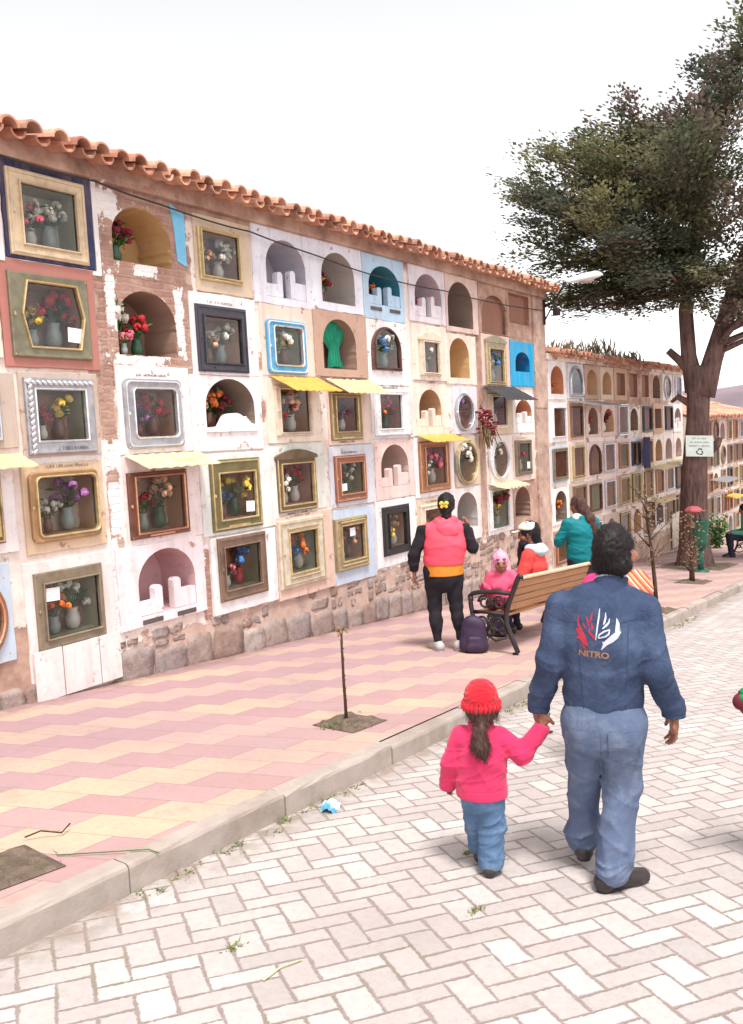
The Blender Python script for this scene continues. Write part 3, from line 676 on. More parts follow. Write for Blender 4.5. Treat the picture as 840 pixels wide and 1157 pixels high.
def make_niche(bld, rnd, panel, pmat, shape, op, imat, frame=None, fmat=None, style='f', extras='', wy=WALL_Y, cell=None, wallmat=None, detail=True, label=None):
    """one niche: a painted surround with its recess (the part), and its door frame, glass, note, parapet (sub-parts)"""
    mb = MB()
    py = wy - (rnd.uniform(0.012, 0.035) if panel else 0.004)
    hole = loop(shape, op, 0.0)
    depth = 0.07 if 'sealed' in extras else (0.42 if frame is None else 0.20)
    prc = panel or cell
    outer = to_rect(hole, prc)
    j = 0.0045 if panel else 0.0
    outer = [(x + rnd.uniform(-j, j), z + rnd.uniform(-j, j)) for x, z in outer]
    ch = 0.006 if panel else 0.0005
    mid = [(x + (hx - x) * 0.03, z + (hz - z) * 0.03) for (x, z), (hx, hz) in zip(outer, hole)]
    ring(mb, [(outer, wy + 0.03), (outer, py + ch), (mid, py), (hole, py)])
    rj = 0.004 if panel else 0.012
    hole2 = [(x + rnd.uniform(-rj, rj), z + rnd.uniform(-rj, rj)) for x, z in hole] if frame is None else hole
    cx, cz = (op[0] + op[1]) / 2, (op[2] + op[3]) / 2
    back = [(cx + (x - cx) * 0.97, cz + (z - cz) * 0.97) for x, z in hole2]
    ring(mb, [(hole, py), (hole2, py + 0.02), (back, wy + depth)], 1)
    n = len(back); mb.add([(x, wy + depth, z) for x, z in back], [tuple(range(n))], 1)
    o = part('niche', mb, [pmat, imat], bld)
    if label: o['label'] = label
    if frame is not None:
        fb = MB(); fw = max(0.03, min(op[0] - frame[0], frame[1] - op[1], op[2] - frame[2], frame[3] - op[3]))
        fs = {'r': 'r', 'h': 'r', 'o': 'o', 'a': 'a'}[shape]
        if style == 'round': fs = 'rr'
        gs = 'rr' if style == 'round' else shape
        y0 = py - 0.002; pr = 0.03 if style != 'f' else 0.024
        out_l = lambda k: loop(fs, frame, k)
        inn = loop(gs, op, 0.0)
        if shape == 'h': inn2 = loop('h', (op[0] - 0.016, op[1] + 0.016, op[2] - 0.016, op[3] + 0.016))
        else: inn2 = loop(gs, (op[0] - 0.016, op[1] + 0.016, op[2] - 0.016, op[3] + 0.016))
        if shape == 'h':
            o_a, o_b = to_rect(inn2, frame), to_rect(inn2, (frame[0] + 0.01, frame[1] - 0.01, frame[2] + 0.01, frame[3] - 0.01))
        elif style == 'round': o_a, o_b = loop('rr', frame), loop('rr', frame, 0.012)
        else: o_a, o_b = out_l(0.0), out_l(0.010)
        ring(fb, [(o_a, y0 + 0.015), (o_a, y0 - pr * 0.8), (o_b, y0 - pr), (inn2, y0 - pr * 0.75)], 0)
        # raised bright bead round the pane
        inn3 = loop(gs, (op[0] - 0.008, op[1] + 0.008, op[2] - 0.008, op[3] + 0.008))
        ring(fb, [(inn2, y0 - pr * 0.75), (inn2, y0 - pr - 0.010), (inn3, y0 - pr - 0.016), (inn, y0 - pr - 0.006), (inn, y0 + 0.03)], 1)
        if detail and style in ('f', 'gold2', 'ped', 'round') and fw > 0.05 and shape != 'h':
            k1, k2 = fw * 0.22, fw * 0.22 + 0.010
            la, lb = (loop(fs, frame, k1), loop(fs, frame, k2)); la2, lb2 = loop(fs, frame, k1 - .004), loop(fs, frame, k2 + .004)
            ring(fb, [(la2, y0 - pr * .8), (la, y0 - pr - .008), (lb, y0 - pr - .008), (lb2, y0 - pr * .8)], 1)
        if style == 'rope' and detail:
            x0, x1, z0, z1 = frame; q = fw * 0.45
            for k in range(13):
                u = (k + 0.5) / 13
                fb.blob((x0 + (x1 - x0) * u, y0 - pr - 0.006, z1 - q), (0.034, 0.016, 0.017), 1, rot=Euler((0, 0.6, 0)), mi=1)
                fb.blob((x0 + q, y0 - pr - 0.006, z0 + (z1 - z0) * u), (0.017, 0.016, 0.030), 1, rot=Euler((0, 0.6, 0)), mi=1)
        if style == 'ped':
            x0, x1 = frame[0], frame[1]; zt = frame[3]; hw = (x1 - x0) / 2
            poly = [(x0 - 0.02, zt - 0.03), (x1 + 0.02, zt - 0.03)] + [(x1 + 0.02 - (2 * hw + 0.04) * k / 10, zt + 0.005 + 0.07 * math.sin(math.pi * k / 10)) for k in range(11)]
            fb.extrude_xz(poly, y0 - pr - 0.012, y0 - 0.002, 0)
        if style == 'gold2':
            for zz in (op[2] - 0.05, op[3] + 0.05):
                fb.tube([(op[0] - 0.03, y0 - pr - 0.004, zz), (op[1] + 0.03, y0 - pr - 0.004, zz)], 0.012, 8, 1)
        if detail:
            fb.blob((frame[0] + fw * 0.5, y0 - pr - 0.004, (frame[2] + frame[3]) / 2), (0.014, 0.012, 0.02), 1, mi=1)
            for sx in (0, 1):
                for sz in (0, 1):
                    fb.blob((frame[sx] + (0.018 if sx == 0 else -0.018), y0 - pr, frame[2 + sz] + (0.018 if sz == 0 else -0.018)), (0.007, 0.005, 0.007), 1, mi=1)
            if rnd.random() < 0.6 and style == 'f':
                zz = frame[2] + fw * 0.4
                fb.box(((frame[0] + frame[1]) / 2, y0 - pr - 0.002, zz), ((frame[1] - frame[0]) * 0.42, 0.010, fw * 0.35), mi=1)
        if detail and rnd.random() < .45 and fw > .05: inscription(o, (frame[0] + frame[1]) / 2, frame[2] - .032 if rnd.random() < .6 or style == 'ped' else frame[3] + .024, min(.34, (frame[1] - frame[0]) * .5), .022, py - .003, rnd)
        bead = BEADR if fmat in (FRM['redgold'], FRM['redwood'], FRM['copper']) else BEADS if fmat in (FRM['silver'], FRM['darkgrey'], FRM['whiteframe'], FRM['skyblue'], FRM['black'], FRM['lilac']) else BEAD
        if fmat in (FRM['tan'], FRM['creamwood'], FRM['cream'], FRM['darkgrey'], FRM['black'], FRM['darkbrown'], FRM['whiteframe'], FRM['brown'], FRM['bronzegrey']): bead = fmat
        f = part('frame', fb, [fmat, bead], o)
        if detail:
            bb = MB(); bl = loop(gs, op, 0.012); bb.add([(x, wy + depth - .012, z) for x, z in bl], [tuple(range(len(bl)))]); part('backdrop', bb, rnd.choice(FLORAL), o)
        gb = MB(); gl = loop(gs, op, 0.002); gb.add([(x, y0 - 0.004, z) for x, z in gl], [tuple(range(len(gl)))])
        part('glass', gb, GLASS, o)
        if 'note' in extras:
            pos = extras.split('note_')[1][:2]; w, h = (op[1] - op[0]), (op[3] - op[2])
            nx = {'l': op[0] + 0.15 * w, 'c': op[0] + 0.52 * w, 'r': op[1] - 0.16 * w}[pos[1]]; nz = op[3] - 0.2 * h if pos[0] == 't' else op[2] + 0.22 * h
            nb = MB(); nb.box((nx, y0 - 0.010, nz), (0.24 * w, 0.003, 0.24 * h), rx=Euler((0, rnd.uniform(-0.06, 0.06), 0)))
            part('paper_note', nb, PAPER, o)
    if 'posts' in extras:
        x0, x1, z0, z1 = op; w, h = x1 - x0, z1 - z0; pb = MB()
        ya, yb = py + 0.004, py + 0.075
        pw = 0.13 * w
        for s, ph, ah in ((0, 0.44, 0.22), (1, 0.50, 0.30)):
            xa = x0 + 0.004 if s == 0 else x0 + w * 0.60; xb = x0 + w * 0.40 if s == 0 else x1 - 0.004
            pxa = xb - pw if s == 0 else xa
            poly = [(xa, z0 + 0.004), (xb, z0 + 0.004)]
            top = [(pxa + pw, z0 + h * (ph - 0.04)), (pxa + pw * 0.75, z0 + h * ph), (pxa + pw * 0.25, z0 + h * ph), (pxa, z0 + h * (ph - 0.04))]
            if s == 0: poly += top + [(pxa, z0 + h * ah), (xa, z0 + h * ah)]
            else: poly += [(xb, z0 + h * ah), (pxa + pw, z0 + h * ah)] + top
            pb = MB(); pb.extrude_xz(poly, ya, yb); part('parapet', pb, pmat, o)
    if 'mound' in extras:
        x0, x1, z0, z1 = op; w, h = x1 - x0, z1 - z0; pb = MB()
        poly = [(x0 - 0.02, z0 - 0.03), (x1 + 0.02, z0 - 0.03), (x1 + 0.02, z0 + 0.06 * h), (x0 + 0.88 * w, z0 + 0.10 * h), (x0 + 0.78 * w, z0 + 0.24 * h)] + [(x0 + w * (0.56 + 0.18 * math.cos(R(a))), z0 + h * (0.16 + 0.15 * math.sin(R(a)))) for a in range(20, 161, 20)] + [(x0 + 0.3 * w, z0 + 0.05 * h), (x0 - 0.02, z0 + 0.03 * h)]
        pb.extrude_xz(poly, py - 0.02, py + 0.09)
        part('parapet', pb, pmat, o)
    if 'slots' in extras:
        x0, x1, z0, z1 = op; w = x1 - x0; 
        for u in (0.2, 0.8): sb = MB(); sb.box((x0 + u * w, py - 0.004, z0 - 0.055), (0.34 * w, 0.010, 0.042)); part('vent_slot', sb, DARKSLOT, o)  # dark plates, painted with the shade of hollow slots
    return o

def awning(bld, x0, x1, zt, proj, drop, mat, rnd, skew=0.0, wy=WALL_Y, name='awning', wave=0.006):
    mb = MB(); n, m = 14, 6
    vs = []
    for lay in (0, -0.006):
        for a in range(n + 1):
            for k in range(m + 1):
                u, v = a / n, k / m
                yy = wy - 0.03 - proj * v
                vs.append((x0 + (x1 - x0) * u + skew * v, yy, zt - drop * v + lay + wave * math.sin(u * 40) + rnd.uniform(-1, 1) * wave * 0.6))
    N = (n + 1) * (m + 1); fs = []
    for a in range(n):
        for k in range(m):
            q = a * (m + 1) + k; fs.append((q, q + 1, q + m + 2, q + m + 1)); fs.append((N + q, N + q + m + 1, N + q + m + 2, N + q + 1))
    for a in range(n):
        q = a * (m + 1); fs.append((q, q + m + 1, N + q + m + 1, N + q)); q += m; fs.append((q, N + q, N + q + m + 1, q + m + 1))
    for k in range(m):
        q = k; fs.append((q, N + q, N + q + 1, q + 1)); q = n * (m + 1) + k; fs.append((q, q + 1, N + q + 1, N + q))
    mb.add(vs, fs)
    return part(name, mb, mat, bld)

TERRA = None
def terra_material():
    m, t, b = new_mat('old_roof_tile')
    p = t.pos(); isl = t.island()
    c = t.ramp(isl, (0.0, srgb(172, 118, 98)), (0.35, srgb(200, 148, 124)), (0.7, srgb(214, 168, 144)), (1.0, srgb(154, 112, 96)))
    n = t.noise(p, 6.0, 5, 0.7); c = t.mix(t.mr(n, 0.5, 0.72, 0, 0.7), c, srgb(116, 88, 76))
    n2 = t.noise(p, 17.0, 4, 0.7); c = t.mix(t.mr(n2, 0.56, 0.7, 0, 0.5), c, srgb(206, 180, 156))
    t.put(b.inputs['Base Color'], c); b.inputs['Roughness'].default_value = 0.9; b.inputs['Specular IOR Level'].default_value = 0.15
    t.put(b.inputs['Normal'], t.bump(t.noise(p, 30.0, 4), 0.4, 0.01))
    return m
TERRA = terra_material()

def tile_roof(bld, x0, x1, z_eave, y_eave, y_ridge, rise, rnd, step=0.205, rows=3):
    """barrel tiles: covers over channels in courses from the eave to the ridge"""
    mb = MB(); rad = step * 0.36; th = 0.016
    run = (y_ridge - y_eave); ln = run / rows * 1.18; sl = rise / run
    def half(cx, cy, cz, r, up, length, tilt, taper, yaw):
        n = 8; vs = []
        for yy, rr in ((0.0, r), (length, r * taper)):
            for layer in (0, 1):
                q = rr - layer * th
                for k in range(n + 1):
                    a = math.pi * k / n
                    lx = q * math.cos(a); lz = (q * math.sin(a)) * (1 if up else -1)
                    vs.append((cx + lx + yaw * yy, cy + yy, cz + lz + yy * tilt))
        m2 = n + 1; fs = []
        for k in range(n):
            fs.append((k, k + 1, 2 * m2 + k + 1, 2 * m2 + k)); fs.append((m2 + k, 3 * m2 + k, 3 * m2 + k + 1, m2 + k + 1))
            fs.append((k, m2 + k, m2 + k + 1, k + 1)); fs.append((2 * m2 + k, 2 * m2 + k + 1, 3 * m2 + k + 1, 3 * m2 + k))
        for k in (0, n): fs.append((k, 2 * m2 + k, 3 * m2 + k, m2 + k))
        mb.add(vs, fs)
    nx = int((x1 - x0) / step)
    for a in range(nx + 1):
        cx = x0 + a * step
        for r in range(rows):
            yy = y_eave + r * run / rows; zz = z_eave + sl * (yy - y_eave) + 0.014 * 0
            j = lambda s: rnd.uniform(-s, s)
            half(cx + step / 2 + j(0.008), yy + 0.02 + j(0.02), zz + 0.05 + j(0.005), rad * 0.92, False, ln, sl, 1.08, j(0.01))
            half(cx + j(0.015), yy - 0.02 + j(0.035), zz + 0.045 + j(0.012), rad * 1.08, True, ln, sl - 0.02, 0.86, j(0.03))
    return part('roof_tiles', mb, TERRA, bld)

def wall_body(bld, x0, x1, zb, zt, holes, mat, wy=WALL_Y, depth=1.5):
    """front sheet with rectangular holes cut cell by cell, plus ends, top and back"""
    mb = MB()
    holes = sorted(holes)
    # vertical strips between all hole edges
    xs = sorted({x0, x1} | {h[0] for h in holes} | {h[1] for h in holes})
    for a, b2 in zip(xs, xs[1:]):
        if b2 - a < 1e-5: continue
        xm = (a + b2) / 2
        cuts = sorted((h[2], h[3]) for h in holes if h[0] < xm < h[1])
        z = zb(a), zb(b2)
        lo = None
        edges = [zt] if not cuts else []
        segs = []; cur = None
        prev = None
        for c in cuts:
            segs.append((prev, c[0])); prev = c[1]
        segs.append((prev, zt))
        for s0, s1 in segs:
            za, zb2 = (z if s0 is None else (s0, s0))
            if s1 <= max(za, zb2): continue
            mb.add([(a, wy, za), (b2, wy, zb2), (b2, wy, s1), (a, wy, s1)], [(0, 1, 2, 3)])
    ya, yb = wy, wy + depth
    za, ze = zb(x0), zb(x1)
    mb.add([(x0, ya, za), (x0, yb, za), (x0, yb, zt), (x0, ya, zt)], [(0, 3, 2, 1)])
    mb.add([(x1, ya, ze), (x1, yb, ze), (x1, yb, zt), (x1, ya, zt)], [(0, 1, 2, 3)])
    mb.add([(x0, yb, za), (x1, yb, ze), (x1, yb, zt), (x0, yb, zt)], [(0, 3, 2, 1)])
    mb.add([(x0, ya, zt), (x1, ya, zt), (x1, yb, zt), (x0, yb, zt)], [(0, 1, 2, 3)])
    return part('wall', mb, mat, bld)

def stone_material():
    m, t, b = new_mat('plinth_stone')
    p = t.pos(); isl = t.island()
    c = t.ramp(isl, (0.0, srgb(150, 138, 136)), (0.4, srgb(164, 148, 142)), (0.7, srgb(146, 122, 112)), (1.0, srgb(172, 160, 154)))
    n = t.noise(p, 9.0, 6, 0.7); c = t.mix(t.mr(n, 0.42, 0.7, 0, 0.65), c, srgb(112, 86, 76))
    n2 = t.noise(p, 26.0, 4, 0.7); c = t.mix(t.mr(n2, 0.56, 0.7, 0, 0.4), c, srgb(196, 170, 154))
    t.put(b.inputs['Base Color'], c); b.inputs['Roughness'].default_value = 0.92; b.inputs['Specular IOR Level'].default_value = 0.2
    t.put(b.inputs['Normal'], t.bump(t.m('ADD', n, t.m('MULTIPLY', n2, 0.4)), 0.7, 0.02))
    return m
STONE = stone_material()
def stone_plinth(bld, x0, x1, ztop, rnd, wy=WALL_Y):
    """a course of rough flat stones on the pavement and smaller rubble set in mud above it"""
    mb = MB()
    def stone(cx, cz, w, h, out, jit=.012):
        bm = bmesh.new(); bmesh.ops.create_cube(bm, size=1)
        bmesh.ops.subdivide_edges(bm, edges=bm.edges[:], cuts=3, use_grid_fill=True)
        bm.verts.index_update(); vs = []; a = rnd.uniform(-.12, .12); sk = rnd.uniform(-.15, .15)
        for v in bm.verts:
            q = v.co; k = 1.06 - 0.15 * (abs(q.x * 2) ** 5 + abs(q.z * 2) ** 5) / 2
            u, z = q.x * w * k + sk * q.z * w, q.z * h * k + a * q.x * w
            vs.append((cx + u + rnd.uniform(-jit, jit), wy - out + .06 + q.y * .12 + rnd.uniform(-.007, .007), cz + z + rnd.uniform(-jit, jit)))
        fs = [[v.index for v in f.verts] for f in bm.faces]; bm.free(); mb.add(vs, fs)
    x = x0
    while x < x1 - 0.05:
        w = rnd.uniform(.20, .44); xe = min(x + w, x1); cx = (x + xe) / 2
        zg = GS * cx + SW - .05; top = ztop(cx); h = min(rnd.uniform(.24, .36), max(top - zg, .1))
        stone(cx, zg + h / 2, (xe - x) * .97, h, rnd.uniform(.006, .030))
        z = zg + h + .02
        while z < top - .06:
            n = rnd.choice((1, 2, 2, 3)); hh = rnd.uniform(.07, .16)
            for k in range(n):
                if rnd.random() < .6: stone(x + (k + .5) * (xe - x) / n + rnd.uniform(-.02, .02), z + hh / 2, (xe - x) / n * rnd.uniform(.7, .95), hh * rnd.uniform(.6, 1), rnd.uniform(.0, .014), .009)
            z += hh
        x = xe
    return part('stone_plinth', mb, STONE, bld, smooth=True)
# ------------------------------------------------------------------ niche buildings
ORD = ['first', 'second', 'third', 'fourth', 'fifth', 'sixth', 'seventh', 'eighth', 'ninth', 'tenth', 'eleventh', 'twelfth']
rn = random.Random(11)
def cell_of(i, r): 
    cx, cz = 4.462 + 1.0045 * i, 3.64 - 0.777 * r
    return (cx - 0.49, cx + 0.49, cz - 0.375, cz + 0.375)

b1 = thing('niche_block', 'tall five-row burial niche block with terracotta tile eaves, the nearest one', 'building', (9.0, WALL_Y, ground(9.0)), group='niche blocks along the pavement')
rows1 = list(B1)
kinds = list(PAL); 
for i in (-4, -3, -2):
    for r in range(5):
        cx, cz = 4.462 + 1.0045 * i, 3.64 - 0.777 * r
        p = (cx - 0.44, cx + 0.44, cz - 0.36, cz + 0.36); q = (cx - 0.27, cx + 0.27, cz - 0.23, cz + 0.22)
        if rn.random() < 0.3: rows1.append((i, r, p, rn.choice(['white', 'pink', 'cream']), 'a', q, 'greyin', None, '-', '-', 'posts' if rn.random() < .5 else ''))
        else: rows1.append((i, r, p, rn.choice(['white', 'cream', 'pinkwhite', 'greybeige', 'mint']), 'r', q, 'dark', (q[0] - .08, q[1] + .08, q[2] - .06, q[3] + .06), rn.choice(['gold', 'silver', 'bronze', 'brown', 'olive']), 'f', ''))
holes = []
for (i, r, pan, pc, sh, op, ic, fr, fc, st, ex) in rows1:
    holes.append((op[0] - 0.015, op[1] + 0.015, op[2] - 0.015, op[3] + 0.015))
gb = lambda x: GS * x + SW - 0.06
wall_body(b1, 0.2, 14.50, gb, 4.13, holes, WALL1)
# mud cornice under the tiles and the battered end pillar
mb = MB()
mb.box((7.35, WALL_Y - 0.02, 4.09), (14.36, 0.10, 0.16), bev=0.02)
part('cornice', mb, WALL1, b1)
pil = MB()
for a in range(9):
    z0 = gb(14.2) + a * 0.62; z1 = min(z0 + 0.62, 4.0)
    if z1 > z0: pil.box((14.24 + rn.uniform(-.01, .01), WALL_Y - 0.012 + rn.uniform(-.006, .006), (z0 + z1) / 2), (0.50, 0.06, z1 - z0 - 0.001), bev=0.004)
part('end_pillar', pil, WALL1, b1)
NICHE = {}
for (i, r, pan, pc, sh, op, ic, fr, fc, st, ex) in rows1:
    pm = PAINT[pc] if pc in PAINT else WALL1
    NICHE[(i, r)] = (make_niche(b1, rn, pan, pm, sh, op, INTM[ic if ic != 'dark' else rn.choice(['dark', 'dark', 'dark_b', 'dark_c', 'dark_d'])], fr, FRM.get(fc), st, ex, cell=cell_of(i, r)), op, fr, fc)
# extra paint edges and boards that the photograph shows beside some niches
eb = MB(); eb.box((4.945, WALL_Y - 0.006, 3.63), (0.05, 0.02, 0.78)); eb.box((4.5, WALL_Y - 0.006, 3.25), (0.92, 0.022, 0.035))
part('surround_edge', eb, PAINT['white'], b1)
ri = random.Random(61); inscription(NICHE[(0, 3)][0], 4.45, 1.652, .40, .026, WALL_Y - .040, ri); inscription(NICHE[(0, 2)][0], 4.5, 1.79, .30, .028, WALL_Y - .072, ri)
eb = MB(); eb.extrude_xz([(5.86, 3.48), (5.97, 3.44), (5.98, 3.92), (5.80, 3.99), (5.84, 3.78)], WALL_Y - 0.012, WALL_Y + 0.01)
part('blue_paint_remnant', eb, basic('faded_blue_paint', srgb(120, 186, 222), 0.8, 0.1, 8, 0.2), b1)
eb = MB()
for a, (x0, x1) in enumerate(((4.0, 4.26), (4.265, 4.62), (4.625, 4.84))):
    eb.box(((x0 + x1) / 2, WALL_Y - 0.040, 0.02), (x1 - x0 - 0.004, 0.012, 0.40), bev=0.003)
part('marble_slabs', eb, PAINT['pinkwhite'], b1)
stone_plinth(b1, 0.25, 14.45, lambda x: 0.16 if x > 4.9 else -0.02, random.Random(5))
tile_roof(b1, 0.1, 14.62, 4.10, 5.70, 7.5, 0.42, random.Random(8))
YEL = basic('yellow_awning_sheet', srgb(206, 160, 76), 0.6, 0.12, 9, 0.2, 30, dirt=srgb(170, 130, 70), dirt_amt=0.5)
PALEY = basic('pale_yellow_awning_sheet', srgb(212, 188, 142), 0.65, 0.12, 9, 0.2, 30, dirt=srgb(176, 146, 100), dirt_amt=0.5)
CREAMA = basic('cream_awning_sheet', srgb(214, 196, 156), 0.65, 0.14, 9, 0.3, 30, dirt=srgb(170, 130, 96), dirt_amt=0.6)
BLACKA = basic('black_awning_sheet', srgb(70, 66, 68), 0.5, 0.2, 9, 0.2, 30, 0.2)
GREYA = basic('grey_tin_sheet', srgb(150, 148, 152), 0.45, 0.2, 9, 0.2, 30, 0.4)
ra = random.Random(4)
awning(b1, 5.05, 5.92, 1.72, 0.30, 0.12, CREAMA, ra)
awning(b1, 7.06, 7.86, 2.46, 0.34, 0.17, YEL, ra)
awning(b1, 8.02, 8.88, 2.46, 0.32, 0.18, PALEY, ra)
awning(b1, 9.98, 10.95, 1.76, 0.26, 0.10, YEL, ra)
awning(b1, 12.0, 13.1, 2.46, 0.42, 0.24, BLACKA, ra)
awning(b1, 12.05, 12.95, 0.95, 0.30, 0.07, CREAMA, ra, wave=0.016)
awning(b1, 3.35, 4.03, 1.78, 0.24, 0.10, PALEY, ra)

# second and third block, a step lower each
FK = ['bronze', 'brown', 'copper', 'goldgrey', 'darkgrey', 'lilac', 'bronzegrey', 'redwood', 'darkbrown', 'brown']
PK = ['pinkwhite', 'cream2', 'beige', 'pinkcream', 'greybeige', 'pinkgrey', 'rosewhite', 'tanpanel', 'tanpanel', 'brownplaster']
IK = ['greyin', 'tanin', 'brownin', 'rosegrey', 'greybrown', 'greyin2']
B2SPEC = {(0, 0): 'white a orangein', (1, 0): 'greyblue a greybrown silver', (2, 0): 'brownplaster a tanin', (3, 0): 'beige a tanin', (4, 0): 'tanpanel r mudin', (5, 0): 'W r mudin', (6, 0): 'W r mudin', (7, 0): 'W a brownin', (8, 0): 'mint o dark lilac', (9, 0): 'lilacwhite r dark lilac',
    (0, 1): 'white r dark whiteframe', (1, 1): 'tanpanel r dark brown', (2, 1): 'pinkgrey a brownin', (3, 1): 'pinkgrey a tanin', (4, 1): 'pinkgrey r dark lilac', (5, 1): 'W a brownin', (6, 1): 'beige r dark darkgrey', (7, 1): 'tanpanel r brownin', (8, 1): 'pinkwhite r dark black', (9, 1): 'white a rosegrey - posts',
    (0, 2): 'lightblue r dark bronzegrey', (1, 2): 'beige r dark goldpale', (2, 2): 'rosewhite a dark darkbrown', (3, 2): 'pinkgrey r dark lilac', (4, 2): 'rosewhite r dark redwood', (5, 2): 'lilacwhite r dark darkgrey', (6, 2): 'tanpanel r dark copper', (7, 2): 'cream a tanin', (8, 2): 'pinkwhite a rosegrey', (9, 2): 'pinkwhite a rosegrey',
    (0, 3): 'white a greybrown', (1, 3): 'greybeige r dark brown', (2, 3): 'greybeige r dark darkbrown', (3, 3): 'rosewhite r dark lilac', (4, 3): 'tanpanel r dark goldgrey', (5, 3): 'beige r dark bronze', (6, 3): 'beige r dark bronze', (7, 3): 'white r dark copper', (8, 3): 'pinkwhite r dark lilac', (9, 3): 'white r dark darkgrey'}
def block(bld, x0, ncol, pitch, ztop, zp, nrow, wallm, spec, rnd, xa, xb, eave):
    hs = []; cells = []
    for i in range(ncol):
        for r in range(nrow):
            cx, cz = x0 + pitch * i, ztop - zp * r
            s = spec.get((i, r))
            if s is None:
                q = rnd.random()
                s = f'{rnd.choice(PK)} a {rnd.choice(IK)}' if q < 0.25 else f'{rnd.choice(PK)} {"o" if q < .33 else "r"} dark {rnd.choice(FK)}'
            f = s.split(); mx, mz = 0.40 + rnd.uniform(-.02, .03), 0.335 + rnd.uniform(-.02, .03)
            pan = None if f[0] == 'W' else (cx - mx, cx + mx, cz - mz, cz + mz)
            ow, oh = rnd.uniform(0.27, 0.32), rnd.uniform(0.23, 0.275)
            op = (cx - ow, cx + ow, cz - oh, cz + oh)
            fr = f[3] if len(f) > 3 and f[3] != '-' else None
            fw = rnd.uniform(0.03, 0.055)
            frr = (op[0] - fw, op[1] + fw, op[2] - fw, op[3] + fw) if fr else None
            hs.append((op[0] - .015, op[1] + .015, op[2] - .015, op[3] + .015)); cells.append((i, r, pan, f, op, frr, fr, (cx - pitch * .48, cx + pitch * .48, cz - zp * .48, cz + zp * .48)))
    wall_body(bld, xa, xb, gb, eave + 0.02, hs, wallm)
    for (i, r, pan, f, op, frr, fr, cell) in cells:
        ex = ('posts' if 'posts' in f else '') + ('sealed' if f[2] == 'mudin' else '')
        make_niche(bld, rnd, pan, PAINT.get(f[0], wallm), f[1], op, INTM[f[2] if f[2] != 'dark' else rnd.choice(['dark', 'dark_b', 'dark_c', 'dark_d', 'dark_b'])], frr, FRM.get(fr), rnd.choice(['f', 'f', 'gold2']) if f[1] == 'r' else 'f', ex, cell=cell, detail=False)
    return cells
b2 = thing('niche_block', 'middle burial niche block with dry weeds growing on its tile roof', 'building', (19.0, WALL_Y, ground(19.0)), group='niche blocks along the pavement')
block(b2, 15.0, 10, 0.905, 2.62, 0.76, 5, WALL2, B2SPEC, random.Random(21), 14.52, 23.7, 3.05)
tile_roof(b2, 14.60, 23.75, 3.02, 5.74, 7.5, 0.30, random.Random(9))
mb = MB(); mb.box((19.1, WALL_Y - 0.02, 3.02), (9.2, 0.09, 0.12), bev=0.02); part('cornice', mb, WALL2, b2)
awning(b2, 15.55, 17.2, 2.25, 0.45, 0.10, GREYA, ra)
awning(b2, 22.0, 23.5, 0.78, 0.45, 0.02, CREAMA, ra, wave=0.02)
awning(b2, 20.2, 21.7, 0.74, 0.40, 0.05, CREAMA, ra)
awning(b2, 20.3, 21.7, -0.05, 0.35, 0.05, CREAMA, ra)
pb = MB(); pb.box((22.75, WALL_Y - 0.05, -0.98), (0.92, 0.03, 0.85), rx=Euler((0, -0.05, 0))); part('loose_panel', pb, PAINT['cream'], b2)
b3 = thing('niche_block', 'far burial niche block with an orange tile roof, partly behind the tree trunk', 'building', (28.5, WALL_Y, ground(28.5)), group='niche blocks along the pavement')
block(b3, 24.6, 10, 0.92, 1.41, 0.74, 5, WALL2, {}, random.Random(33), 24.05, 33.8, 1.84)
tile_roof(b3, 24.1, 33.9, 1.80, 5.72, 8.6, 0.85, random.Random(10), rows=4)
awning(b3, 26.4, 28.4, 0.02, 0.5, 0.08, GREYA, ra)
awning(b3, 28.2, 29.6, -0.62, 0.4, 0.06, YEL, ra)

# cable sagging along the nearest block
pts = [(0.4, 4.02), (2.5, 4.05), (4.07, 4.0), (4.92, 3.99), (5.64, 3.94), (6.81, 3.89), (7.99, 3.81), (9.25, 3.73), (10.82, 3.74), (12.51, 3.73), (14.32, 3.79)]
mb = MB(); P3 = []
for (a, za), (b2x, zb) in zip(pts, pts[1:]):
    for k in range(4):
        u = k / 4; P3.append((a + (b2x - a) * u, WALL_Y - 0.075 - 0.01 * math.sin(3 * a + u), za + (zb - za) * u - 0.012 * math.sin(math.pi * u)))
P3.append((14.32, WALL_Y - 0.07, 3.79))
mb.tube(P3, 0.008, 6)
BLK = basic('black_rubber', srgb(58, 52, 52), 0.6, 0.2, 10, 0.0)
tag(link_mesh('cable', mb, BLK, smooth=True), 'thin dark cable strung along the nearest niche wall under the tiles', 'cable')

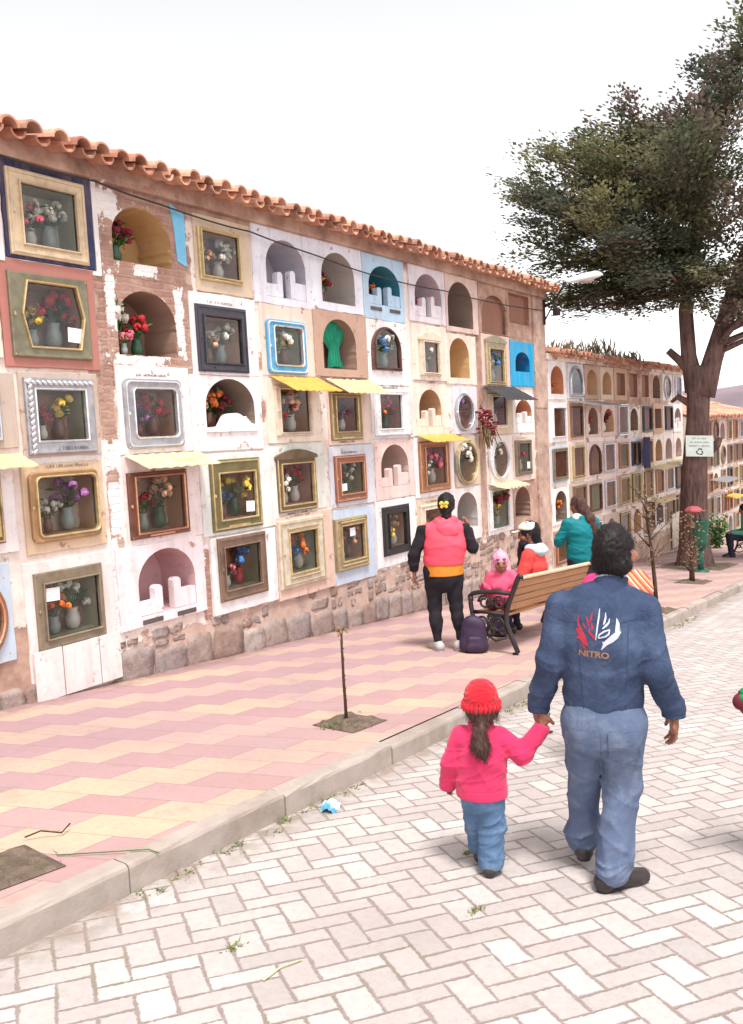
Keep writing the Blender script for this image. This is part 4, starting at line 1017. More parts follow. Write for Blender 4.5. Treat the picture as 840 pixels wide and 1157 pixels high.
# ------------------------------------------------------------------ flowers
STEM = basic('flower_leaf', srgb(62, 96, 48), 0.7, 0.3, 20, 0.0, isl=0.35)
BLO = {k: basic('petal_' + k, srgb(*c), 0.7, 0.2, 30, 0.1, 80, isl=0.35) for k, c in dict(red=(186, 44, 50), pink=(222, 112, 130), yellow=(222, 186, 70), white=(226, 220, 210), purple=(150, 96, 150), crimson=(120, 28, 44), orange=(214, 110, 50), peach=(222, 170, 140), blue=(70, 120, 180)).items()}
VAS = {k: basic('vase_' + k, srgb(*c), 0.35, 0.1, 15, 0.05, 40, spec=0.5) for k, c in dict(green=(40, 84, 60), white=(214, 208, 200), brown=(120, 80, 60), red=(190, 60, 60), glass=(150, 160, 158)).items()}
def make_bouquet(colr, vase, seed, h=0.36, spread=0.155):
    rr = random.Random(seed)
    t = thing('flower_vase', 'flowers', 'flowers')
    vb = MB(); vb.lathe([(0.030, 0), (0.048, 0.03), (0.052, 0.07), (0.036, 0.12), (0.044, 0.15), (0.038, 0.15), (0.03, 0.12)], n=12)
    part('vase', vb, VAS[vase], t, world=False, smooth=True)
    lb = MB(); fb = MB()
    for k in range(13):
        a = rr.uniform(0, 6.28); q = spread * math.sqrt(rr.random()); z = h * rr.uniform(0.62, 1.0) - q * 0.4
        tip = Vector((q * math.cos(a), q * math.sin(a) * 0.7, z))
        lb.tube([(0, 0, 0.12), tip * 0.6 + Vector((0, 0, 0.05)), tip], 0.004, 4, cap=False)
        for _ in range(3):
            c = tip * rr.uniform(0.5, 0.95) + Vector((rr.uniform(-.03, .03), rr.uniform(-.03, .03), 0.04))
            d = Vector((rr.uniform(-1, 1), rr.uniform(-1, 1), rr.uniform(-.2, .8))).normalized(); s2 = d.orthogonal().normalized() * 0.014
            lb.add([c, c + d * 0.035 + s2, c + d * 0.075, c + d * 0.035 - s2], [(0, 1, 2, 3)])
        for _ in range(6):
            d = Vector((rr.uniform(-1, 1), rr.uniform(-1, 1), rr.uniform(-.6, 1))).normalized()
            fb.blob(tip + d * 0.020, (0.026, 0.026, 0.015), 1, 0.2, rot=d.to_track_quat('Z', 'Y').to_euler(), rnd=rr)
    part('leaves', lb, STEM, t, world=False); part('blossoms', fb, BLO[colr], t, world=False)
    return t
PROTO = {}
def place_bouquet(colr, vase, x, y, z, sc, label, rot=0.0, group='flowers left in the niches'):
    key = (colr, vase)
    if key not in PROTO: PROTO[key] = t = make_bouquet(colr, vase, len(PROTO) * 7 + 1)
    else: t = copy_tree(PROTO[key])
    t.location = (x, y, z); t.scale = (sc, sc, sc); t.rotation_euler = (0, 0, rot)
    t['label'] = label; t['group'] = group
    return t
FNAME = dict(tan='tan', olivegrey='olive grey', silver='silver', orange='orange', bronzegrey='bronze grey', redgold='red and gold', cream='cream', darkgrey='dark grey', olive='olive gold', brown='brown', skyblue='sky blue', creamwood='cream', bronze='bronze', paleframe='pale', gold='gold', redwood='red wood', goldpale='pale gold', darkbrown='dark brown', whiteframe='white', black='black', copper='copper', goldgrey='grey gold', silvergold='silver gold')
FLW = {(0, 0): 'white glass', (0, 1): 'red glass', (0, 2): 'yellow brown', (0, 3): 'purple glass', (0, 4): 'white white', (1, 2): 'red brown', (1, 3): 'peach green', (2, 1): 'white glass', (2, 3): 'yellow green', (2, 4): 'blue red', (3, 1): 'white brown',
       (3, 2): 'peach white', (3, 3): 'red white', (3, 4): 'orange white', (4, 2): 'crimson white', (4, 3): 'white green', (4, 4): 'peach brown', (5, 1): 'white glass', (5, 2): 'pink green', (5, 4): 'peach white', (6, 1): 'white glass', (6, 3): 'pink white', (6, 4): 'red white',
       (7, 2): 'purple white', (7, 3): 'white green', (8, 1): 'blue glass', (8, 2): 'crimson white', (8, 3): 'white glass', (8, 4): 'crimson glass', (9, 3): 'red white', (2, 0): 'white white'}
def nth(i): return ORD[9 - i] + ' niche from end pillar'
SECOND = ['pink', 'yellow', 'red', 'white', 'orange', 'purple', 'crimson', 'peach', 'blue']
POS = ['one', 'two', 'three', 'four', 'five']
for n_, ((i, r), s) in enumerate(FLW.items()):
    c, v = s.split(); o, op, fr, fc = NICHE[(i, r)]
    w, h = op[1] - op[0], op[3] - op[2]; sc = min(h * 0.98 / 0.36, w * 1.0 / 0.30)
    oval = (i, r) in ((7, 2), (7, 3), (8, 3)); ow = 0.07 if oval else 0.012
    c2 = SECOND[n_ % 9]; c2 = SECOND[(n_ + 4) % 9] if c2 == c else c2
    lab = lambda q: f'{q} flowers behind {FNAME[fc]} frame, row {POS[r]}, {nth(i)}'
    place_bouquet(c, v, op[0] + (.5 if oval else .66) * w, WALL_Y + 0.105, op[2] + ow, sc, lab(c), rn.uniform(0, 6))
    if not oval: place_bouquet(c2, rn.choice(['white', 'brown', 'glass', 'green']), op[0] + .27 * w, WALL_Y + 0.075, op[2] + ow, sc * rn.uniform(.62, .82), lab(c2), rn.uniform(0, 6))
def in_niche(i, r, u, c, v, k, label, y=0.16):
    o, op, fr, fc = NICHE[(i, r)]; w, h = op[1] - op[0], op[3] - op[2]
    place_bouquet(c, v, op[0] + u * w, WALL_Y + y, op[2] + 0.012, k, label, rn.uniform(0, 6))
in_niche(1, 0, 0.24, 'crimson', 'green', 1.05, 'dark red flowers in a green vase in the ochre open niche with crumbling bricks')
in_niche(1, 1, 0.20, 'white', 'brown', 1.35, 'tall pale greenery at the left of the brown open niche with a crumbled arch')
in_niche(1, 1, 0.50, 'red', 'green', 1.05, 'red flowers in the green vase in the middle of the brown crumbled-arch niche')
in_niche(1, 1, 0.16, 'pink', 'glass', 0.62, 'small jar of pink flowers at the bottom left of the brown crumbled-arch niche', 0.06)
in_niche(2, 2, 0.16, 'peach', 'white', 0.95, 'peach flowers left of the white hump in the white open arch niche')
in_niche(2, 2, 0.42, 'orange', 'brown', 1.1, 'orange flowers behind the white hump in the white open arch niche', 0.24)
in_niche(2, 2, 0.70, 'crimson', 'brown', 1.0, 'dark red flowers right of the white hump in the white open arch niche', 0.26)
in_niche(4, 0, 0.24, 'crimson', 'red', 1.05, 'dark red flowers in a red vase in the top row grey arch niche')
in_niche(4, 0, 0.52, 'yellow', 'brown', 1.0, 'yellowish flowers in a brown vase in the top row grey arch niche', 0.24)
in_niche(5, 0, 0.45, 'orange', 'brown', 0.85, 'orange flowers behind the posts of the teal arch niche', 0.24)
in_niche(6, 0, 0.35, 'red', 'white', 0.95, 'red flowers behind the posts of the lilac arch niche', 0.24)
in_niche(9, 1, 0.35, 'crimson', 'brown', 0.62, 'small dark flowers in the bright blue arch niche')
in_niche(9, 2, 0.5, 'orange', 'brown', 0.85, 'orange flowers behind posts in the niche under the black awning', 0.24)
for x, z, c, v, k, lab in ((16.80, 1.63, 'red', 'white', 1.2, 'red flowers in a white vase on the second block, left of two'), (17.70, 1.63, 'crimson', 'white', 1.3, 'dark red flowers in a white vase on the second block, right of two'),
                           (15.0, 0.14, 'orange', 'brown', 0.95, 'orange flowers in the white arch niche low on the second block by the end pillar'), (15.0, 2.40, 'orange', 'red', 0.7, 'small orange flowers in the top white arch niche of the second block')):
    place_bouquet(c, v, x, WALL_Y + 0.10, z, k, lab)
# dried bouquet hanging from the brown strip
db = thing('dried_bouquet', 'dried dark red bouquet hanging on the wall left of the black awning', 'flowers', (11.80, WALL_Y - 0.16, 1.88))
rr = random.Random(14); fb = MB(); lb = MB()
for k in range(70):
    d = Vector((rr.gauss(0, 1), rr.gauss(0, .6), rr.gauss(0, 1))); d = d.normalized() * rr.uniform(.08, .24)
    fb.blob(d + Vector((0, 0, .04)), (0.03, 0.03, 0.022), 1, 0.3, rnd=rr)
for k in range(60):
    a = Vector((rr.uniform(-.16, .16), rr.uniform(-.1, .06), rr.uniform(-.2, .05))); d = Vector((rr.uniform(-.5, .5), rr.uniform(-.4, .2), -1)).normalized()
    lb.tube([a, a + d * .10, a + d * .2 + Vector((rr.uniform(-.04, .04), 0, 0))], 0.006, 4)
part('blossoms', fb, BLO['crimson'], db, world=False)
part('stems', lb, basic('dry_stems', srgb(120, 100, 70), 0.9, 0.3, 20, 0.0, isl=0.3), db, world=False)
hb = MB(); hb.tube([(0, .09, .28), (0, .02, .15), (0, 0, .0)], 0.008, 6); part('hanging_wire', hb, BLK, db, world=False)
# green curtain bunched in the brown open niche
cb = MB(); vs = []; n, m = 24, 18
o, op, fr, fc = NICHE[(4, 1)]
cx = (op[0] + op[1]) / 2 + 0.03; zt = op[3] - 0.015; H = op[3] - op[2] - 0.04
for a in range(m + 1):
    v = a / m; wd = 0.27 * (1 - 0.62 * min(1, v * 2.2) + 0.10 * max(0, v - .45)) if v > 0.0 else 0.27
    for k in range(n + 1):
        u = k / n * 2 - 1
        vs.append((cx + 0.05 * v + u * wd, WALL_Y + 0.10 + 0.022 * math.sin(u * 14 + v * 3) * (0.5 + v), zt - v * H + 0.02 * (1 - u * u) - 0.15 * (1 - v) * u * u))
cb.add(vs, [(a * (n + 1) + k, a * (n + 1) + k + 1, (a + 1) * (n + 1) + k + 1, (a + 1) * (n + 1) + k) for a in range(m) for k in range(n)])
tag(link_mesh('curtain', cb, basic('green_cloth', srgb(30, 138, 108), 0.8, 0.2, 10, 0.2, 60), smooth=True), 'green curtain gathered in the brown open niche, second row', 'curtain')
# dark cloth on the second block
cb = MB(); vs = []
for a in range(13):
    v = a / 12; wd = 0.19 + 0.06 * math.sin(v * 3.1)
    for k in range(11):
        u = k / 10 * 2 - 1; vs.append((19.82 + u * wd + 0.02 * math.sin(7 * v), WALL_Y - 0.16 - 0.08 * math.cos(u * 1.5) + 0.012 * math.sin(u * 12), 1.45 - 0.70 * v))
cb.add(vs, [(a * 11 + k, a * 11 + k + 1, (a + 1) * 11 + k + 1, (a + 1) * 11 + k) for a in range(12) for k in range(10)])
tag(link_mesh('hanging_cloth', cb, basic('navy_cloth', srgb(52, 54, 84), 0.85, 0.2, 10, 0.2), smooth=True), 'dark navy cloth hanging down the front of the second niche block', 'cloth')
# dry weeds on the roof of the second block
WEED = basic('dry_roof_weed', srgb(128, 108, 86), 0.9, 0.3, 10, 0.0, isl=0.4)
for k, (wx, wz, sc, lab) in enumerate(((15.3, 3.10, 0.55, 'small dry weed clump on the second block roof, close to the taller wall end'), (17.3, 3.12, 0.85, 'bushy dry weed clump on the second block roof, the widest of the three'), (19.0, 3.12, 0.5, 'dry weed clump farthest along the second block roof, lowest of the three'))):
    wb = MB(); rr = random.Random(50 + k)
    for q in range(110):
        a = Vector((rr.gauss(0, .55) * sc, rr.uniform(-.25, .35), 0)); d = Vector((rr.uniform(-.5, .5), rr.uniform(-.5, .5), 1)).normalized(); hgt = sc * rr.uniform(.25, .75) * max(.25, 1 - abs(a.x) / (1.5 * sc))
        s2 = Vector((rr.uniform(-1, 1), rr.uniform(-1, 1), 0)).normalized() * 0.012
        tip = a + d * hgt + Vector((rr.uniform(-.1, .1), rr.uniform(-.1, .1), 0))
        wb.add([a - s2, a + s2, a + d * hgt * .6 + s2, tip, a + d * hgt * .6 - s2], [(0, 1, 2, 3, 4)])
    o = link_mesh('dry_weed', wb, WEED); o.location = (wx, 5.95, wz); tag(o, lab, 'weed', 'dry weeds on the roof')
# ------------------------------------------------------------------ big conifer
def bark_material(name, c1, c2, sc=1.0):
    m, t, b = new_mat(name)
    p = t.pos(); x, y, z = t.sep(p)
    v = t.comb(t.m('MULTIPLY', x, 14 * sc), t.m('MULTIPLY', y, 14 * sc), t.m('MULTIPLY', z, 2.2 * sc))
    n = t.noise(v, 1.0, 5, 0.65, 0.6); n2 = t.noise(p, 3.0, 4)
    c = t.mix(t.mr(n, 0.35, 0.65), c1, c2); c = t.mix(t.mr(n2, 0.45, 0.75, 0, 0.5), c, tuple(q * 1.35 for q in c2))
    t.put(b.inputs['Base Color'], c); b.inputs['Roughness'].default_value = 0.95; b.inputs['Specular IOR Level'].default_value = 0.1
    t.put(b.inputs['Normal'], t.bump(n, 0.9, 0.03))
    return m
BARK = bark_material('conifer_bark', srgb(74, 56, 54), srgb(122, 98, 92))
def leaf_material():
    m, t, b = new_mat('conifer_spray')
    a = t.attr('Col'); isl = t.island()
    c = t.mix(1.0, a, t.ramp(isl, (0, 0.6), (1, 1.35)), 'MULTIPLY')
    t.put(b.inputs['Base Color'], c); b.inputs['Roughness'].default_value = 0.75; b.inputs['Specular IOR Level'].default_value = 0.2
    o2 = m.node_tree.nodes['Material Output']; tl = t.n('ShaderNodeBsdfTranslucent'); t.put(tl.inputs[0], c); ms = t.n('ShaderNodeMixShader'); ms.inputs[0].default_value = .30
    m.node_tree.links.new(b.outputs[0], ms.inputs[1]); m.node_tree.links.new(tl.outputs[0], ms.inputs[2]); m.node_tree.links.new(ms.outputs[0], o2.inputs[0])
    return m
LEAF = leaf_material()
TX, TY = 18.45, 4.5
tree = thing('conifer_tree', 'huge dark conifer with a forked reddish trunk and layered crown over the pavement', 'tree', (TX, TY, ground(TX)))
TZ = ground(TX)
vr = Vector((math.sin(0.33), -math.cos(0.33), 0)); vd = Vector((math.cos(0.33), math.sin(0.33), 0))  # across / away from the street view
def TP(r, h, d=0.0): return Vector((0, 0, h)) + vr * r + vd * d          # across, up, away: tree-local metres
rt = random.Random(77)
tb = MB()
def ragged_tube(mb, pts, rads, n=18, amp=0.06, seed=0):
    q = MB(); q.tube(pts, rads, n); rs = random.Random(seed); ph = [rs.uniform(0, 6.28) for _ in range(4)]
    vs = []
    for k, v in enumerate(q.v):
        ring_i, j = divmod(k, n); c = Vector(pts[min(ring_i, len(pts) - 1)]); d = Vector(v) - c; th = j / n * 6.283
        f = 1 + amp * (math.sin(3 * th + ph[0] + ring_i * .15) + 0.6 * math.sin(7 * th + ph[1] + ring_i * .3) + rs.uniform(-.5, .5))
        vs.append(c + d * f)
    mb.add(vs, q.f)
ragged_tube(tb, [TP(0, -.15), TP(0, .1), TP(.0, .45), TP(.0, 1.0), TP(.02, 1.7), TP(.07, 2.4), TP(.12, 3.0), TP(.14, 3.6), TP(.16, 4.1)], [.50, .37, .30, .275, .255, .235, .225, .225, .225], 22, 0.05, 1)
stemA = [TP(.10, 3.6), TP(-.02, 4.3), TP(-.06, 5.2), TP(.12, 6.4), TP(.35, 7.5), TP(.55, 8.5), TP(.75, 9.5), TP(.9, 10.3)]
ragged_tube(tb, stemA, [.21, .155, .14, .125, .10, .07, .04, .02], 14, 0.05, 2)
stemB = [TP(.22, 3.5), TP(.42, 4.2), TP(.68, 5.0), TP(1.0, 6.0), TP(1.5, 7.4), TP(2.0, 8.8), TP(2.3, 10.2)]
ragged_tube(tb, stemB, [.24, .19, .165, .14, .10, .06, .03], 14, 0.05, 3)
ragged_tube(tb, [TP(.02, 3.95), TP(-.22, 4.25), TP(-.42, 4.45)], [.10, .085, .075], 10, 0.08, 4)      # sawn stub
ragged_tube(tb, [TP(.28, 2.35), TP(.48, 2.5), TP(.56, 2.62)], [.12, .09, .04], 9, 0.1, 5)
ragged_tube(tb, [TP(-.02, 3.35), TP(-.25, 3.5), TP(-.38, 3.4)], [.08, .06, .03], 9, 0.1, 6)
tr = link_mesh('trunk', tb, BARK, tree, smooth=True)
limbs = MB(); leafv = []; leafcol = []
def bez(p0, p1, p2, t): return p0 * (1 - t) ** 2 + p1 * 2 * t * (1 - t) + p2 * t * t
GREENS = [srgb(102, 110, 86), srgb(122, 128, 92), srgb(92, 100, 88), srgb(134, 132, 98), srgb(118, 108, 96), srgb(124, 108, 100)]
def clump(c, dirv, size, tone, n):
    side = dirv.cross(Vector((0, 0, 1))).normalized(); up = side.cross(dirv).normalized()
    for _ in range(n):
        a, b2, g2 = (max(-.85, min(.85, rt.gauss(0, .48))), max(-.85, min(.85, rt.gauss(0, .46))), max(-.30, min(.34, rt.gauss(0, .17))))
        p = c + dirv * a * size + side * b2 * size * .8 + up * (g2 * size - .10 * size * (a * a + b2 * b2))
        d = (dirv * rt.uniform(.4, 1.2) + side * (b2 * 1.2 + rt.uniform(-.6, .6)) + Vector((0, 0, rt.uniform(-.35, .35)))).normalized()
        L = rt.uniform(.05, .115); W = L * rt.uniform(.26, .40)
        q = d.cross(Vector((rt.uniform(-.5, .5), rt.uniform(-.5, .5), 1))).normalized() * W
        leafv.append((p - d * L * .5, p + q, p + d * L * .6, p - q))
        k = rt.uniform(.8, 1.2)
        leafcol.append((tone[0] * k, tone[1] * k, tone[2] * k, 1))
tips = [(-3.2, 5.55, .1), (-2.6, 5.35, -.4), (-3.95, 8.05, -.3), (-3.6, 7.9, .8), (-3.7, 7.0, .3), (-3.75, 8.7, .2), (-3.3, 9.3, -.4), (-2.9, 9.6, .6), (-3.5, 6.35, -.5), (-2.6, 9.75, -.2), (-2.9, 5.6, .2), (-2.2, 5.9, .9), (-3.1, 7.4, -1.2), (-2.4, 8.3, 1.6), (-2.2, 7.0, -2.0), (-1.6, 9.9, .2), (-1.2, 10.0, -.8), (-.8, 9.6, 1.2), (-2.0, 9.0, -1.4), (-1.7, 6.3, -2.4), (-1.2, 5.7, -1.6), (-1.3, 5.5, 1.4), (-.6, 5.5, -2.3), (-.5, 7.9, -2.6),
        (.4, 5.4, -2.0), (.2, 10.9, -.4), (.9, 11.6, .3), (.5, 11.2, -.2), (1.3, 12.2, .0), (1.2, 11.0, -.9), (.2, 9.0, -2.2), (1.0, 7.0, -2.8), (1.2, 5.4, -1.8), (1.8, 5.9, -2.4), (2.2, 10.4, -.6), (2.9, 9.9, .2), (2.8, 8.6, -1.6), (3.6, 8.7, .5), (3.4, 7.3, -1.2), (4.0, 7.2, .3), (3.3, 6.0, -.8), (2.6, 5.5, .7), (2.2, 5.2, -.6), (3.9, 6.2, 1.0), (2.0, 9.0, 2.0), (.6, 8.2, 2.6), (-.9, 6.8, 2.6), (1.9, 6.6, 2.6), (.2, 6.0, 2.2), (-2.0, 7.6, .2), (-1.2, 8.6, -1.2), (-.4, 6.9, -1.2), (1.9, 7.8, -1.0), (-2.7, 6.5, .9), (-3.0, 8.5, 1.2), (-.1, 9.9, .8), (2.9, 11.2, .2), (-3.55, 7.55, -.7), (-2.3, 9.2, .5), (.7, 9.9, -1.3), (-.2, 5.2, -.6)]
for (r_, h_, d_) in tips:
    if r_ < 0: r_ *= .86
    if r_ < 1.0 and h_ > 8.4: h_ -= .75
    cap = (9.25 + .17 * max(r_, -2.6) if r_ < .2 else 9.3 + (r_ - .2) * 1.2) - .17 * max(0, -d_)
    h_ = min(h_, cap)
    if h_ < 6.3 and r_ < .6 and not (r_ < -2.5 and h_ < 5.1): h_ += .12
    tip = TP(r_, h_, d_)
    stem = stemA if r_ < .9 else stemB
    h0 = max(4.2, min(h_ - 0.28 * (abs(r_ - .4) + abs(d_)) - .2, stem[-1].z - .6))
    if h_ < 6.7 and r_ < .6: h0 = min(max(h0, h_ + .15 + .1 * rt.random()), stem[-1].z - 1)
    a = stem[0]
    for p, q in zip(stem, stem[1:]):
        if p.z <= h0 <= q.z: a = p + (q - p) * ((h0 - p.z) / (q.z - p.z))
    mid = (a + tip) / 2 + Vector((0, 0, -.25 + .25 * rt.random()))
    L = (tip - a).length
    pts = [bez(a, mid, tip, k / 7) for k in range(8)]
    rad0 = .03 + .016 * L
    limbs.tube(pts, [rad0 * (1 - .86 * k / 7) + .006 for k in range(8)], 6)
    tone0 = rt.choice(GREENS)
    nc = int(6 + L * 6.5)
    for k in range(nc):
        u = .30 + .72 * (k + rt.random()) / nc
        p = bez(a, mid, tip, min(u, 1.0)); d = (bez(a, mid, tip, min(u + .05, 1.05)) - bez(a, mid, tip, u - .05)).normalized()
        wdt = .62 * (1.15 - abs(u - .55))
        if p.z < 4.95 and r_ > -1.6: continue
        off = Vector((rt.gauss(0, wdt * .6), rt.gauss(0, wdt * .6), rt.gauss(0.05, .14)))
        c = p + off
        d2 = (d + off * .8).normalized()
        tone = tuple(x * (1 - .5 * .5) + y * .25 for x, y in zip(tone0, rt.choice(GREENS)))
        clump(c, d2, rt.uniform(.32, .58), tone, int(rt.uniform(80, 130)))
        if rt.random() < .5: limbs.tube([p, (p + c) / 2 + Vector((0, 0, .03)), c], [.014, .010, .005], 4)
lv = np.array([[tuple(q) for q in f] for f in leafv], dtype=np.float32).reshape(-1, 3)
lm = MB(); lm.v = [tuple(map(float, q)) for q in lv]; lm.f = [(4 * k, 4 * k + 1, 4 * k + 2, 4 * k + 3) for k in range(len(leafv))]; lm.mi = [0] * len(leafv)
link_mesh('crown', lm, LEAF, tree, cols=np.repeat(np.array(leafcol, np.float32), 4, axis=0))
link_mesh('limbs', limbs, BARK, tree, smooth=True)
print('LEAVES', len(leafv))

# sign wired to the trunk
sg = thing('recycling_sign', 'white sign with three lines of print and a recycling symbol on the conifer trunk', 'sign', (18.15, 4.28, 1.25))
nrm = Vector((-math.sin(math.atan2(.46, .30)), -.0, 0))
ux = Vector((0.30, -0.46, 0)).normalized(); nz = Vector((-ux.y, ux.x, 0)); nz = nz if nz.dot(Vector((-1, -.3, 0))) > 0 else -nz
def SP(u, v, d=0.0): return ux * u + Vector((0, 0, v)) + nz * d
WHITEP = basic('sign_enamel', srgb(222, 232, 226), 0.4, 0.04, 6, 0.05, dirt=srgb(180, 186, 178), dirt_amt=0.4)
DKG = basic('sign_print', srgb(52, 70, 62), 0.6, 0.1, 10, 0.0)
sb = MB(); c8 = [(-.275, -.21), (.275, -.21), (.275, .21), (-.275, .21)]
sb.add([SP(u, v + u * -.06, d) for d in (0.0, .012) for u, v in c8], [(0, 3, 2, 1), (4, 5, 6, 7), (0, 1, 5, 4), (1, 2, 6, 5), (2, 3, 7, 6), (3, 0, 4, 7)])
link_mesh('panel', sb, WHITEP, sg)
pb = MB(); rr = random.Random(6)
def quad(u0, u1, v0, v1):
    pb.add([SP(u, v - u * .06, .016) for u, v in ((u0, v0), (u1, v0), (u1, v1), (u0, v1))], [(0, 1, 2, 3)])
for (v, words, hh) in ((.150, (.07, .06, .10), .026), (.075, (.05, .15, .12), .026), (.0, (.15, .04, .17), .026)):
    tot = sum(words) + .03 * (len(words) - 1); u = -tot / 2
    for wl in words:
        e = u + wl
        while u < e - .008:
            lw = rr.uniform(.008, .014); hq = hh * rr.choice((.7, 1, 1))
            k = rr.randrange(3)
            quad(u, u + lw * .45, v - hh / 2, v - hh / 2 + hq)
            if k: quad(u, u + lw, v - hh / 2 + hq * (.8 if k == 1 else .4), v - hh / 2 + hq * (1.0 if k == 1 else .58))
            else: quad(u, u + lw, v - hh / 2, v - hh / 2 + hq * .2)
            u += lw + .005
        u = e + .03
for k in range(3):          # three chasing arrows
    a0 = R(90 + 120 * k); 
    def rp(x, y): return (x * math.cos(a0 - R(90)) - y * math.sin(a0 - R(90)), x * math.sin(a0 - R(90)) + y * math.cos(a0 - R(90)) - .115)
    for poly in ([(-.046, .026), (-.022, .026), (-.004, .056), (-.018, .068), (-.030, .060)], [(-.018, .068), (-.004, .056), (.012, .056), (.022, .042), (.034, .060), (.026, .070), (.012, .074)], [(.010, .036), (.050, .030), (.040, .066)]):
        pb.add([SP(rp(x, y)[0], rp(x, y)[1] - rp(x, y)[0] * .06, .016 + .001 * k) for x, y in poly], [tuple(range(len(poly)))])
link_mesh('print', pb, DKG, sg)

# street lamp on the corner of the nearest block
lp = thing('street_lamp', 'white cobra-head street lamp on a bracket at the nearest block roof corner', 'street lamp', (14.40, 5.92, 3.60))
LM = basic('lamp_enamel', srgb(226, 226, 226), 0.35, 0.05, 8, 0.05, dirt=srgb(180, 176, 172), dirt_amt=0.4)
IRON = basic('painted_iron', srgb(58, 50, 52), 0.5, 0.2, 14, 0.2, 60, 0.4)
O = Vector(lp.location)
def LPp(*a): return Vector(a) - O
mb = MB(); mb.tube([LPp(14.40, 5.93, 3.55), LPp(14.40, 5.93, 3.98)], .022, 8); mb.tube([LPp(14.40, 5.93, 3.86), LPp(14.36, 5.75, 3.90), LPp(14.28, 5.55, 4.10), LPp(14.25, 5.46, 4.19)], .020, 8); mb.tube([LPp(14.40, 5.93, 3.62), LPp(14.33, 5.66, 3.98)], .013, 6)
link_mesh('bracket', mb, IRON, lp, smooth=True)
a, e = LPp(14.25, 5.46, 4.19), LPp(14.60, 4.95, 4.29); ax = (e - a)
hd = MB(); prof = [(0, .030), (.06, .045), (.22, .075), (.5, .105), (.78, .098), (.93, .065), (1, .02)]
n = 14; vs = []; d = ax.normalized(); sdv = d.cross(Vector((0, 0, 1))).normalized(); upq = sdv.cross(d)
for u, rq in prof:
    for j in range(n):
        th = 2 * math.pi * j / n; zz = math.sin(th) * rq * (.85 if math.sin(th) > 0 else .42)
        vs.append(a + ax * u + sdv * math.cos(th) * rq + upq * zz)
fs = [(k * n + j, k * n + (j + 1) % n, (k + 1) * n + (j + 1) % n, (k + 1) * n + j) for k in range(len(prof) - 1) for j in range(n)]
fs += [tuple(range(n - 1, -1, -1)), tuple((len(prof) - 1) * n + j for j in range(n))]
hd.add(vs, fs); link_mesh('lamp_head', hd, LM, lp, smooth=True)
ln = MB(); ln.blob(a + ax * .58 - upq * .045, (.12, .085, .045), 2, rot=d.to_track_quat('X', 'Z').to_euler()); link_mesh('lamp_lens', ln, basic('lamp_lens', srgb(176, 160, 150), 0.3, 0.05, 6, 0.0), lp, smooth=True)
bx = MB(); bx.box(LPp(14.38, 5.70, 3.74), (.12, .10, .12), bev=.01); link_mesh('control_box', bx, IRON, lp)

# ------------------------------------------------------------------ benches
WOOD = None
def wood_material():
    m, t, b = new_mat('bench_wood')
    p = t.obj(); x, y, z = t.sep(p)
    n = t.noise(t.comb(t.m('MULTIPLY', x, 2.0), t.m('MULTIPLY', y, 28.0), t.m('MULTIPLY', z, 28.0)), 1.0, 5, 0.6, 0.4)
    c = t.mix(t.mr(n, .3, .7), srgb(146, 98, 64), srgb(178, 128, 86)); c = t.mix(1.0, c, t.ramp(t.island(), (0, .85), (1, 1.1)), 'MULTIPLY')
    t.put(b.inputs['Base Color'], c); b.inputs['Roughness'].default_value = .5; t.put(b.inputs['Normal'], t.bump(n, .3, .004)); return m
WOOD = wood_material()
def make_bench():
    t = thing('park_bench', 'bench', 'bench')
    L = 2.1
    sl = MB()
    for k in range(5): sl.box((L / 2, .09 + k * .080,   .395 - .006 * (k - 2) ** 2 * .4), (L - .06, .066, .028), bev=.008)
    link_mesh('seat', sl, WOOD, t)
    bk = MB()
    for k in range(4):
        zz = .465 + k * .074
        bk.box((L / 2, .045 - .30 * (zz - .45), zz), (L - .06, .026, .070), bev=.007, rx=Euler((R(16), 0, 0)))
    link_mesh('backrest', bk, WOOD, t)
    rl = MB(); rl.box((L / 2, -.055, .752), (L - .04, .05, .022), bev=.006, rx=Euler((R(16), 0, 0))); link_mesh('top_rail', rl, basic('pale_rail_wood', srgb(206, 176, 146), .5, .12, 12, .1), t)
    for ex in (.02, L - .02):
        e = MB()
        T = lambda pts, r=.017: e.tube([(ex, yy, zz) for yy, zz in pts], r, 7)
        T([(-.02, 0), (-.06, .03), (.0, .16), (.06, .30), (.06, .40), (.035, .50), (-.02, .64), (-.065, .755), (-.08, .785), (-.10, .775), (-.095, .75)], .026)   # rear leg and back post with a scroll
        T([(.52, .0), (.555, .02), (.52, .12), (.46, .24), (.43, .34), (.44, .40), (.455, .48), (.455, .55)], .024)     # front leg
        T([(.06, .39), (.26, .40), (.44, .40)], .018); T([(.0, .60), (.18, .61), (.34, .60), (.43, .58), (.465, .55), (.46, .52), (.435, .525)], .024)
        T([(.06, .16), (.18, .12), (.28, .18), (.38, .13), (.50, .14)], .012)
        for (cy2, cz2, rr2) in ((.15, .28, .080), (.32, .28, .080), (.235, .21, .05), (.14, .50, .070), (.30, .50, .070), (.405, .26, .04), (.235, .35, .03), (.10, .22, .04)):
            T([(cy2 + rr2 * (1 - .035 * k) * math.cos(k * .55), cz2 + rr2 * (1 - .035 * k) * math.sin(k * .55)) for k in range(16)], .0125)
        e.blob((ex, .22, .50), (.014, .030, .045), 2); e.blob((ex, .235, .28), (.014, .03, .04), 2)
        link_mesh('iron_end', e, IRON, t, smooth=True)
    return t
bench = make_bench(); bench['label'] = 'wooden bench with black scrolled iron ends, its back to the street, people sitting on it'; bench['group'] = 'benches on the pavement'
slope = math.atan(GS)
bench.location = (7.66, 3.62, ground(7.66)); bench.rotation_euler = (0, -slope, 0)
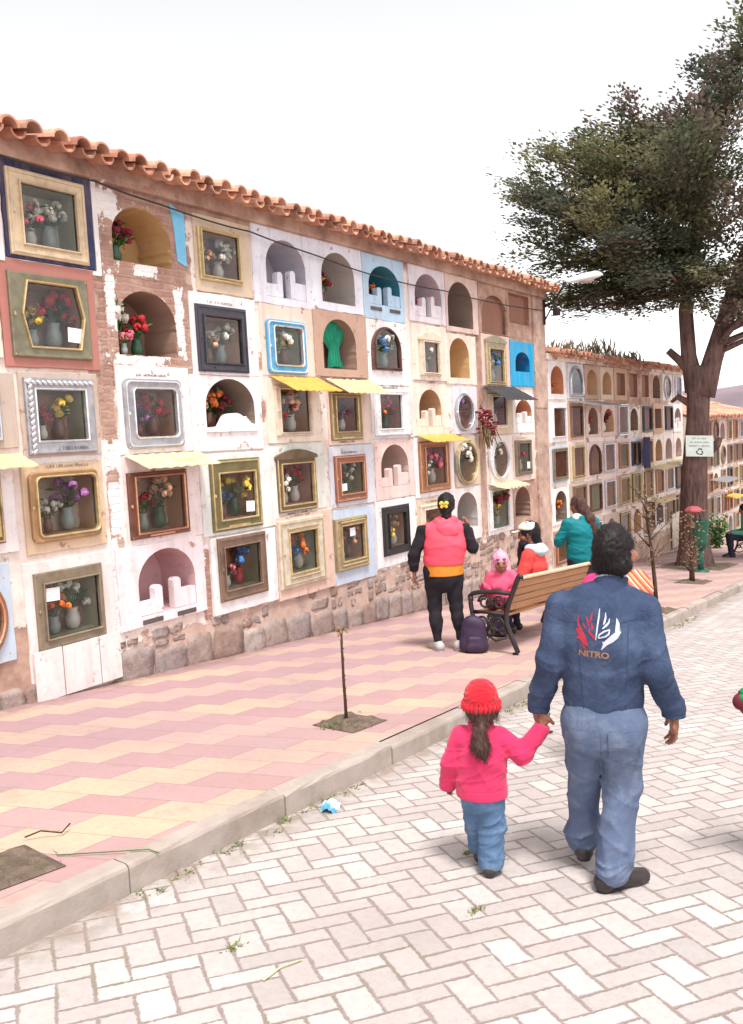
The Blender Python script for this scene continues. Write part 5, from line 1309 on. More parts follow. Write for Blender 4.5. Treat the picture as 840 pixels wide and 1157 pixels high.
bench2 = copy_tree(bench); bench2['label'] = 'farther wooden bench at the right edge, beyond the tree, one person on it'
bench2.location = (21.05, 3.74, ground(21.05))

# ------------------------------------------------------------------ saplings, plants, bins, litter
TWIG = bark_material('sapling_bark', srgb(64, 48, 42), srgb(98, 76, 64), 3.0)
DRYL = basic('dry_leaf', srgb(122, 96, 72), .85, .3, 25, 0, isl=.4)
GRN = basic('green_leaf', srgb(70, 108, 54), .7, .3, 25, 0, isl=.4)
def leaves_along(mb, pts, n, spread, size, rr, droop=0.0):
    for _ in range(n):
        k = rr.randrange(len(pts) - 1); u = rr.random(); p = Vector(pts[k]).lerp(Vector(pts[k + 1]), u) + Vector((rr.gauss(0, spread), rr.gauss(0, spread), rr.gauss(0, spread * .6)))
        d = Vector((rr.uniform(-1, 1), rr.uniform(-1, 1), rr.uniform(-.8, .6) - droop)).normalized(); s2 = d.orthogonal().normalized() * size * .3
        mb.add([p, p + d * size * .5 + s2, p + d * size, p + d * size * .5 - s2], [(0, 1, 2, 3)])
rr = random.Random(91)
sp = thing('sapling', 'bare thin sapling in a square soil pit, nearest the camera on the pavement', 'sapling', (4.80, 3.56, ground(4.80)), group='saplings on the pavement')
mb = MB(); st = [(0, 0, -.02), (.005, .004, .15), (-.006, .0, .30), (.004, .006, .45), (-.004, .002, .58), (.006, 0, .64)]
mb.tube(st, [.0125, .011, .010, .0095, .008, .005], 8)
for k in range(26): 
    z = rr.uniform(.05, .55); a = rr.uniform(0, 6.28); mb.tube([(0, 0, z), (.014 * math.cos(a), .014 * math.sin(a), z + .006)], [.006, .003], 4)
mb.tube([(.004, 0, .56), (.03, .02, .62), (.05, .02, .66)], [.005, .004, .002], 5); mb.tube([(.0, 0, .60), (-.02, 0, .66)], [.004, .002], 5)
link_mesh('trunk', mb, TWIG, sp, smooth=True)
lb = MB(); leaves_along(lb, [(.03, .02, .62), (.06, .02, .67), (.0, 0, .66)], 7, .015, .05, rr); link_mesh('crown', lb, DRYL, sp)
sp = thing('sapling', 'leaning dry sapling behind the man, its thin stem taller than his head', 'sapling', (11.5, 3.3, ground(11.5)), group='saplings on the pavement')
mb = MB(); st = [Vector((0, 0, -.02)), Vector((-.02, .01, .4)), Vector((-.05, .03, .8)), Vector((-.10, .06, 1.2)), Vector((-.13, .09, 1.6))]
mb.tube(st, [.034, .028, .022, .016, .006], 8)
br = []
for k in range(16):
    z = rr.uniform(.55, 1.45); b0 = Vector((-.07 * z, .04 * z, z)); a = rr.uniform(0, 6.28); e2 = b0 + Vector((.24 * math.cos(a), .24 * math.sin(a), .25)); mb.tube([b0, (b0 + e2) / 2, e2], [.008, .006, .003], 5); br += [b0, e2]
link_mesh('trunk', mb, TWIG, sp, smooth=True)
lb = MB()
for k in range(0, len(br), 2): leaves_along(lb, [br[k], br[k + 1]], 16, .06, .045, rr)
link_mesh('crown', lb, DRYL, sp)
sp = thing('sapling', 'short bushy sapling with dry brown leaves in front of the big trunk', 'sapling', (15.25, 3.76, ground(15.25)), group='saplings on the pavement')
mb = MB(); st = [Vector((0, 0, -.02)), Vector((.0, .0, .25)), Vector((.02, .0, .5)), Vector((0, 0, .85)), Vector((0, .02, 1.3))]
mb.tube(st, [.05, .042, .03, .02, .006], 8); mb.tube([(0, 0, .18), (-.10, .05, .28), (-.12, .06, .34)], [.035, .028, .012], 7)
link_mesh('trunk', mb, TWIG, sp, smooth=True)
lb = MB(); leaves_along(lb, [(0, 0, .30), (0, 0, .6), (0, 0, 1.0), (0, 0, 1.25)], 300, .10, .05, rr, .3); link_mesh('crown', lb, DRYL, sp)
for (px, py, sc, lab, mt) in ((22.6, 5.4, .7, 'leafy green shrub against the far niche block near the seated person', GRN), (24.2, 5.3, .8, 'dark green shrub farther along the far niche block', GRN)):
    pl = thing('shrub', lab, 'shrub', (px, py, ground(px)), group='shrubs along the far pavement')
    mb = MB(); lb = MB()
    for k in range(11):
        a = rr.uniform(0, 6.28); tip = Vector((.35 * sc * math.cos(a), .35 * sc * math.sin(a), sc * rr.uniform(.6, 1.2))); pts = [Vector((0, 0, 0)), tip * .5 + Vector((0, 0, .1)), tip]; mb.tube(pts, [.016, .012, .005], 5); leaves_along(lb, pts, 34, .07, .11, rr)
    link_mesh('stems', mb, TWIG, pl); link_mesh('leaves', lb, mt, pl)
bn = thing('litter_bin', 'green litter bin on a post with a red rain cap in front of the conifer', 'bin', (17.22, 4.08, ground(17.22)))
BG = basic('bin_green', srgb(32, 88, 70), .5, .12, 8, .1, dirt=srgb(50, 84, 66), dirt_amt=.6); BR = basic('bin_red', srgb(172, 82, 90), .6, .12, 8, .1)
mb = MB(); mb.lathe([(.11, .46), (.14, .60), (.165, .98), (.175, 1.0), (.155, 1.0), (.14, .95)], n=18); link_mesh('bucket', mb, BG, bn, smooth=True)
mb = MB(); mb.tube([(.0, .0, 0), (.0, .0, .50)], .06, 10); mb.lathe([(.16, 0), (.16, .02), (.10, .05)], n=14); link_mesh('post', mb, BG, bn, smooth=True)
mb = MB(); mb.lathe([(.165, 1.17), (.175, 1.185), (.15, 1.225), (.09, 1.27), (.01, 1.28)], n=18, c=(-.06, .10, 0)); link_mesh('rain_cap', mb, BR, bn, smooth=True)
for sx in (-.15, .15): mb = MB(); mb.tube([(sx, 0, .9), (sx - .03, .05, 1.17)], .012, 6); link_mesh('cap_bracket', mb, IRON, bn)
# crumpled wrapper by the kerb
rw = random.Random(17); mb = MB(); n = 9; vs = []
for a in range(n):
    for c in range(n):
        u, v = a / (n - 1) - .5, c / (n - 1) - .5
        vs.append((u * .13, v * .09, .026 + .020 * math.sin(9 * u + 4 * v) + rw.uniform(-.010, .010) - .05 * (u * u + v * v) * 2))
mb.add(vs, [(a * n + c, (a + 1) * n + c, (a + 1) * n + c + 1, a * n + c + 1) for a in range(n - 1) for c in range(n - 1)])
m, t, b = new_mat('blue_white_foil'); p = t.obj(); x, y, z = t.sep(p)
t.put(b.inputs['Base Color'], t.mix(t.mr(t.m('ADD', x, t.m('MULTIPLY', t.noise(p, 25, 2), .08)), .02, .06), srgb(84, 150, 180), srgb(214, 222, 226))); b.inputs['Roughness'].default_value = .3
o = link_mesh('snack_wrapper', mb, m); o.location = (3.66, 2.86, ground(3.66, 1) + .01); o.rotation_euler = (R(12), 0, R(20)); tag(o, 'crumpled blue and white plastic wrapper lying at the foot of the kerb', 'litter')
# weeds and dry bits in the gutter
wb = MB(); rr = random.Random(23)
for k in range(330):
    x = rr.uniform(1.2, 12.0); y = KERB_Y - abs(rr.gauss(0, .05)) - .015; z = ground(x, 1)
    if math.sin(x * 2.3) + math.sin(x * 5.1 + 1) < -.1: continue
    for q in range(5):
        d = Vector((rr.uniform(-1, 1), rr.uniform(-1, .4), rr.uniform(.2, 1.1))).normalized(); L = rr.uniform(.015, .055); s2 = d.orthogonal().normalized() * .004
        p = Vector((x + rr.uniform(-.02, .02), y + rr.uniform(-.02, .02), z)); wb.add([p - s2, p + s2, p + d * L], [(0, 1, 2)])
for (gx, gy) in ((3.05, 1.66), (3.55, 1.95), (2.3, 2.3), (4.4, .6)):
    for q in range(40):
        d = Vector((rr.uniform(-1, 1), rr.uniform(-1, 1), rr.uniform(.2, 1.0))).normalized(); L = rr.uniform(.012, .035); s2 = d.orthogonal().normalized() * .003
        p = Vector((gx + rr.gauss(0, .025), gy + rr.gauss(0, .012), ground(gx, 1))); wb.add([p - s2, p + s2, p + d * L], [(0, 1, 2)])
tag(link_mesh('gutter_weeds', wb, basic('gutter_weed', srgb(112, 120, 66), .85, .3, 30, 0, isl=.5)), kind='stuff')
gw = MB()
for k in range(190):
    cx, cy2, s = rr.choice(((4.79, 3.52, .15), (4.62, 3.56, .06), (2.02, 3.42, .17), (18.5, 4.45, .6)))
    x, y = cx + rr.gauss(0, s * .6), cy2 + rr.gauss(0, s * .5)
    for q in range(3):
        d = Vector((rr.uniform(-1, 1), rr.uniform(-1, 1), rr.uniform(.3, 1.2))).normalized(); L = rr.uniform(.012, .05); s2 = d.orthogonal().normalized() * .0035
        p = Vector((x, y, ground(x) + .006)); gw.add([p - s2, p + s2, p + d * L], [(0, 1, 2)])
tag(link_mesh('pit_grass', gw, basic('pit_grass', srgb(96, 112, 56), .85, .3, 30, 0, isl=.5)), kind='stuff')
def twig(name, lab, pts, rad, mt):
    mb = MB(); mb.tube(pts, rad, 5); return tag(link_mesh(name, mb, mt, smooth=True), lab, 'twig', 'dry stems lying on the ground')
z = lambda x, y: ground(x, y) + .008
twig('fallen_twig', 'dark dry twig lying beside the nearest left planting pit', [(2.30, 3.62, z(2.3, 4) + .01), (2.36, 3.58, z(2.36, 4) + .03), (2.43, 3.52, z(2.43, 4) + .01), (2.50, 3.55, z(2.5, 4) + .025)], .004, TWIG)
twig('fallen_twig', 'yellow-green grass stem lying across the kerb edge', [(2.27, 3.34, z(2.27, 4)), (2.38, 3.20, z(2.38, 4) + .004), (2.52, 3.02, z(2.52, 4) + .01), (2.55, 2.985, z(2.55, 4) - .01)], .0028, GRN)
twig('fallen_twig', 'pale straw lying on the road pavers at the lower left', [(2.18, 2.05, z(2.18, 1)), (2.28, 2.05, z(2.28, 1) + .004), (2.36, 2.02, z(2.36, 1))], .0032, basic('straw', srgb(206, 200, 150), .8, .1, 20, 0))
# ------------------------------------------------------------------ people: smooth bodies from blended limb volumes
V = lambda *a: np.array(a, dtype=np.float64)
class Field:
    """a signed-distance volume of tapered limbs and ellipsoids, turned into one continuous skin"""
    def __init__(s, res): s.res = res; s.p = []
    def cone(s, a, b, ra, rb, k=.02, flat=None, cut=False):
        s.p.append(('c', V(*a), V(*b), ra, rb, k, None if flat is None else (V(*flat[0]) / np.linalg.norm(flat[0]), flat[1]), cut)); return s
    def ell(s, c, r, k=.02, rot=None, cut=False):
        s.p.append(('e', V(*c), V(*r), 0, 0, k, None if rot is None else np.array(Euler(rot).to_matrix()), cut)); return s
    def plane(s, pt, n, k=.006):          # keeps the side against N
        n = V(*n); s.p.append(('p', V(*pt), n / np.linalg.norm(n), 0, 0, k, None, False)); return s
    def folds(s, amp, freq, seed, zlo=-9, zhi=9, aniso=(1, 1, 2.2), crease=False):
        s.p.append(('f', amp, freq, seed, (zlo, zhi), aniso, crease)); return s
    def mesh(s):
        lo, hi = V(9, 9, 9), V(-9, -9, -9)
        for q in s.p:
            if q[0] == 'c' and not q[7]:
                r = max(q[3], q[4]); lo = np.minimum(lo, np.minimum(q[1], q[2]) - r); hi = np.maximum(hi, np.maximum(q[1], q[2]) + r)
            if q[0] == 'e' and not q[7]:
                r = max(q[2]); lo = np.minimum(lo, q[1] - r); hi = np.maximum(hi, q[1] + r)
        h = s.res; lo = lo - .03; hi = hi + .03
        n = np.ceil((hi - lo) / h).astype(int) + 1
        ax = [lo[i] + h * np.arange(n[i]) for i in range(3)]
        F = np.full(n, 1.0, dtype=np.float32)
        for q in s.p:
            if q[0] in 'ce':
                pad = q[5] + .035
                if q[0] == 'c': r = max(q[3], q[4]) / (min(q[6][1], 1) if q[6] else 1); b0 = np.minimum(q[1], q[2]) - r - pad; b1 = np.maximum(q[1], q[2]) + r + pad
                else: r = max(q[2]); b0 = q[1] - r - pad; b1 = q[1] + r + pad
                i0 = np.clip(np.floor((b0 - lo) / h).astype(int), 0, n); i1 = np.clip(np.ceil((b1 - lo) / h).astype(int) + 1, 0, n)
                if np.any(i1 <= i0): continue
                sl = tuple(slice(i0[k], i1[k]) for k in range(3))
                X = [ax[0][sl[0]][:, None, None], ax[1][sl[1]][None, :, None], ax[2][sl[2]][None, None, :]]
                if q[0] == 'c':
                    a, b = q[1], q[2]; ba = b - a; L2 = max(ba @ ba, 1e-9)
                    P = [X[k] - a[k] for k in range(3)]
                    t = np.clip((P[0] * ba[0] + P[1] * ba[1] + P[2] * ba[2]) / L2, 0, 1)
                    D = [P[k] - t * ba[k] for k in range(3)]
                    if q[6]:
                        nn, f = q[6]; dn = D[0] * nn[0] + D[1] * nn[1] + D[2] * nn[2]
                        D = [D[k] + nn[k] * dn * (1 / f - 1) for k in range(3)]
                    d = np.sqrt(D[0] ** 2 + D[1] ** 2 + D[2] ** 2) - (q[3] + (q[4] - q[3]) * t)
                else:
                    P = [X[k] - q[1][k] for k in range(3)]
                    if q[6] is not None:
                        Rm = q[6]; P = [P[0] * Rm[0, k] + P[1] * Rm[1, k] + P[2] * Rm[2, k] for k in range(3)]
                    r = q[2]
                    k0 = np.sqrt((P[0] / r[0]) ** 2 + (P[1] / r[1]) ** 2 + (P[2] / r[2]) ** 2) + 1e-9
                    k1 = np.sqrt((P[0] / r[0] ** 2) ** 2 + (P[1] / r[1] ** 2) ** 2 + (P[2] / r[2] ** 2) ** 2) + 1e-9
                    d = k0 * (k0 - 1) / k1
                d = d.astype(np.float32); A = F[sl]; k = q[5]
                if q[7]: F[sl] = np.maximum(A, -d)
                else:
                    hh = np.maximum(k - np.abs(A - d), 0) / k
                    F[sl] = np.minimum(A, d) - hh * hh * k * .25
            elif q[0] == 'p':
                d = ((ax[0][:, None, None] - q[1][0]) * q[2][0] + (ax[1][None, :, None] - q[1][1]) * q[2][1] + (ax[2][None, None, :] - q[1][2]) * q[2][2]).astype(np.float32)
                F = np.maximum(F, d)
            elif q[0] == 'f':
                amp, fr, seed, (zl, zh), an = q[1:6]
                rs = np.random.RandomState(seed); acc = np.zeros(n, np.float32)
                X, Y, Z = ax[0][:, None, None], ax[1][None, :, None], ax[2][None, None, :]
                for _ in range(7):
                    kx, ky, kz = rs.normal(size=3) * fr * V(*an) / 1.6; ph = rs.uniform(0, 6.28)
                    acc += np.sin(kx * X + ky * Y + kz * Z + ph + 1.3 * np.sin(fr * .45 * (X + Y * .7 - Z * .6) + ph * 2)).astype(np.float32)
                wz = (np.clip((Z - zl) / .08, 0, 1) * np.clip((zh - Z) / .08, 0, 1)).astype(np.float32)
                if len(q) > 6 and q[6]:
                    acc = np.zeros(n, np.float32)
                    for _ in range(5):
                        kx, ky, kz = rs.normal(size=3) * fr * V(*an) / 1.6; ph = rs.uniform(0, 6.28)
                        acc -= (1 - np.abs(np.sin(kx * X + ky * Y + kz * Z + ph + 1.1 * np.sin(fr * .5 * (X * .9 + Y - Z * .5) + ph * 2)))).astype(np.float32) ** 5
                F = F + (amp / 2.2) * acc * wz
        return nets(F, lo, h)

def nets(F, lo, h):
    """naive surface nets"""
    n = F.shape; S = F < 0
    c = np.zeros((n[0] - 1, n[1] - 1, n[2] - 1), np.int8)
    for a in (0, 1):
        for b in (0, 1):
            for d in (0, 1): c += S[a:n[0] - 1 + a, b:n[1] - 1 + b, d:n[2] - 1 + d]
    act = (c > 0) & (c < 8); idx = np.argwhere(act); ids = np.full(act.shape, -1, np.int64); ids[act] = np.arange(len(idx))
    acc = np.zeros((len(idx), 3)); cnt = np.zeros(len(idx))
    corners = [(a, b, d) for a in (0, 1) for b in (0, 1) for d in (0, 1)]
    for p in corners:
        for k in range(3):
            if p[k] == 0:
                q = list(p); q[k] = 1
                f0 = F[idx[:, 0] + p[0], idx[:, 1] + p[1], idx[:, 2] + p[2]]; f1 = F[idx[:, 0] + q[0], idx[:, 1] + q[1], idx[:, 2] + q[2]]
                m = (f0 < 0) != (f1 < 0); t = np.where(m, f0 / np.where(m, f0 - f1, 1), 0)
                pt = np.tile(np.array(p, float), (len(idx), 1)); pt[:, k] = t
                acc[m] += pt[m]; cnt[m] += 1
    v = lo + h * (idx + acc / cnt[:, None])
    fs = []
    for k in range(3):
        o = [j for j in range(3) if j != k]
        s0 = [slice(1, n[j] - 1) for j in range(3)]; s0[k] = slice(0, n[k] - 1); s1 = list(s0); s1[k] = slice(1, n[k])
        A, B = S[tuple(s0)], S[tuple(s1)]; e = np.argwhere(A != B)
        base = e.copy(); base[:, o[0]] += 1; base[:, o[1]] += 1
        inside = A[tuple(e.T)]
        def cid(d0, d1):
            q = base.copy(); q[:, o[0]] -= d0; q[:, o[1]] -= d1; return ids[tuple(q.T)]
        quad = np.stack([cid(1, 1), cid(0, 1), cid(0, 0), cid(1, 0)], 1)
        flip = inside if k != 1 else ~inside
        quad[~flip] = quad[~flip][:, ::-1]
        fs.append(quad)
    return v, np.concatenate(fs)

def skin(name, fld, mats, parent, assign=None, iters=1):
    v, f = fld.mesh()
    me = bpy.data.meshes.new(name)
    me.vertices.add(len(v)); me.vertices.foreach_set('co', v.astype(np.float32).ravel())
    me.loops.add(len(f) * 4); me.loops.foreach_set('vertex_index', f.astype(np.int32).ravel())
    me.polygons.add(len(f)); me.polygons.foreach_set('loop_start', np.arange(0, len(f) * 4, 4, dtype=np.int32))
    try: me.polygons.foreach_set('loop_total', np.full(len(f), 4, dtype=np.int32))
    except Exception: pass
    mats = mats if isinstance(mats, (list, tuple)) else [mats]
    for m in mats: me.materials.append(m)
    if assign is not None: me.polygons.foreach_set('material_index', assign(v[f].mean(1)).astype(np.int32))
    me.update(calc_edges=True); me.validate()
    me.polygons.foreach_set('use_smooth', [True] * len(me.polygons))
    o = bpy.data.objects.new(name, me); col.objects.link(o)
    if parent is not None: o.parent = parent
    return o

def skin_mat(name, c):
    m, t, b = new_mat(name); p = t.obj(); n = t.noise(p, 30, 4)
    t.put(b.inputs['Base Color'], t.mix(t.mr(n, .3, .7), tuple(q * .88 for q in c), tuple(q * 1.08 for q in c))); b.inputs['Roughness'].default_value = .5; b.inputs['Specular IOR Level'].default_value = .35
    t.put(b.inputs['Normal'], t.bump(t.noise(p, 220, 3), .15, .002)); return m
SKIN = skin_mat('brown_skin', srgb(146, 96, 78)); EYE = basic('dark_eye', srgb(38, 28, 26), .3, .05, 10, 0); LIP = basic('lips', srgb(142, 84, 76), .5, .05, 10, 0)
def fabric(name, c, var=.10, rough=.85, weave=260, dirt=None, amt=.3, bump=.25, sheen=.0):
    m, t, b = new_mat(name); p = t.obj(); n = t.noise(p, 9, 5, .65)
    cc = t.mix(t.mr(n, .3, .7), tuple(q * (1 - var) for q in c), tuple(min(1, q * (1 + var)) for q in c))
    if dirt is not None: cc = t.mix(t.m('MULTIPLY', t.mr(t.noise(p, 5, 5, .7), .48, .72), amt), cc, dirt)
    n3 = t.noise(p, 420, 2); cc = t.mix(t.mr(n3, .4, .7, 0, .22), cc, tuple(q * .55 for q in c))
    t.put(b.inputs['Base Color'], cc); b.inputs['Roughness'].default_value = rough; b.inputs['Specular IOR Level'].default_value = .2
    b.inputs['Sheen Weight'].default_value = sheen
    cr = t.noise(p, 11, 3, .5, 1.6); cr = t.m('ABSOLUTE', t.m('SUBTRACT', cr, .5)); cr = t.mr(cr, 0.0, .22, smooth=True)
    t.put(b.inputs['Normal'], t.bump(t.m('ADD', t.m('ADD', t.noise(p, weave, 3), t.m('MULTIPLY', t.noise(p, 26, 4), 2.0)), t.m('MULTIPLY', cr, .8)), bump, .006)); return m
def hair_mat(name, c):
    m, t, b = new_mat(name); p = t.obj(); x, y, z = t.sep(p)
    n = t.noise(t.comb(t.m('MULTIPLY', x, 130), t.m('MULTIPLY', y, 130), t.m('MULTIPLY', z, 22)), 1.0, 4, .6)
    t.put(b.inputs['Base Color'], t.mix(t.mr(n, .3, .7), tuple(q * .5 for q in c), tuple(q * 1.7 for q in c))); b.inputs['Roughness'].default_value = .55; b.inputs['Specular IOR Level'].default_value = .22
    t.put(b.inputs['Normal'], t.bump(n, .5, .003)); return m
HAIR = hair_mat('black_hair', srgb(30, 24, 25)); HAIRB = hair_mat('dark_brown_hair', srgb(72, 50, 44))

def hand(F, wr, d, n, s, sc=1.0, curl=30, tcurl=20, spread=.06, k=.006):
    """palm and five fingers; D along the fingers, N the way the palm faces, S towards the thumb"""
    d, n, s = (V(*q) / np.linalg.norm(q) for q in (d, n, s)); wr = V(*wr)
    pc = wr + d * .045 * sc
    F.cone(wr - d * .01 * sc, wr + d * .02 * sc, .024 * sc, .026 * sc, .012, (n, .72))
    F.cone(pc - s * .016 * sc, pc + s * .014 * sc + d * .01 * sc, .036 * sc, .036 * sc, .012, (n, .40))
    for j, (off, L) in enumerate(((-.030, .058), (-.011, .072), (.009, .078), (.029, .070))):
        b = wr + d * (.078 - .004 * abs(j - 2)) * sc + s * off * sc; dd = d + s * spread * (j - 1.5); dd /= np.linalg.norm(dd)
        a = 0; r = (.0085 if j else .0072) * sc
        for seg, (fl, ca) in enumerate(((.45, .55), (.30, 1.0), (.25, .8))):
            a += R(curl * ca); q = dd * math.cos(a) + n * math.sin(a); e = b + q * L * fl * sc
            F.cone(b, e, r, r * .92, k); b = e; r *= .92
    b = wr + d * .024 * sc + s * .028 * sc; q = d * .72 + s * .62 + n * math.sin(R(tcurl)); q /= np.linalg.norm(q)
    e = b + q * .038 * sc; F.cone(b, e, .0135 * sc, .0105 * sc, .010); q2 = d * .95 + s * .18 + n * math.sin(R(tcurl * 1.5)); q2 /= np.linalg.norm(q2); F.cone(e, e + q2 * .030 * sc, .0100 * sc, .0082 * sc, k)

def head_shape(F, c, rot, s):
    """skull, jaw, nose, ears, neck start; ROT turns the head"""
    E = np.array(Euler(rot).to_matrix()); T = lambda *q: tuple(V(*c) + E @ (V(*q) * s))
    F.ell(T(0, -.006, .018), V(.074, .094, .098) * s, .03, rot); F.cone(T(0, .030, -.045), T(0, .055, -.085), .052 * s, .028 * s, .04)
    F.cone(T(0, .075, .0), T(0, .062, -.055), .042 * s, .040 * s, .03)
    F.cone(T(0, .092, .012), T(0, .116, -.022), .009 * s, .014 * s, .012); F.ell(T(0, .098, -.062), V(.024, .012, .009) * s, .010, rot)
    for sx in (-1, 1):
        F.ell(T(.076 * sx, .0, -.012), V(.012, .026, .034) * s, .008, rot); F.ell(T(.032 * sx, .088, .012), V(.017, .010, .012) * s, .008, rot); F.ell(T(.034 * sx, .084, .034), V(.024, .012, .008) * s, .012, rot)
        F.ell(T(.045 * sx, .066, -.03), V(.028, .024, .026) * s, .02, rot)
    return T
def face_assign(T, s):
    eyes = [V(*T(.032, .098, .012)), V(*T(-.032, .098, .012))]; lip = V(*T(0, .108, -.062))
    def f(cn):
        m = np.zeros(len(cn), int)
        for e in eyes: m[np.linalg.norm(cn - e, axis=1) < .0145 * s] = 1
        m[np.linalg.norm((cn - lip) * V(.5, 1, 2.0), axis=1) < .0135 * s] = 2
        return m
    return f

def person(label, loc, head, J, s, res=.008, fingers=True, hands=None, group=None, facemesh=True, hs=None):
    """the skin of one figure; J holds the joints in figure space (x right, y forward, z up)"""
    t = thing('person', label, 'person', loc, head - R(90), group)
    F = Field(res)
    F.cone(J['pv'], J['ch'], .105 * s, .115 * s, .04, ((0, 1, 0), .75)); F.cone(J['ch'], J['nk'], .10 * s, .05 * s, .05, ((0, 1, 0), .75))
    F.cone(J['nk'], J['hd'], .050 * (hs or s) , .048 * (hs or s), .03)
    F.cone(J['shL'], J['shR'], .045 * s, .045 * s, .03)
    hs = hs or s; T = head_shape(F, J['hd'], J.get('hrot', (0, 0, 0)), hs)
    for q in 'LR':
        F.cone(J['sh' + q], J['el' + q], .040 * s, .034 * s, .02); F.cone(J['el' + q], J['wr' + q], .034 * s, .023 * s, .015)
        F.cone(J['hip' + q], J['kn' + q], .070 * s, .046 * s, .03); F.cone(J['kn' + q], J['an' + q], .045 * s, .030 * s, .02)
        F.cone(J['an' + q], V(*J['an' + q]) + V(*J['toe' + q]) * .09 * s - V(0, 0, .03) * s, .026 * s, .018 * s, .02)
        hq = (hands or {}).get(q, {})
        d = hq.get('d', V(*J['wr' + q]) - V(*J['el' + q])); n = hq.get('n', (1, 0, 0) if q == 'L' else (-1, 0, 0)); sd = hq.get('s', (0, 1, 0))
        hand(F, J['wr' + q], d, n, sd, s * hq.get('sc', 1.0), hq.get('curl', 28), hq.get('tcurl', 20), k=max(.006 * s, res * .6))
    skin('body', F, [SKIN, EYE, LIP], t, face_assign(T, hs) if facemesh else None)
    return t, T
def sleeves(F, J, s, r=(.066, .058, .046), k=.03, sides='LR'):
    for q in sides:
        F.cone(J['sh' + q], J['el' + q], r[0] * s, r[1] * s, k); F.cone(J['el' + q], V(*J['wr' + q]) * .96 + V(*J['el' + q]) * .04, r[1] * s, r[2] * s, k * .7)
def shoe(t, J, s, mat, sole, w=.046, L=.21, lift=None):
    for q in 'LR':
        F = Field(.006); G = Field(.006)
        d = V(*J['toe' + q]); d = d / np.linalg.norm(d); a = V(*J['an' + q]); h = J.get('heel' + q, 0.0)
        hb = V(a[0], a[1], 0) + V(0, 0, .035 * s + h) - d * .05 * s; tb = V(a[0], a[1], 0) + V(0, 0, .028 * s) + d * (L - .07) * s
        F.cone(hb + V(0, 0, .012 * s), tb, .040 * s, .036 * s, .03); F.cone(a, hb + V(0, 0, .02 * s), .044 * s, .042 * s, .03); F.cone(a + d * .02 * s, tb - d * .05 * s, .034 * s, .036 * s, .03)
        G.cone(hb - V(0, 0, .024 * s), tb - V(0, 0, .014 * s), .036 * s, .036 * s, .01, ((0, 0, 1), .38))
        sh = skin('shoe', F, mat, t); skin('sole', G, sole, sh)
LEATHER = basic('black_leather', srgb(54, 46, 46), .4, .15, 12, .2, 80); SOLE = basic('rubber_sole', srgb(46, 42, 42), .8, .1, 12, .1); GREYSHOE = basic('grey_canvas_shoe', srgb(176, 170, 168), .8, .1, 12, .2, 90); WSOLE = basic('white_sole', srgb(206, 200, 196), .7, .06, 12, .1)
JEAN = fabric('faded_jeans', srgb(90, 102, 128), .20, .9, 300, srgb(134, 146, 166), .7); DENIM = fabric('dark_denim', srgb(56, 68, 94), .22, .9, 300, srgb(90, 106, 136), .65, .45); JEANK = fabric('child_jeans', srgb(84, 110, 142), .14, .9, 300, srgb(150, 170, 192), .5)
PINKJ = fabric('hot_pink_fleece', srgb(204, 50, 94), .08, .95, 180, sheen=.2); REDHAT = fabric('red_knit', srgb(204, 34, 48), .08, .95, 120, bump=.6, sheen=.2); CORAL = fabric('coral_padded_vest', srgb(240, 84, 104), .06, .55, 200); BLACKK = fabric('black_knit', srgb(40, 36, 42), .1, .9, 200)
OCHRE = fabric('ochre_shirt', srgb(206, 132, 52), .08, .9, 200); REDJ = fabric('red_orange_jacket', srgb(226, 70, 66), .08, .7, 200); HOOD = fabric('pale_blue_hood', srgb(184, 204, 220), .05, .9, 200); TEALJ = fabric('teal_jacket', srgb(16, 116, 124), .10, .6, 200); NAVYK = fabric('dark_navy_trousers', srgb(48, 44, 60), .12, .9, 200)
PINKC = fabric('child_pink_coat', srgb(222, 92, 124), .08, .85, 160); PINKH = fabric('pale_pink_knit', srgb(226, 160, 182), .08, .95, 120, bump=.6); WHITEC = fabric('white_cap_cloth', srgb(226, 220, 206), .05, .85, 160); MAROON = fabric('maroon_wool', srgb(112, 46, 56), .1, .9, 150); GREENK = fabric('green_wool', srgb(26, 138, 84), .1, .9, 150); BROWNK = fabric('brown_wool', srgb(96, 70, 66), .1, .9, 150)

def strands(o, n, length, mat, seed, down=.6, zmin=None, w=.0012):
    """short loose hairs over a hair volume so that its outline is not a hard edge"""
    rs = random.Random(seed); me = o.data; mb = MB(); npoly = len(me.polygons)
    for _ in range(n):
        p = me.polygons[rs.randrange(npoly)]; c = p.center; nn = p.normal
        d = (nn * rs.uniform(.35, .9) + Vector((rs.gauss(0, .35), rs.gauss(0, .35), -down + rs.gauss(0, .3)))).normalized(); L = length * rs.uniform(.5, 1.3)
        s2 = d.cross(nn + Vector((.01, .02, 0))).normalized() * w; c = c - nn * .003
        mb.add([c - s2, c + s2, c + d * L * .6 + s2 * .7 - Vector((0, 0, .1 * L)), c + d * L - Vector((0, 0, .25 * L)), c + d * L * .6 - s2 * .7 - Vector((0, 0, .1 * L))], [(0, 1, 2, 3, 4)])
    return link_mesh('loose_hair', mb, mat, o)
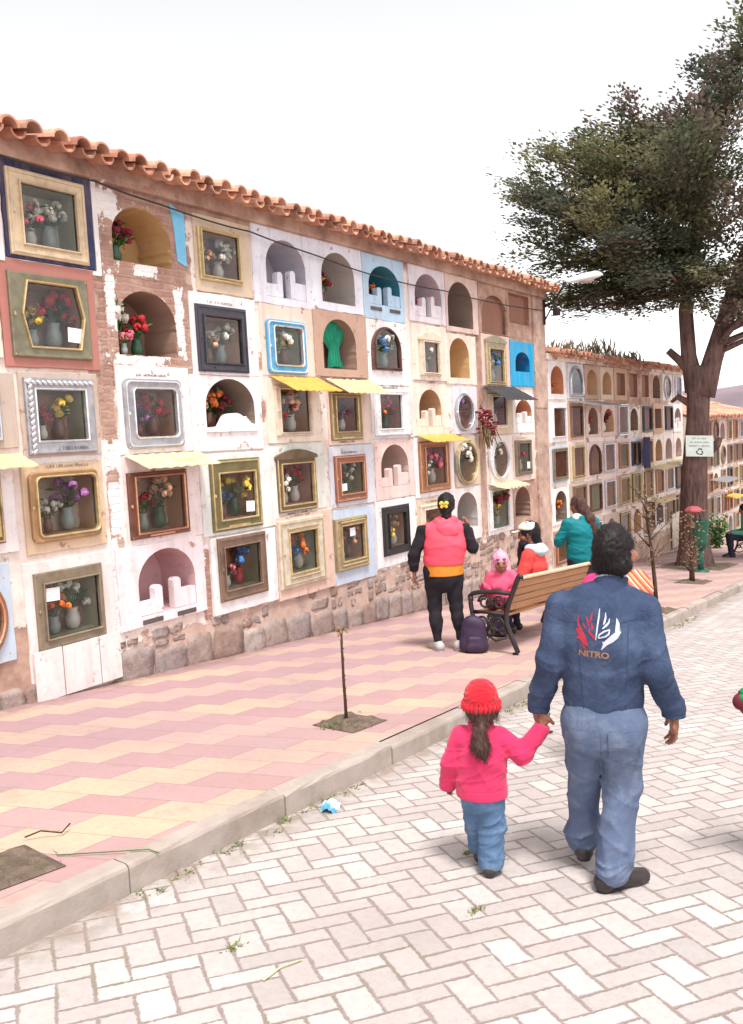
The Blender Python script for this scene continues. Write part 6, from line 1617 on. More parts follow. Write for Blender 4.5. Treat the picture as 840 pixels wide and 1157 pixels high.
# ---- the man in the denim jacket
MH = 0.325
m_loc = (3.605, 1.322, ground(3.605, 1)); s = 1.0
J = dict(pv=(.045, 0, .83), ch=(.05, -.005, 1.15), nk=(.085, .005, 1.325), hd=(.112, .03, 1.475), hrot=(R(6), R(-3), R(-26)), shL=(-.120, -.005, 1.245), shR=(.225, -.005, 1.235), elL=(-.172, -.03, 1.00), elR=(.266, -.035, .985), wrL=(-.238, .04, .775), wrR=(.338, .03, .765),
         hipL=(-.040, .0, .79), hipR=(.128, .0, .79), knL=(-.044, .09, .44), knR=(.112, .02, .44), anL=(-.066, .16, .115), anR=(.062, -.07, .085), toeL=(-.05, 1, 0), toeR=(.78, .62, 0), heelL=.035)
t, T = person('man in dark denim jacket and faded jeans, holding a small girl by the hand', m_loc, MH, J, s, .0055,
              hands=dict(L=dict(d=(-.02, .12, -1), n=(.75, .45, .0), s=(.55, -.85, .1), curl=34, tcurl=35), R=dict(d=(.02, .14, -1), n=(-.9, .3, 0), s=(-.3, 1, .15), curl=20, tcurl=12)))
man = t
F = Field(.0065)
F.cone((.045, -.005, .80), (.05, -.01, 1.12), .164, .182, .05, ((0, 1, 0), .70)); F.cone((.05, -.012, 1.10), (.062, -.01, 1.22), .182, .145, .05, ((0, 1, 0), .66)); F.cone((-.085, -.008, 1.235), (.195, -.008, 1.225), .072, .072, .05); F.cone((-.02, -.004, 1.27), (.16, -.004, 1.265), .062, .062, .05)
sl = Field(.0065)
F.cone(J['shL'], J['elL'], .071, .058, .022); F.cone(J['shR'], J['elR'], .071, .058, .022)
F.cone(J['elL'], (-.238, .035, .80), .056, .049, .02); F.cone(J['elR'], (.337, .026, .79), .058, .050, .02)
F.folds(.003, 26, 5, .74, 1.24, (1, 1, 1.3)); F.folds(.013, 12, 8, .76, 1.20, (1, 1, 1.4), True)
F.plane((.045, 0, .728), (0, 0, -1)).plane((-.238, .04, .772), (0, .1, -1)).plane((.335, .03, .762), (0, .1, -1))
jacket = skin('jacket', F, DENIM, t)
# waistband, cuffs and collar
F = Field(.006); F.cone((.045, -.004, .752), (.045, -.004, .772), .1675, .1685, .01, ((0, 1, 0), .715)); F.folds(.003, 40, 3); F.plane((0, 0, .722), (0, 0, -1)).plane((0, 0, .792), (0, 0, 1))
skin('waistband', F, DENIM, jacket)
for a, b in (((-.2365, .036, .83), (-.238, .038, .775)), ((.336, .024, .82), (.3375, .028, .765))):
    F = Field(.005); F.cone(a, b, .0495, .0505, .005); F.plane((0, 0, .757), (0, 0, -1)).plane((0, 0, .838), (0, 0, 1)); skin('cuff', F, DENIM, jacket)
F = Field(.005); F.cone((.078, .0, 1.285), (.096, .012, 1.365), .098, .070, .01, ((0, 1, 0), .95)); F.cone((.084, .03, 1.30), (.105, .03, 1.42), .062, .060, .004, None, True); F.plane((.09, 0, 1.372), (.0, .35, 1))
F.folds(.003, 30, 4); skin('collar', F, DENIM, jacket)
F = Field(.005); F.cone((.084, .006, 1.31), (.096, .014, 1.372), .073, .064, .01); F.plane((.09, 0, 1.384), (.0, .35, 1)); skin('shirt_collar', F, fabric('pale_shirt', srgb(196, 204, 220), .05), t)
F = Field(.0065)
F.cone((.045, -.012, .80), (.045, -.014, .735), .150, .158, .05, ((0, 1, 0), .72)); F.ell((-.03, -.045, .72), (.088, .085, .11), .06); F.ell((.12, -.045, .72), (.088, .085, .11), .06)
for q, kr, ar in (('L', .069, .066), ('R', .074, .069)):
    F.cone((J['hip' + q][0], -.005, .74), J['kn' + q], .102, kr, .025); F.cone(J['kn' + q], V(*J['an' + q]) + V(0, -.01, .01), kr, ar, .02)
F.folds(.003, 24, 15, .02, .66, (1, 1, 2.4)); F.folds(.016, 10, 16, .05, .72, (.8, .8, 2.0), True); F.folds(.018, 22, 17, .02, .24, (.6, .6, 2.2), True)
F.plane((0, 0, .028), (0, 0, -1)); F.plane((0, 0, .835), (0, 0, 1))
tr_ = skin('trousers', F, JEAN, t)
shoe(t, J, .92, LEATHER, SOLE, L=.25)
def pocket(cx, cz, w, h, tgt, parent, mat, yoff=-.002):
    """a patch laid on the back of a garment by casting on to it"""
    me = tgt.data; bv = BVHTree.FromPolygons([v.co for v in me.vertices], [p.vertices[:] for p in me.polygons])
    mb = MB(); n = 8; vs = []
    for lay in (0.0, -.006):
        for a in range(n + 1):
            for c in range(n + 1):
                u, v = a / n - .5, c / n - .5
                zz = cz + v * h - (.02 * (1 - abs(u) * 2) if v < -.49 else 0)
                hit = bv.ray_cast(Vector((cx + u * w, -1, zz)), Vector((0, 1, 0)))
                y = hit[0].y if hit[0] else 0
                vs.append((cx + u * w, y + yoff + lay, zz))
    N = (n + 1) ** 2; fs = []
    for a in range(n):
        for c in range(n):
            q = a * (n + 1) + c; fs.append((N + q, N + q + n + 1, N + q + n + 2, N + q + 1))
    for a in range(n):
        for q, r_ in ((a * (n + 1), (a + 1) * (n + 1)), (a * (n + 1) + n, (a + 1) * (n + 1) + n), (a, a + 1), (n * (n + 1) + a, n * (n + 1) + a + 1)): fs.append((q, r_, N + r_, N + q))
    mb.add(vs, fs); return link_mesh('back_pocket', mb, mat, parent, smooth=False)
pocket(-.035, .665, .125, .13, tr_, tr_, JEAN); pocket(.125, .665, .125, .13, tr_, tr_, JEAN)
# short black hair
E_ = Euler(J['hrot']).to_matrix(); 
F = Field(.005); c = J['hd']
F.ell(T(0, -.012, .030), (.083, .102, .104), .02, J['hrot']); F.cone(T(-.044, -.048, -.040), T(.044, -.048, -.040), .044, .044, .03); F.cone(T(0, -.030, -.02), T(0, -.042, -.075), .060, .040, .03)
F.ell(T(0, .11, -.035), (.095, .085, .085), .01, J['hrot'], True); F.ell(T(.088, .012, -.028), (.020, .032, .042), .01, J['hrot'], True); F.ell(T(-.088, .012, -.028), (.020, .032, .042), .01, J['hrot'], True)
F.folds(.0018, 90, 2, 1.3, 1.7, (1, 1, 1)); F.folds(.0022, 260, 9, 1.3, 1.7, (1, 1, 1))
hr = skin('hair', F, HAIR, t); strands(hr, 7000, .012, HAIR, 3, .7, w=.0008)
# embroidered emblem and lettering, laid on the back of the jacket
jb = BVHTree.FromPolygons([v.co for v in jacket.data.vertices], [p.vertices[:] for p in jacket.data.polygons])
def on_back(x, z, d):
    h = jb.ray_cast(Vector((x, -1, z)), Vector((0, 1, 0))); return Vector((x, (h[0].y if h[0] else -.1) - d, z))
ECX, ECZ, ES = .028, 1.175, .00345 / 1.18        # emblem centre, and metres per photograph-zoom unit
def emb(polys, mat, name, d=.003):
    bm = bmesh.new()
    for poly in polys:
        vs = [bm.verts.new((x, 0, z)) for x, z in poly]; bm.faces.new(vs)
    bmesh.ops.triangulate(bm, faces=bm.faces[:])
    for _ in range(4):
        es = [e for e in bm.edges if e.calc_length() > .012]
        if not es: break
        bmesh.ops.subdivide_edges(bm, edges=es, cuts=1); bmesh.ops.triangulate(bm, faces=bm.faces[:])
    for v in bm.verts: v.co = on_back(v.co.x, v.co.z, d)
    me = bpy.data.meshes.new(name); bm.to_mesh(me); bm.free(); me.materials.append(mat)
    o = bpy.data.objects.new(name, me); col.objects.link(o); o.parent = jacket; return o
def stroke(pts, ws):
    L, Rr = [], []
    for k, (x, z) in enumerate(pts):
        a = pts[max(k - 1, 0)]; b = pts[min(k + 1, len(pts) - 1)]; dx, dz = b[0] - a[0], b[1] - a[1]; n = math.hypot(dx, dz) or 1
        w = ws[k] if isinstance(ws, (list, tuple)) else ws
        L.append((x - dz / n * w, z + dx / n * w)); Rr.append((x + dz / n * w, z - dx / n * w))
    return L + Rr[::-1]
K = 1 / 2590.0             # zoomed pixels to metres on the man's back
def EP(px, py): return (ECX + (px - 340) * K, ECZ + (470 - py) * K)
def S(pts, ws): return stroke([EP(*p) for p in pts], [q * K for q in ws] if isinstance(ws, (list, tuple)) else ws * K)
WTH = basic('white_thread', srgb(188, 188, 206), .7, .08, 40, .3, 200); RTH = basic('red_thread', srgb(160, 44, 60), .7, .12, 40, .3, 200); BTH = basic('brown_thread', srgb(150, 108, 84), .7, .12, 40, .3, 200)
emb([S([(380, 250), (368, 340), (352, 430), (338, 520), (328, 585)], [4, 9, 8, 7, 3]), S([(440, 290), (440, 340), (428, 390), (414, 420)], [3, 9, 11, 4]), S([(482, 355), (470, 400), (440, 430), (402, 462)], [3, 11, 12, 5]),
     S([(355, 555), (372, 520), (420, 490), (480, 470)], [6, 8, 9, 6]), S([(480, 470), (466, 520), (430, 545), (355, 562)], [5, 9, 9, 6]),
     S([(555, 355), (574, 410), (570, 460), (545, 500)], [3, 10, 14, 12]), S([(585, 490), (540, 540), (490, 580), (430, 620), (385, 690)], [18, 34, 34, 24, 3]), S([(592, 470), (560, 512)], [3, 9]), S([(588, 520), (540, 552)], [3, 12]), S([(565, 556), (510, 590)], [3, 12]), S([(400, 600), (420, 640)], [4, 12])], WTH, 'white_wing')
emb([S([(300, 280), (286, 350), (272, 400)], [3, 12, 5]), S([(232, 330), (250, 390), (262, 440)], [3, 10, 7]), S([(285, 400), (300, 450), (290, 480)], [4, 12, 4]), S([(160, 320), (145, 380), (150, 440), (175, 490)], [3, 9, 13, 20]), S([(120, 470), (160, 500), (190, 560), (215, 620), (245, 655)], [6, 32, 42, 26, 4]), S([(115, 560), (165, 570)], [3, 16]), S([(270, 450), (262, 500), (300, 540), (325, 585)], [3, 12, 14, 6]), S([(195, 400), (210, 440), (230, 470)], [3, 9, 5]), S([(170, 620), (200, 660), (235, 700)], [3, 12, 3])], RTH, 'red_wing')
tc = bpy.data.curves.new('lettering', 'FONT'); tc.body = 'NITRO'; tc.size = .037; tc.align_x = 'CENTER'; tc.resolution_u = 3; tc.offset = .0012
to = bpy.data.objects.new('lettering_source', tc); col.objects.link(to)
dg = bpy.context.evaluated_depsgraph_get(); me = bpy.data.meshes.new_from_object(to.evaluated_get(dg)); bpy.data.objects.remove(to)
polys = [[(me.vertices[i].co.x * 1.12, me.vertices[i].co.y) for i in p.vertices] for p in me.polygons]
ca_, sa_ = math.cos(R(-5)), math.sin(R(-5)); lx, lz = EP(300, 775)
emb([[(lx + x * ca_ - y * sa_, lz + x * sa_ + y * ca_) for x, y in p] for p in polys], BTH, 'lettering')
# seams of the jacket back: yoke line and two panel seams
SEAM = fabric('denim_seam', srgb(58, 72, 104), .1, .9, 300)
emb([stroke([(-.13 + .36 * k / 12, 1.205 - .006 * math.sin(k)) for k in range(13)], .0022), stroke([(-.055 + .02 * k / 8, 1.19 - .39 * k / 8) for k in range(9)], .002), stroke([(.158 - .02 * k / 8, 1.19 - .39 * k / 8) for k in range(9)], .002)], SEAM, 'seams', .002)

# ---- the small girl
s = .61; g_loc = (3.42, 1.79, ground(3.42, 1))
J = dict(pv=(0, 0, .40), ch=(.005, 0, .57), nk=(.005, 0, .672), hd=(.012, .012, .775), hrot=(0, 0, R(12)), shL=(-.088, 0, .640), shR=(.095, 0, .640), elL=(-.135, -.01, .515), elR=(.188, .0, .565), wrL=(-.158, .02, .405), wrR=(.282, .035, .690),
         hipL=(-.04, .01, .37), hipR=(.042, -.005, .37), knL=(-.040, .06, .215), knR=(.040, .0, .215), anL=(-.032, .115, .07), anR=(.030, -.02, .055), toeL=(0, 1, 0), toeR=(.1, 1, 0))
t, T = person('small girl in hot pink jacket and red knitted hat, holding the man by the hand', g_loc, MH + .02, J, s, .0045, hands=dict(L=dict(sc=.9, curl=40), R=dict(d=(.30, .0, 1), n=(0, 1, 0), s=(-1, 0, .2), sc=.85, curl=40)), hs=.80)
girl = t; hsG = .80
F = Field(.005); F.cone((0, 0, .42), (.005, 0, .56), .116, .106, .04, ((0, 1, 0), .80)); F.cone((.005, 0, .55), (.006, 0, .645), .102, .066, .04, ((0, 1, 0), .85)); F.cone((-.07, 0, .63), (.075, 0, .63), .050, .050, .03)
F.cone(J['shL'], J['elL'], .046, .042, .016); F.cone(J['elL'], (-.160, .022, .395), .042, .040, .014); F.cone(J['shR'], J['elR'], .046, .044, .018); F.cone(J['elR'], (.275, .03, .672), .044, .038, .016)
F.folds(.002, 46, 21, .36, .66, (1, 1, 1.8)); F.folds(.011, 17, 22, .37, .66, (1, 1, 1.8), True); F.plane((0, 0, .372), (0, 0, -1)); F.plane((.282, .034, .692), (.35, .05, 1))
jk = skin('jacket', F, PINKJ, t)
F = Field(.0045); F.cone((0, 0, .385), (0, 0, .40), .119, .119, .01, ((0, 1, 0), .81)); F.plane((0, 0, .365), (0, 0, -1)).plane((0, 0, .408), (0, 0, 1)); skin('hem_band', F, PINKJ, jk)
F = Field(.0045); F.cone((.006, 0, .665), (.008, .004, .700), .064, .058, .01); F.plane((0, 0, .708), (0, .3, 1)); skin('collar', F, PINKJ, jk)
F = Field(.005); F.cone((0, 0, .42), (0, 0, .36), .098, .100, .03, ((0, 1, 0), .85)); 
for q in 'LR': F.cone(J['hip' + q], J['kn' + q], .062, .056, .012); F.cone(J['kn' + q], V(*J['an' + q]), .056, .058, .012)
F.folds(.002, 42, 31, .03, .34, (1, 1, 2.0)); F.folds(.010, 18, 33, .04, .34, (.8, .8, 2.0), True); F.folds(.010, 34, 32, .03, .12, (.6, .6, 2.2), True); F.plane((0, 0, .036), (0, 0, -1)); skin('trousers', F, JEANK, t)
shoe(t, J, .62, LEATHER, SOLE, L=.22)
F = Field(.004); F.ell(T(0, -.008, .062), V(.096, .108, .098) * hsG, .02, J['hrot']); F.cone(T(0, -.004, .030), T(0, -.004, .014), .096 * hsG, .098 * hsG, .012); F.folds(.0015, 150, 5); F.plane(T(0, 0, -.008), (0, 0, -1)); skin('knit_hat', F, REDHAT, t)
mb = MB(); 
for k in range(26):
    a = 6.283 * k / 26; q = V(*T(.104 * math.cos(a), .108 * math.sin(a) - .004, .012)); mb.blob(q, (.014 * hsG, .014 * hsG, .032 * hsG), 1)
link_mesh('hat_brim', mb, REDHAT, t, smooth=True)
F = Field(.004); F.ell(T(0, -.030, -.005), V(.090, .085, .088) * hsG, .02, J['hrot']); F.cone(T(-.012, -.088, -.055), T(-.022, -.118, -.10), .034 * hsG, .024 * hsG, .01); F.cone(T(-.022, -.118, -.105), T(-.020, -.126, -.185), .040 * hsG, .052 * hsG, .012); F.cone(T(-.020, -.126, -.18), T(-.012, -.122, -.240), .048 * hsG, .026 * hsG, .012)
F.folds(.004, 110, 7, .5, .9, (1, 1, .6)); hr = skin('hair', F, HAIRB, t); strands(hr, 1800, .030, HAIRB, 4, 1.0, w=.0009)
mb = MB(); mb.lathe([(.024 * hsG, -.010 * hsG), (.032 * hsG, 0), (.024 * hsG, .010 * hsG)], T(-.020, -.116, -.098), 10); link_mesh('hair_tie', mb, basic('pale_band', srgb(200, 190, 200), .6, .1, 10, 0), t, smooth=True)

# ---- the woman in the coral vest
s = 1.0; w_loc = (7.58, 4.30, ground(7.58)); WH = .55
J = dict(pv=(0, 0, .86), ch=(.03, 0, 1.12), nk=(.05, .01, 1.315), hd=(.062, .03, 1.475), hrot=(R(-4), 0, R(-8)), shL=(-.175, 0, 1.245), shR=(.225, 0, 1.245), elL=(-.285, -.02, 1.00), elR=(.305, .02, 1.03), wrL=(-.292, .03, .80), wrR=(.275, .20, 1.22), hipL=(-.095, 0, .82), hipR=(.095, 0, .82), knL=(-.105, .015, .44), knR=(.115, .015, .44), anL=(-.085, -.02, .075), anR=(.155, -.01, .075), toeL=(-.35, .9, 0), toeR=(.75, .62, 0))
t, T = person('woman in a coral pink padded vest standing at the niches, back to the street', w_loc, WH, J, s, .008, hands=dict(L=dict(n=(1, .2, 0), s=(0, 1, 0), curl=30), R=dict(d=(-.1, .35, 1), n=(-.6, -.6, 0), s=(.2, 1, -.2), curl=45)))
F = Field(.008); sleeves(F, J, 1, (.064, .058, .042)); F.cone(J['shL'], J['shR'], .06, .06, .03); F.folds(.004, 28, 41); F.folds(.010, 14, 42, .8, 1.2, (1, 1, 1.6), True); F.plane((-.292, .03, .82), (0, .1, -1)); F.plane(J['wrR'], (0, .3, 1)); skin('black_sleeves', F, BLACKK, t)
F = Field(.008); F.cone((.012, 0, .93), (.03, -.01, 1.10), .210, .202, .05, ((0, 1, 0), .80)); F.cone((.03, -.01, 1.1), (.045, -.005, 1.235), .20, .150, .05, ((0, 1, 0), .72)); F.cone((-.125, 0, 1.235), (.18, 0, 1.235), .075, .075, .05)
F.folds(.003, 22, 44, .9, 1.28, (1, 1, 2.0)); F.folds(.009, 9, 45, .92, 1.24, (.6, .6, 2.2), True)
for zz in (1.0, 1.075, 1.15): F.ell((.025, 0, zz + .04), (.001, .001, .001), .01)
F.plane((0, 0, .885), (0, 0, -1)); vest = skin('vest', F, CORAL, t)
F = Field(.007); F.ell((.05, -.095, 1.235), (.115, .075, .085), .03, (R(-25), 0, 0)); F.cone((-.02, -.03, 1.31), (.12, -.03, 1.31), .058, .058, .04); F.ell((.05, -.05, 1.35), (.055, .055, .06), .01, None, True); F.folds(.005, 30, 46); skin('hood', F, CORAL, vest)
F = Field(.008); F.cone((.002, 0, .76), (.01, 0, .96), .200, .192, .04, ((0, 1, 0), .80)); F.folds(.004, 26, 48, .7, .90, (1.4, 1.4, 1.2)); F.plane((0, 0, .775), (0, 0, -1)); F.plane((0, 0, 1.0), (0, 0, 1)); skin('shirt_tail', F, OCHRE, t)
F = Field(.008); F.cone((0, -.01, .84), (0, -.02, .76), .178, .172, .05, ((0, 1, 0), .78))
for q in 'LR': F.cone(J['hip' + q], J['kn' + q], .112, .070, .02); F.cone(J['kn' + q], V(*J['an' + q]) + V(0, 0, .04), .068, .045, .02); F.ell(V(*J['kn' + q]) * .62 + V(*J['an' + q]) * .38 + V(0, -.02, 0), (.060, .064, .11), .03)
F.folds(.004, 30, 49, .0, .8); F.plane((0, 0, .095), (0, 0, -1)); skin('leggings', F, BLACKK, t)
shoe(t, J, 1.0, GREYSHOE, WSOLE, L=.23)
F = Field(.006); F.ell(T(0, -.012, .026), (.088, .104, .106), .02, J['hrot']); F.cone(T(0, -.04, -.02), T(0, -.06, -.10), .066, .05, .03); F.ell(T(0, .115, -.03), (.09, .085, .09), .01, J['hrot'], True); F.folds(.004, 80, 3, 1.2, 1.7); skin('hair', F, HAIR, t)
mb = MB(); bc = V(*T(-.012, -.125, .005))
for sx in (-1, 1):
    for (u, v, ru, rv) in ((.026, .018, .024, .020), (.022, -.018, .018, .016)): mb.blob(bc + V(sx * u, -.008, v), (ru, .008, rv), 2, rot=Euler((0, sx * .5, 0)))
mb.blob(bc + V(0, -.012, 0), (.007, .008, .028), 1); link_mesh('butterfly_clip', mb, basic('yellow_clip', srgb(222, 184, 72), .4, .1, 12, .1), t, smooth=True)

# ---- people sitting on the near bench
def seated(s, lean=0.0, elL=(-.25, .05, .62), elR=(.25, .05, .62), wrL=(-.16, .28, .60), wrR=(.16, .28, .60), hrot=(0, 0, 0), seat=.42, foot=0.0, kneew=.11, hd=None, kz=.0):
    q = lambda x, y, z: (x * s, y * s, seat + (z - .0) * s)
    J = dict(pv=q(0, 0, .10), ch=q(0, lean * .6, .36), nk=q(0, lean, .55), hd=q(*(hd or (0, lean + .03, .70))), hrot=hrot, shL=q(-.17, lean * .9, .49), shR=q(.17, lean * .9, .49), elL=q(elL[0], elL[1], elL[2] - .44), elR=q(elR[0], elR[1], elR[2] - .44), wrL=q(wrL[0], wrL[1], wrL[2] - .44), wrR=q(wrR[0], wrR[1], wrR[2] - .44),
             hipL=q(-.09, .03, .06), hipR=q(.09, .03, .06), knL=q(-kneew, .42, .07 + kz), knR=q(kneew, .42, .07 + kz), anL=(-kneew * s, (.40 + foot) * s, .08), anR=(kneew * s, (.36 + foot) * s, .08), toeL=(-.1, 1, 0), toeR=(.1, 1, 0))
    return J
def dress(t, T, J, s, top, legs, shoe_m=LEATHER, sole=SOLE, res=.009, fold=50, sl_r=(.068, .060, .046), waist=.15):
    F = Field(res); pv, ch, nk = V(*J['pv']), V(*J['ch']), V(*J['nk'])
    F.cone(pv, ch, waist * s, (waist + .01) * s, .05, ((0, 1, 0), .78)); F.cone(ch, nk - V(0, 0, .06) * s, (waist + .01) * s, .10 * s, .05, ((0, 1, 0), .75)); F.cone(V(*J['shL']) * .85 + V(*J['shR']) * .15, V(*J['shR']) * .85 + V(*J['shL']) * .15, .07 * s, .07 * s, .05)
    sleeves(F, J, s, sl_r); F.folds(.003, 24, fold); F.folds(.012, 13, fold + 2, -1, 3, (1, 1, 1.6), True); F.plane(pv - V(0, 0, .115) * s, (0, 0, -1))
    jk = skin('jacket', F, top, t)
    F = Field(res); F.cone(J['hipL'], J['hipR'], .11 * s, .11 * s, .04)
    for q in 'LR': F.cone(J['hip' + q], J['kn' + q], .098 * s, .072 * s, .02); F.cone(J['kn' + q], V(*J['an' + q]), .072 * s, .06 * s, .02)
    F.folds(.005, 26, fold + 1); F.plane((0, 0, .06), (0, 0, -1)); skin('trousers', F, legs, t)
    shoe(t, J, s, shoe_m, sole, L=.23); return jk
def bowl_hair(t, T, s, rot, mat, long=None, res=.007):
    F = Field(res); F.ell(T(0, -.012, .028), V(.090, .106, .106) * s, .02, rot); F.cone(T(0, -.04, -.02), T(0, -.06, -.09), .066 * s, .05 * s, .03); F.ell(T(0, .115, -.03), V(.09, .085, .09) * s, .01, rot, True)
    if long:
        p = [V(*T(*q)) for q in long]
        for a, b in zip(p, p[1:]): F.cone(a, b, .075 * s, .065 * s, .03)
    F.folds(.005, 90, 3, -3, 5, (1, 1, .5)); hr = skin('hair', F, mat, t); strands(hr, 900, .03, mat, 5, .9, w=.0016); return hr
BX = lambda d: (7.66 + d, 3.62 + .26)
def on_bench(d, y=3.86): return (7.66 + d, y, ground(7.66 + d))
FH = R(96)
J = seated(1.04, .02, elL=(-.27, .06, .70), wrL=(-.42, .16, .66), elR=(.26, .0, .66), wrR=(.18, .24, .58), hrot=(R(-8), 0, R(14)))
t, T = person('seated person in a red jacket, pale blue hood and white cap, reaching toward the child', on_bench(1.06, 3.80), FH, J, 1.04, .008)
jk = dress(t, T, J, 1.04, REDJ, NAVYK, fold=60)
F = Field(.007); c = V(*J['nk']); F.ell(c + V(0, -.085, -.02), (.135, .075, .075), .03, (R(-30), 0, 0)); F.cone(c + V(-.10, .0, .0), c + V(.10, .0, .0), .055, .055, .03); F.ell(c + V(0, .03, .07), (.065, .075, .075), .01, None, True); F.folds(.005, 40, 62); skin('hood', F, HOOD, jk)
bowl_hair(t, T, 1.04, J['hrot'], HAIR)
F = Field(.007); F.cone(V(*T(.0, .09, -.12)), V(*T(.0, .12, -.30)), .055, .06, .03); F.cone(V(*T(-.03, .08, -.10)), V(*T(.04, .05, -.13)), .055, .055, .03); F.folds(.006, 40, 63); skin('scarf', F, BLACKK, t)
F = Field(.006); F.ell(T(0, .004, .062), (.094, .108, .072), .02, J['hrot']); F.plane(T(0, 0, .046), (0, .10, -1)); F.cone(T(0, .07, .052), T(0, .135, .040), .062, .050, .008, ((0, 0, 1), .14)); skin('cap', F, WHITEC, t)

TPX, TPY = 10.40, 3.90
J = dict(pv=(0, 0, .82), ch=(0, -.01, 1.10), nk=(0, .01, 1.27), hd=(-.01, .04, 1.42), hrot=(R(-10), 0, R(25)), shL=(-.17, 0, 1.20), shR=(.17, 0, 1.20), elL=(-.27, .06, .98), elR=(.27, .06, .98), wrL=(-.20, .26, .92), wrR=(.20, .26, .92), hipL=(-.09, 0, .78), hipR=(.09, 0, .78), knL=(-.10, .03, .42), knR=(.10, .0, .42), anL=(-.10, 0, .08), anR=(.10, -.03, .08), toeL=(-.1, 1, 0), toeR=(.1, 1, 0))
t, T = person('woman in a teal jacket with long dark hair standing beyond the bench', (TPX, TPY, ground(TPX)), R(45), J, .97, .008)
F = Field(.008); F.cone((0, 0, .80), J['ch'], .19, .185, .05, ((0, 1, 0), .76)); F.cone(J['ch'], (0, 0, 1.20), .18, .13, .05, ((0, 1, 0), .74)); F.cone(J['shL'], J['shR'], .07, .07, .04); sleeves(F, J, 1.02); F.folds(.003, 24, 70); F.folds(.012, 13, 72, -1, 3, (1, 1, 1.6), True); F.plane((0, 0, .70), (0, 0, -1)); skin('jacket', F, TEALJ, t)
F = Field(.009); F.cone((0, 0, .80), (0, 0, .72), .15, .15, .04, ((0, 1, 0), .8))
for q in 'LR': F.cone(J['hip' + q], J['kn' + q], .10, .07, .02); F.cone(J['kn' + q], J['an' + q], .07, .055, .02)
F.plane((0, 0, .06), (0, 0, -1)); skin('trousers', F, NAVYK, t); shoe(t, J, .95, LEATHER, SOLE)
bowl_hair(t, T, .97, J['hrot'], HAIRB, [(.02, -.06, -.06), (.05, -.11, -.20), (.07, -.12, -.36)])
F = Field(.007); c = V(*J['nk']); F.cone(c + V(-.06, -.03, -.0), c + V(.06, -.03, .0), .06, .06, .03); F.ell(c + V(0, .02, .07), (.06, .06, .075), .01, None, True); skin('collar', F, basic('pale_collar', srgb(206, 206, 200), .8, .05, 8, .1), t)

J = seated(.66, .0, elL=(-.20, .06, .66), wrL=(-.12, .22, .60), elR=(.22, .03, .70), wrR=(.26, .16, .80), hrot=(R(-4), 0, R(10)), foot=-.05, kneew=.10)
J['knL'] = (-.09, .20, .50); J['knR'] = (.09, .20, .50); J['anL'] = (-.05, .05, .47); J['anR'] = (.06, .06, .47); J['toeL'] = (0, -1, 0); J['toeR'] = (0, -1, 0)
t, T = person('small child in pink coat and pale pink hat at the near bench end', on_bench(.34, 3.86), R(200), J, .66, .006, hs=.82)
F = Field(.007); sq = .82
F.cone(J['pv'], J['ch'], .125, .118, .04, ((0, 1, 0), .85)); F.cone(J['ch'], V(*J['nk']) - V(0, 0, .03), .115, .07, .04); F.cone(J['shL'], J['shR'], .05, .05, .03)
sleeves(F, J, .8, (.066, .060, .05)); F.folds(.006, 34, 80); F.plane(V(*J['pv']) - V(0, 0, .10), (0, 0, -1)); skin('coat', F, PINKC, t)
F = Field(.007); F.cone(J['hipL'], J['hipR'], .07, .07, .03)
for q in 'LR': F.cone(J['hip' + q], J['kn' + q], .068, .055, .02); F.cone(J['kn' + q], J['an' + q], .055, .045, .02)
F.plane((0, 0, .435), (0, 0, -1)); skin('trousers', F, MAROON, t)
for q in 'LR': F = Field(.006); F.cone(V(*J['an' + q]) + V(0, -.01, .015), V(*J['an' + q]) + V(0, -.10, .005), .032, .028, .02); skin('shoe', F, GREYSHOE, t)
F = Field(.005); F.ell(T(0, -.008, .045), V(.100, .112, .105) * sq, .02, J['hrot']); F.cone(T(0, 0, .10), T(0, 0, .165), .05 * sq, .02 * sq, .03); F.cone(T(-.085, -.01, .0), T(-.080, .0, -.085), .03 * sq, .035 * sq, .02); F.cone(T(.085, -.01, .0), T(.080, .0, -.085), .03 * sq, .035 * sq, .02); F.cone(T(0, -.05, .0), T(0, -.05, -.06), .09 * sq, .08 * sq, .03)
F.ell(T(0, .125, -.035), V(.075, .09, .075) * sq, .01, J['hrot'], True); F.folds(.002, 120, 6); skin('knit_hat', F, PINKH, t)
mb = MB()
for sx in (-1, 1): mb.blob(T(.040 * sx, .100, .066), (.020, .008, .014), 2)
link_mesh('hat_motif', mb, basic('dark_pink_motif', srgb(150, 70, 96), .8, .1, 10, 0), t, smooth=True)

J = seated(.72, .0, seat=.44, hrot=(0, 0, R(10)))
t, T = person('small brown-haired child seated between the red jacket and the teal jacket', on_bench(1.38, 3.96), R(92), J, .72, .008)
dress(t, T, J, .72, BROWNK, NAVYK, fold=90); bowl_hair(t, T, .72, J['hrot'], HAIRB)

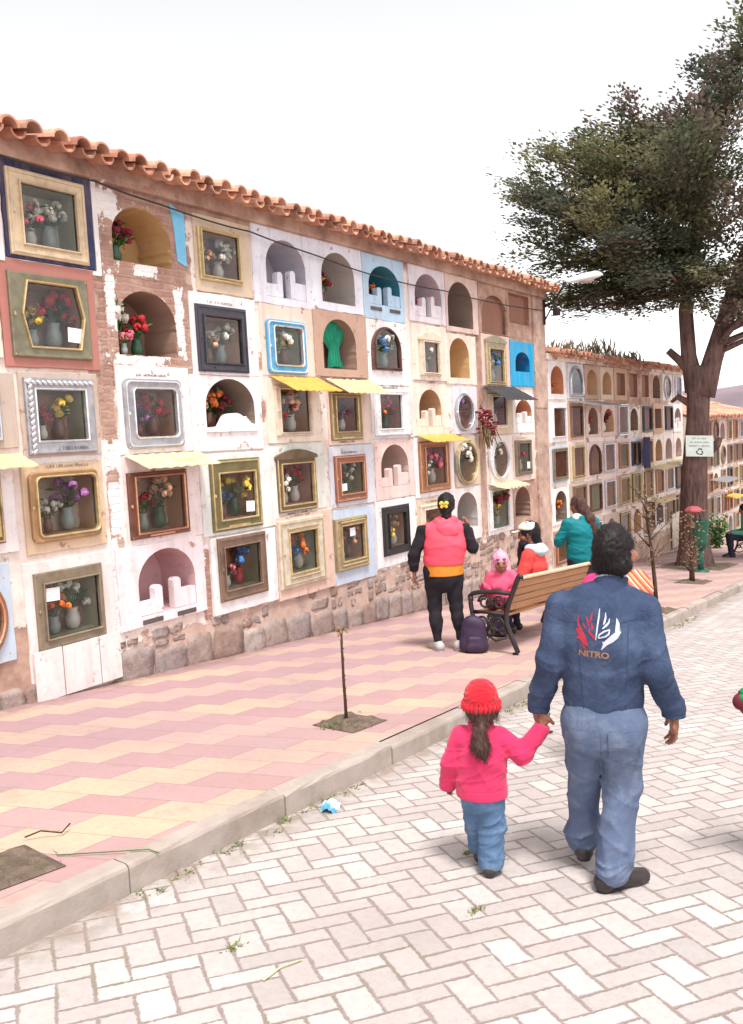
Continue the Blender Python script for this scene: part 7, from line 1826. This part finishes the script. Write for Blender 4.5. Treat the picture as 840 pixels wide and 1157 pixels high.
# ---- the person mostly hidden just ahead of the man
J = dict(pv=(.0, 0, .84), ch=(0, 0, 1.10), nk=(0, 0, 1.29), hd=(.0, .02, 1.43), hrot=(0, 0, 0), shL=(-.115, 0, 1.19), shR=(.145, 0, 1.19), elL=(-.12, .08, 1.0), elR=(.16, .08, 1.0), wrL=(-.08, .22, .98), wrR=(.08, .22, .98), hipL=(.0, 0, .78), hipR=(.06, 0, .78), knL=(.03, .04, .43), knR=(.085, .0, .43), anL=(.04, .03, .08), anR=(.085, -.03, .08), toeL=(0, 1, 0), toeR=(0, 1, 0))
AX, AY = 5.04, 1.70
t, T = person('person in pink sweater and striped orange shawl, almost hidden just ahead of the man', (AX, AY, ground(AX, 1)), R(20), J, .96, .009)
F = Field(.009); F.cone(J['pv'], J['ch'], .12, .13, .05, ((0, 1, 0), .78)); F.cone(J['ch'], (0, 0, 1.20), .13, .10, .05, ((0, 1, 0), .75)); F.cone(J['shL'], J['shR'], .055, .055, .04); sleeves(F, J, .82); F.folds(.004, 26, 95); F.plane((0, 0, .80), (0, 0, -1)); skin('sweater', F, fabric('pink_sweater', srgb(222, 60, 120), .08), t)
F = Field(.009); F.cone((0, 0, .82), (0, 0, .72), .115, .115, .04, ((0, 1, 0), .8))
for q in 'LR': F.cone(J['hip' + q], J['kn' + q], .09, .065, .02); F.cone(J['kn' + q], J['an' + q], .062, .05, .02)
F.plane((0, 0, .06), (0, 0, -1)); skin('trousers', F, NAVYK, t); shoe(t, J, .9, LEATHER, SOLE)
bowl_hair(t, T, .96, (0, 0, 0), HAIR)
m, tt, b = new_mat('striped_shawl'); p = tt.obj(); x, y, z = tt.sep(p)
st_ = tt.m('FRACT', tt.m('MULTIPLY', tt.m('ADD', x, tt.m('MULTIPLY', z, .8)), 16.0)); tt.put(b.inputs['Base Color'], tt.ramp(st_, (0, srgb(214, 84, 66)), (.3, srgb(226, 140, 90)), (.36, srgb(236, 220, 200)), (.46, srgb(90, 40, 60)), (.56, srgb(222, 96, 60)), (.8, srgb(236, 170, 120)), (.9, srgb(196, 60, 70)))); b.inputs['Roughness'].default_value = .9
for e in b.inputs['Base Color'].links[0].from_node.color_ramp.elements: pass
F = Field(.008); F.cone((.13, -.03, 1.20), (.03, -.09, 1.19), .080, .085, .05); F.cone((.03, -.10, 1.18), (.0, -.12, 1.08), .09, .10, .05); F.cone((.15, -.01, 1.18), (.15, .02, 1.05), .075, .06, .04); F.folds(.007, 28, 97); skin('shawl', F, m, t)

# ---- the seated person on the far bench and the child at the right edge
J = seated(1.0, .06, wrL=(-.10, .36, .60), wrR=(.10, .36, .60), hrot=(R(-15), 0, 0))
bx2 = 21.05 + .30
t, T = person('seated person in dark trousers and green jacket on the far bench', (bx2, 3.98, ground(bx2)), R(112), J, 1.0, .009)
dress(t, T, J, 1.0, fabric('sea_green_jacket', srgb(96, 168, 146), .08), NAVYK, fold=99); bowl_hair(t, T, 1.0, J['hrot'], HAIR)
J = dict(pv=(0, 0, .60), ch=(0, 0, .82), nk=(0, 0, .95), hd=(0, .02, 1.07), hrot=(0, 0, 0), shL=(-.13, 0, .905), shR=(.13, 0, .905), elL=(-.29, -.05, .81), elR=(.20, -.02, .72), wrL=(-.20, .08, .68), wrR=(.20, .04, .56), hipL=(-.06, 0, .56), hipR=(.06, 0, .56), knL=(-.07, .02, .31), knR=(.07, .02, .31), anL=(-.07, 0, .06), anR=(.07, 0, .06), toeL=(0, 1, 0), toeR=(0, 1, 0))
CXp, CYp = 4.172, .535
t, T = person('child in a maroon jacket with green trim at the right edge, only an elbow showing', (CXp, CYp, ground(CXp, 1)), R(20), J, .75, .008)
F = Field(.008); F.cone(J['pv'], J['ch'], .115, .115, .04, ((0, 1, 0), .8)); F.cone(J['ch'], (0, 0, .90), .115, .08, .04); F.cone(J['shL'], J['shR'], .055, .055, .03); sleeves(F, J, .85, (.060, .036, .042)); F.folds(.003, 30, 101); F.plane((0, 0, .53), (0, 0, -1)); jk = skin('jacket', F, MAROON, t)
F = Field(.006); a, b2 = V(*J['elL']) * .92 + V(*J['shL']) * .08, V(*J['elL']) * .62 + V(*J['shL']) * .38; F.cone(a, b2, .0455, .050, .004); F.plane(a, a - b2).plane(b2, b2 - a); skin('sleeve_stripe', F, GREENK, jk); F = Field(.006); F.ell(V(*J['elL']) + V(.010, -.005, .022), (.030, .036, .022), .01); skin('elbow_patch', F, GREENK, jk)
F = Field(.008); F.cone((0, 0, .58), (0, 0, .50), .105, .105, .03, ((0, 1, 0), .85))
for q in 'LR': F.cone(J['hip' + q], J['kn' + q], .072, .055, .02); F.cone(J['kn' + q], J['an' + q], .052, .045, .02)
F.plane((0, 0, .05), (0, 0, -1)); skin('trousers', F, NAVYK, t); shoe(t, J, .75, LEATHER, SOLE, L=.22); bowl_hair(t, T, .75, (0, 0, 0), HAIR)

# purple bag leaning on the front leg of the bench
bg_ = thing('backpack', 'dark purple bag standing against the near iron end of the bench', 'bag', (7.60, 3.99, ground(7.60)), R(-60))
PUR = basic('purple_nylon', srgb(54, 38, 62), .6, .2, 10, .3, 40, dirt=srgb(40, 30, 50), dirt_amt=.5)
F = Field(.006); F.cone((-.06, 0, .06), (-.045, .0, .27), .085, .075, .06, ((0, 1, 0), .75)); F.cone((.06, 0, .06), (.045, .0, .27), .085, .075, .06, ((0, 1, 0), .75)); F.cone((0, 0, .08), (0, .01, .29), .10, .075, .06, ((0, 1, 0), .7)); F.folds(.006, 26, 7); F.plane((0, 0, .004), (0, 0, -1)); skin('body', F, PUR, bg_)
F = Field(.006); F.cone((-.04, -.075, .07), (.04, -.075, .07), .05, .05, .02, ((0, 1, 0), .6)); F.cone((-.035, -.07, .13), (.035, -.07, .13), .045, .045, .03, ((0, 1, 0), .6)); F.folds(.004, 30, 8); skin('pocket', F, PUR, bg_)
mb = MB(); mb.tube([(.10, .06, .33), (.155, .09, .24), (.15, .08, .12), (.11, .06, .05)], .011, 7); link_mesh('strap', mb, basic('strap_pale', srgb(170, 160, 160), .7, .1, 10, 0), bg_, smooth=True)
mb = MB(); mb.tube([(-.03, .02, .355), (0, .02, .385), (.03, .02, .355)], .008, 7); link_mesh('handle', mb, PUR, bg_, smooth=True)
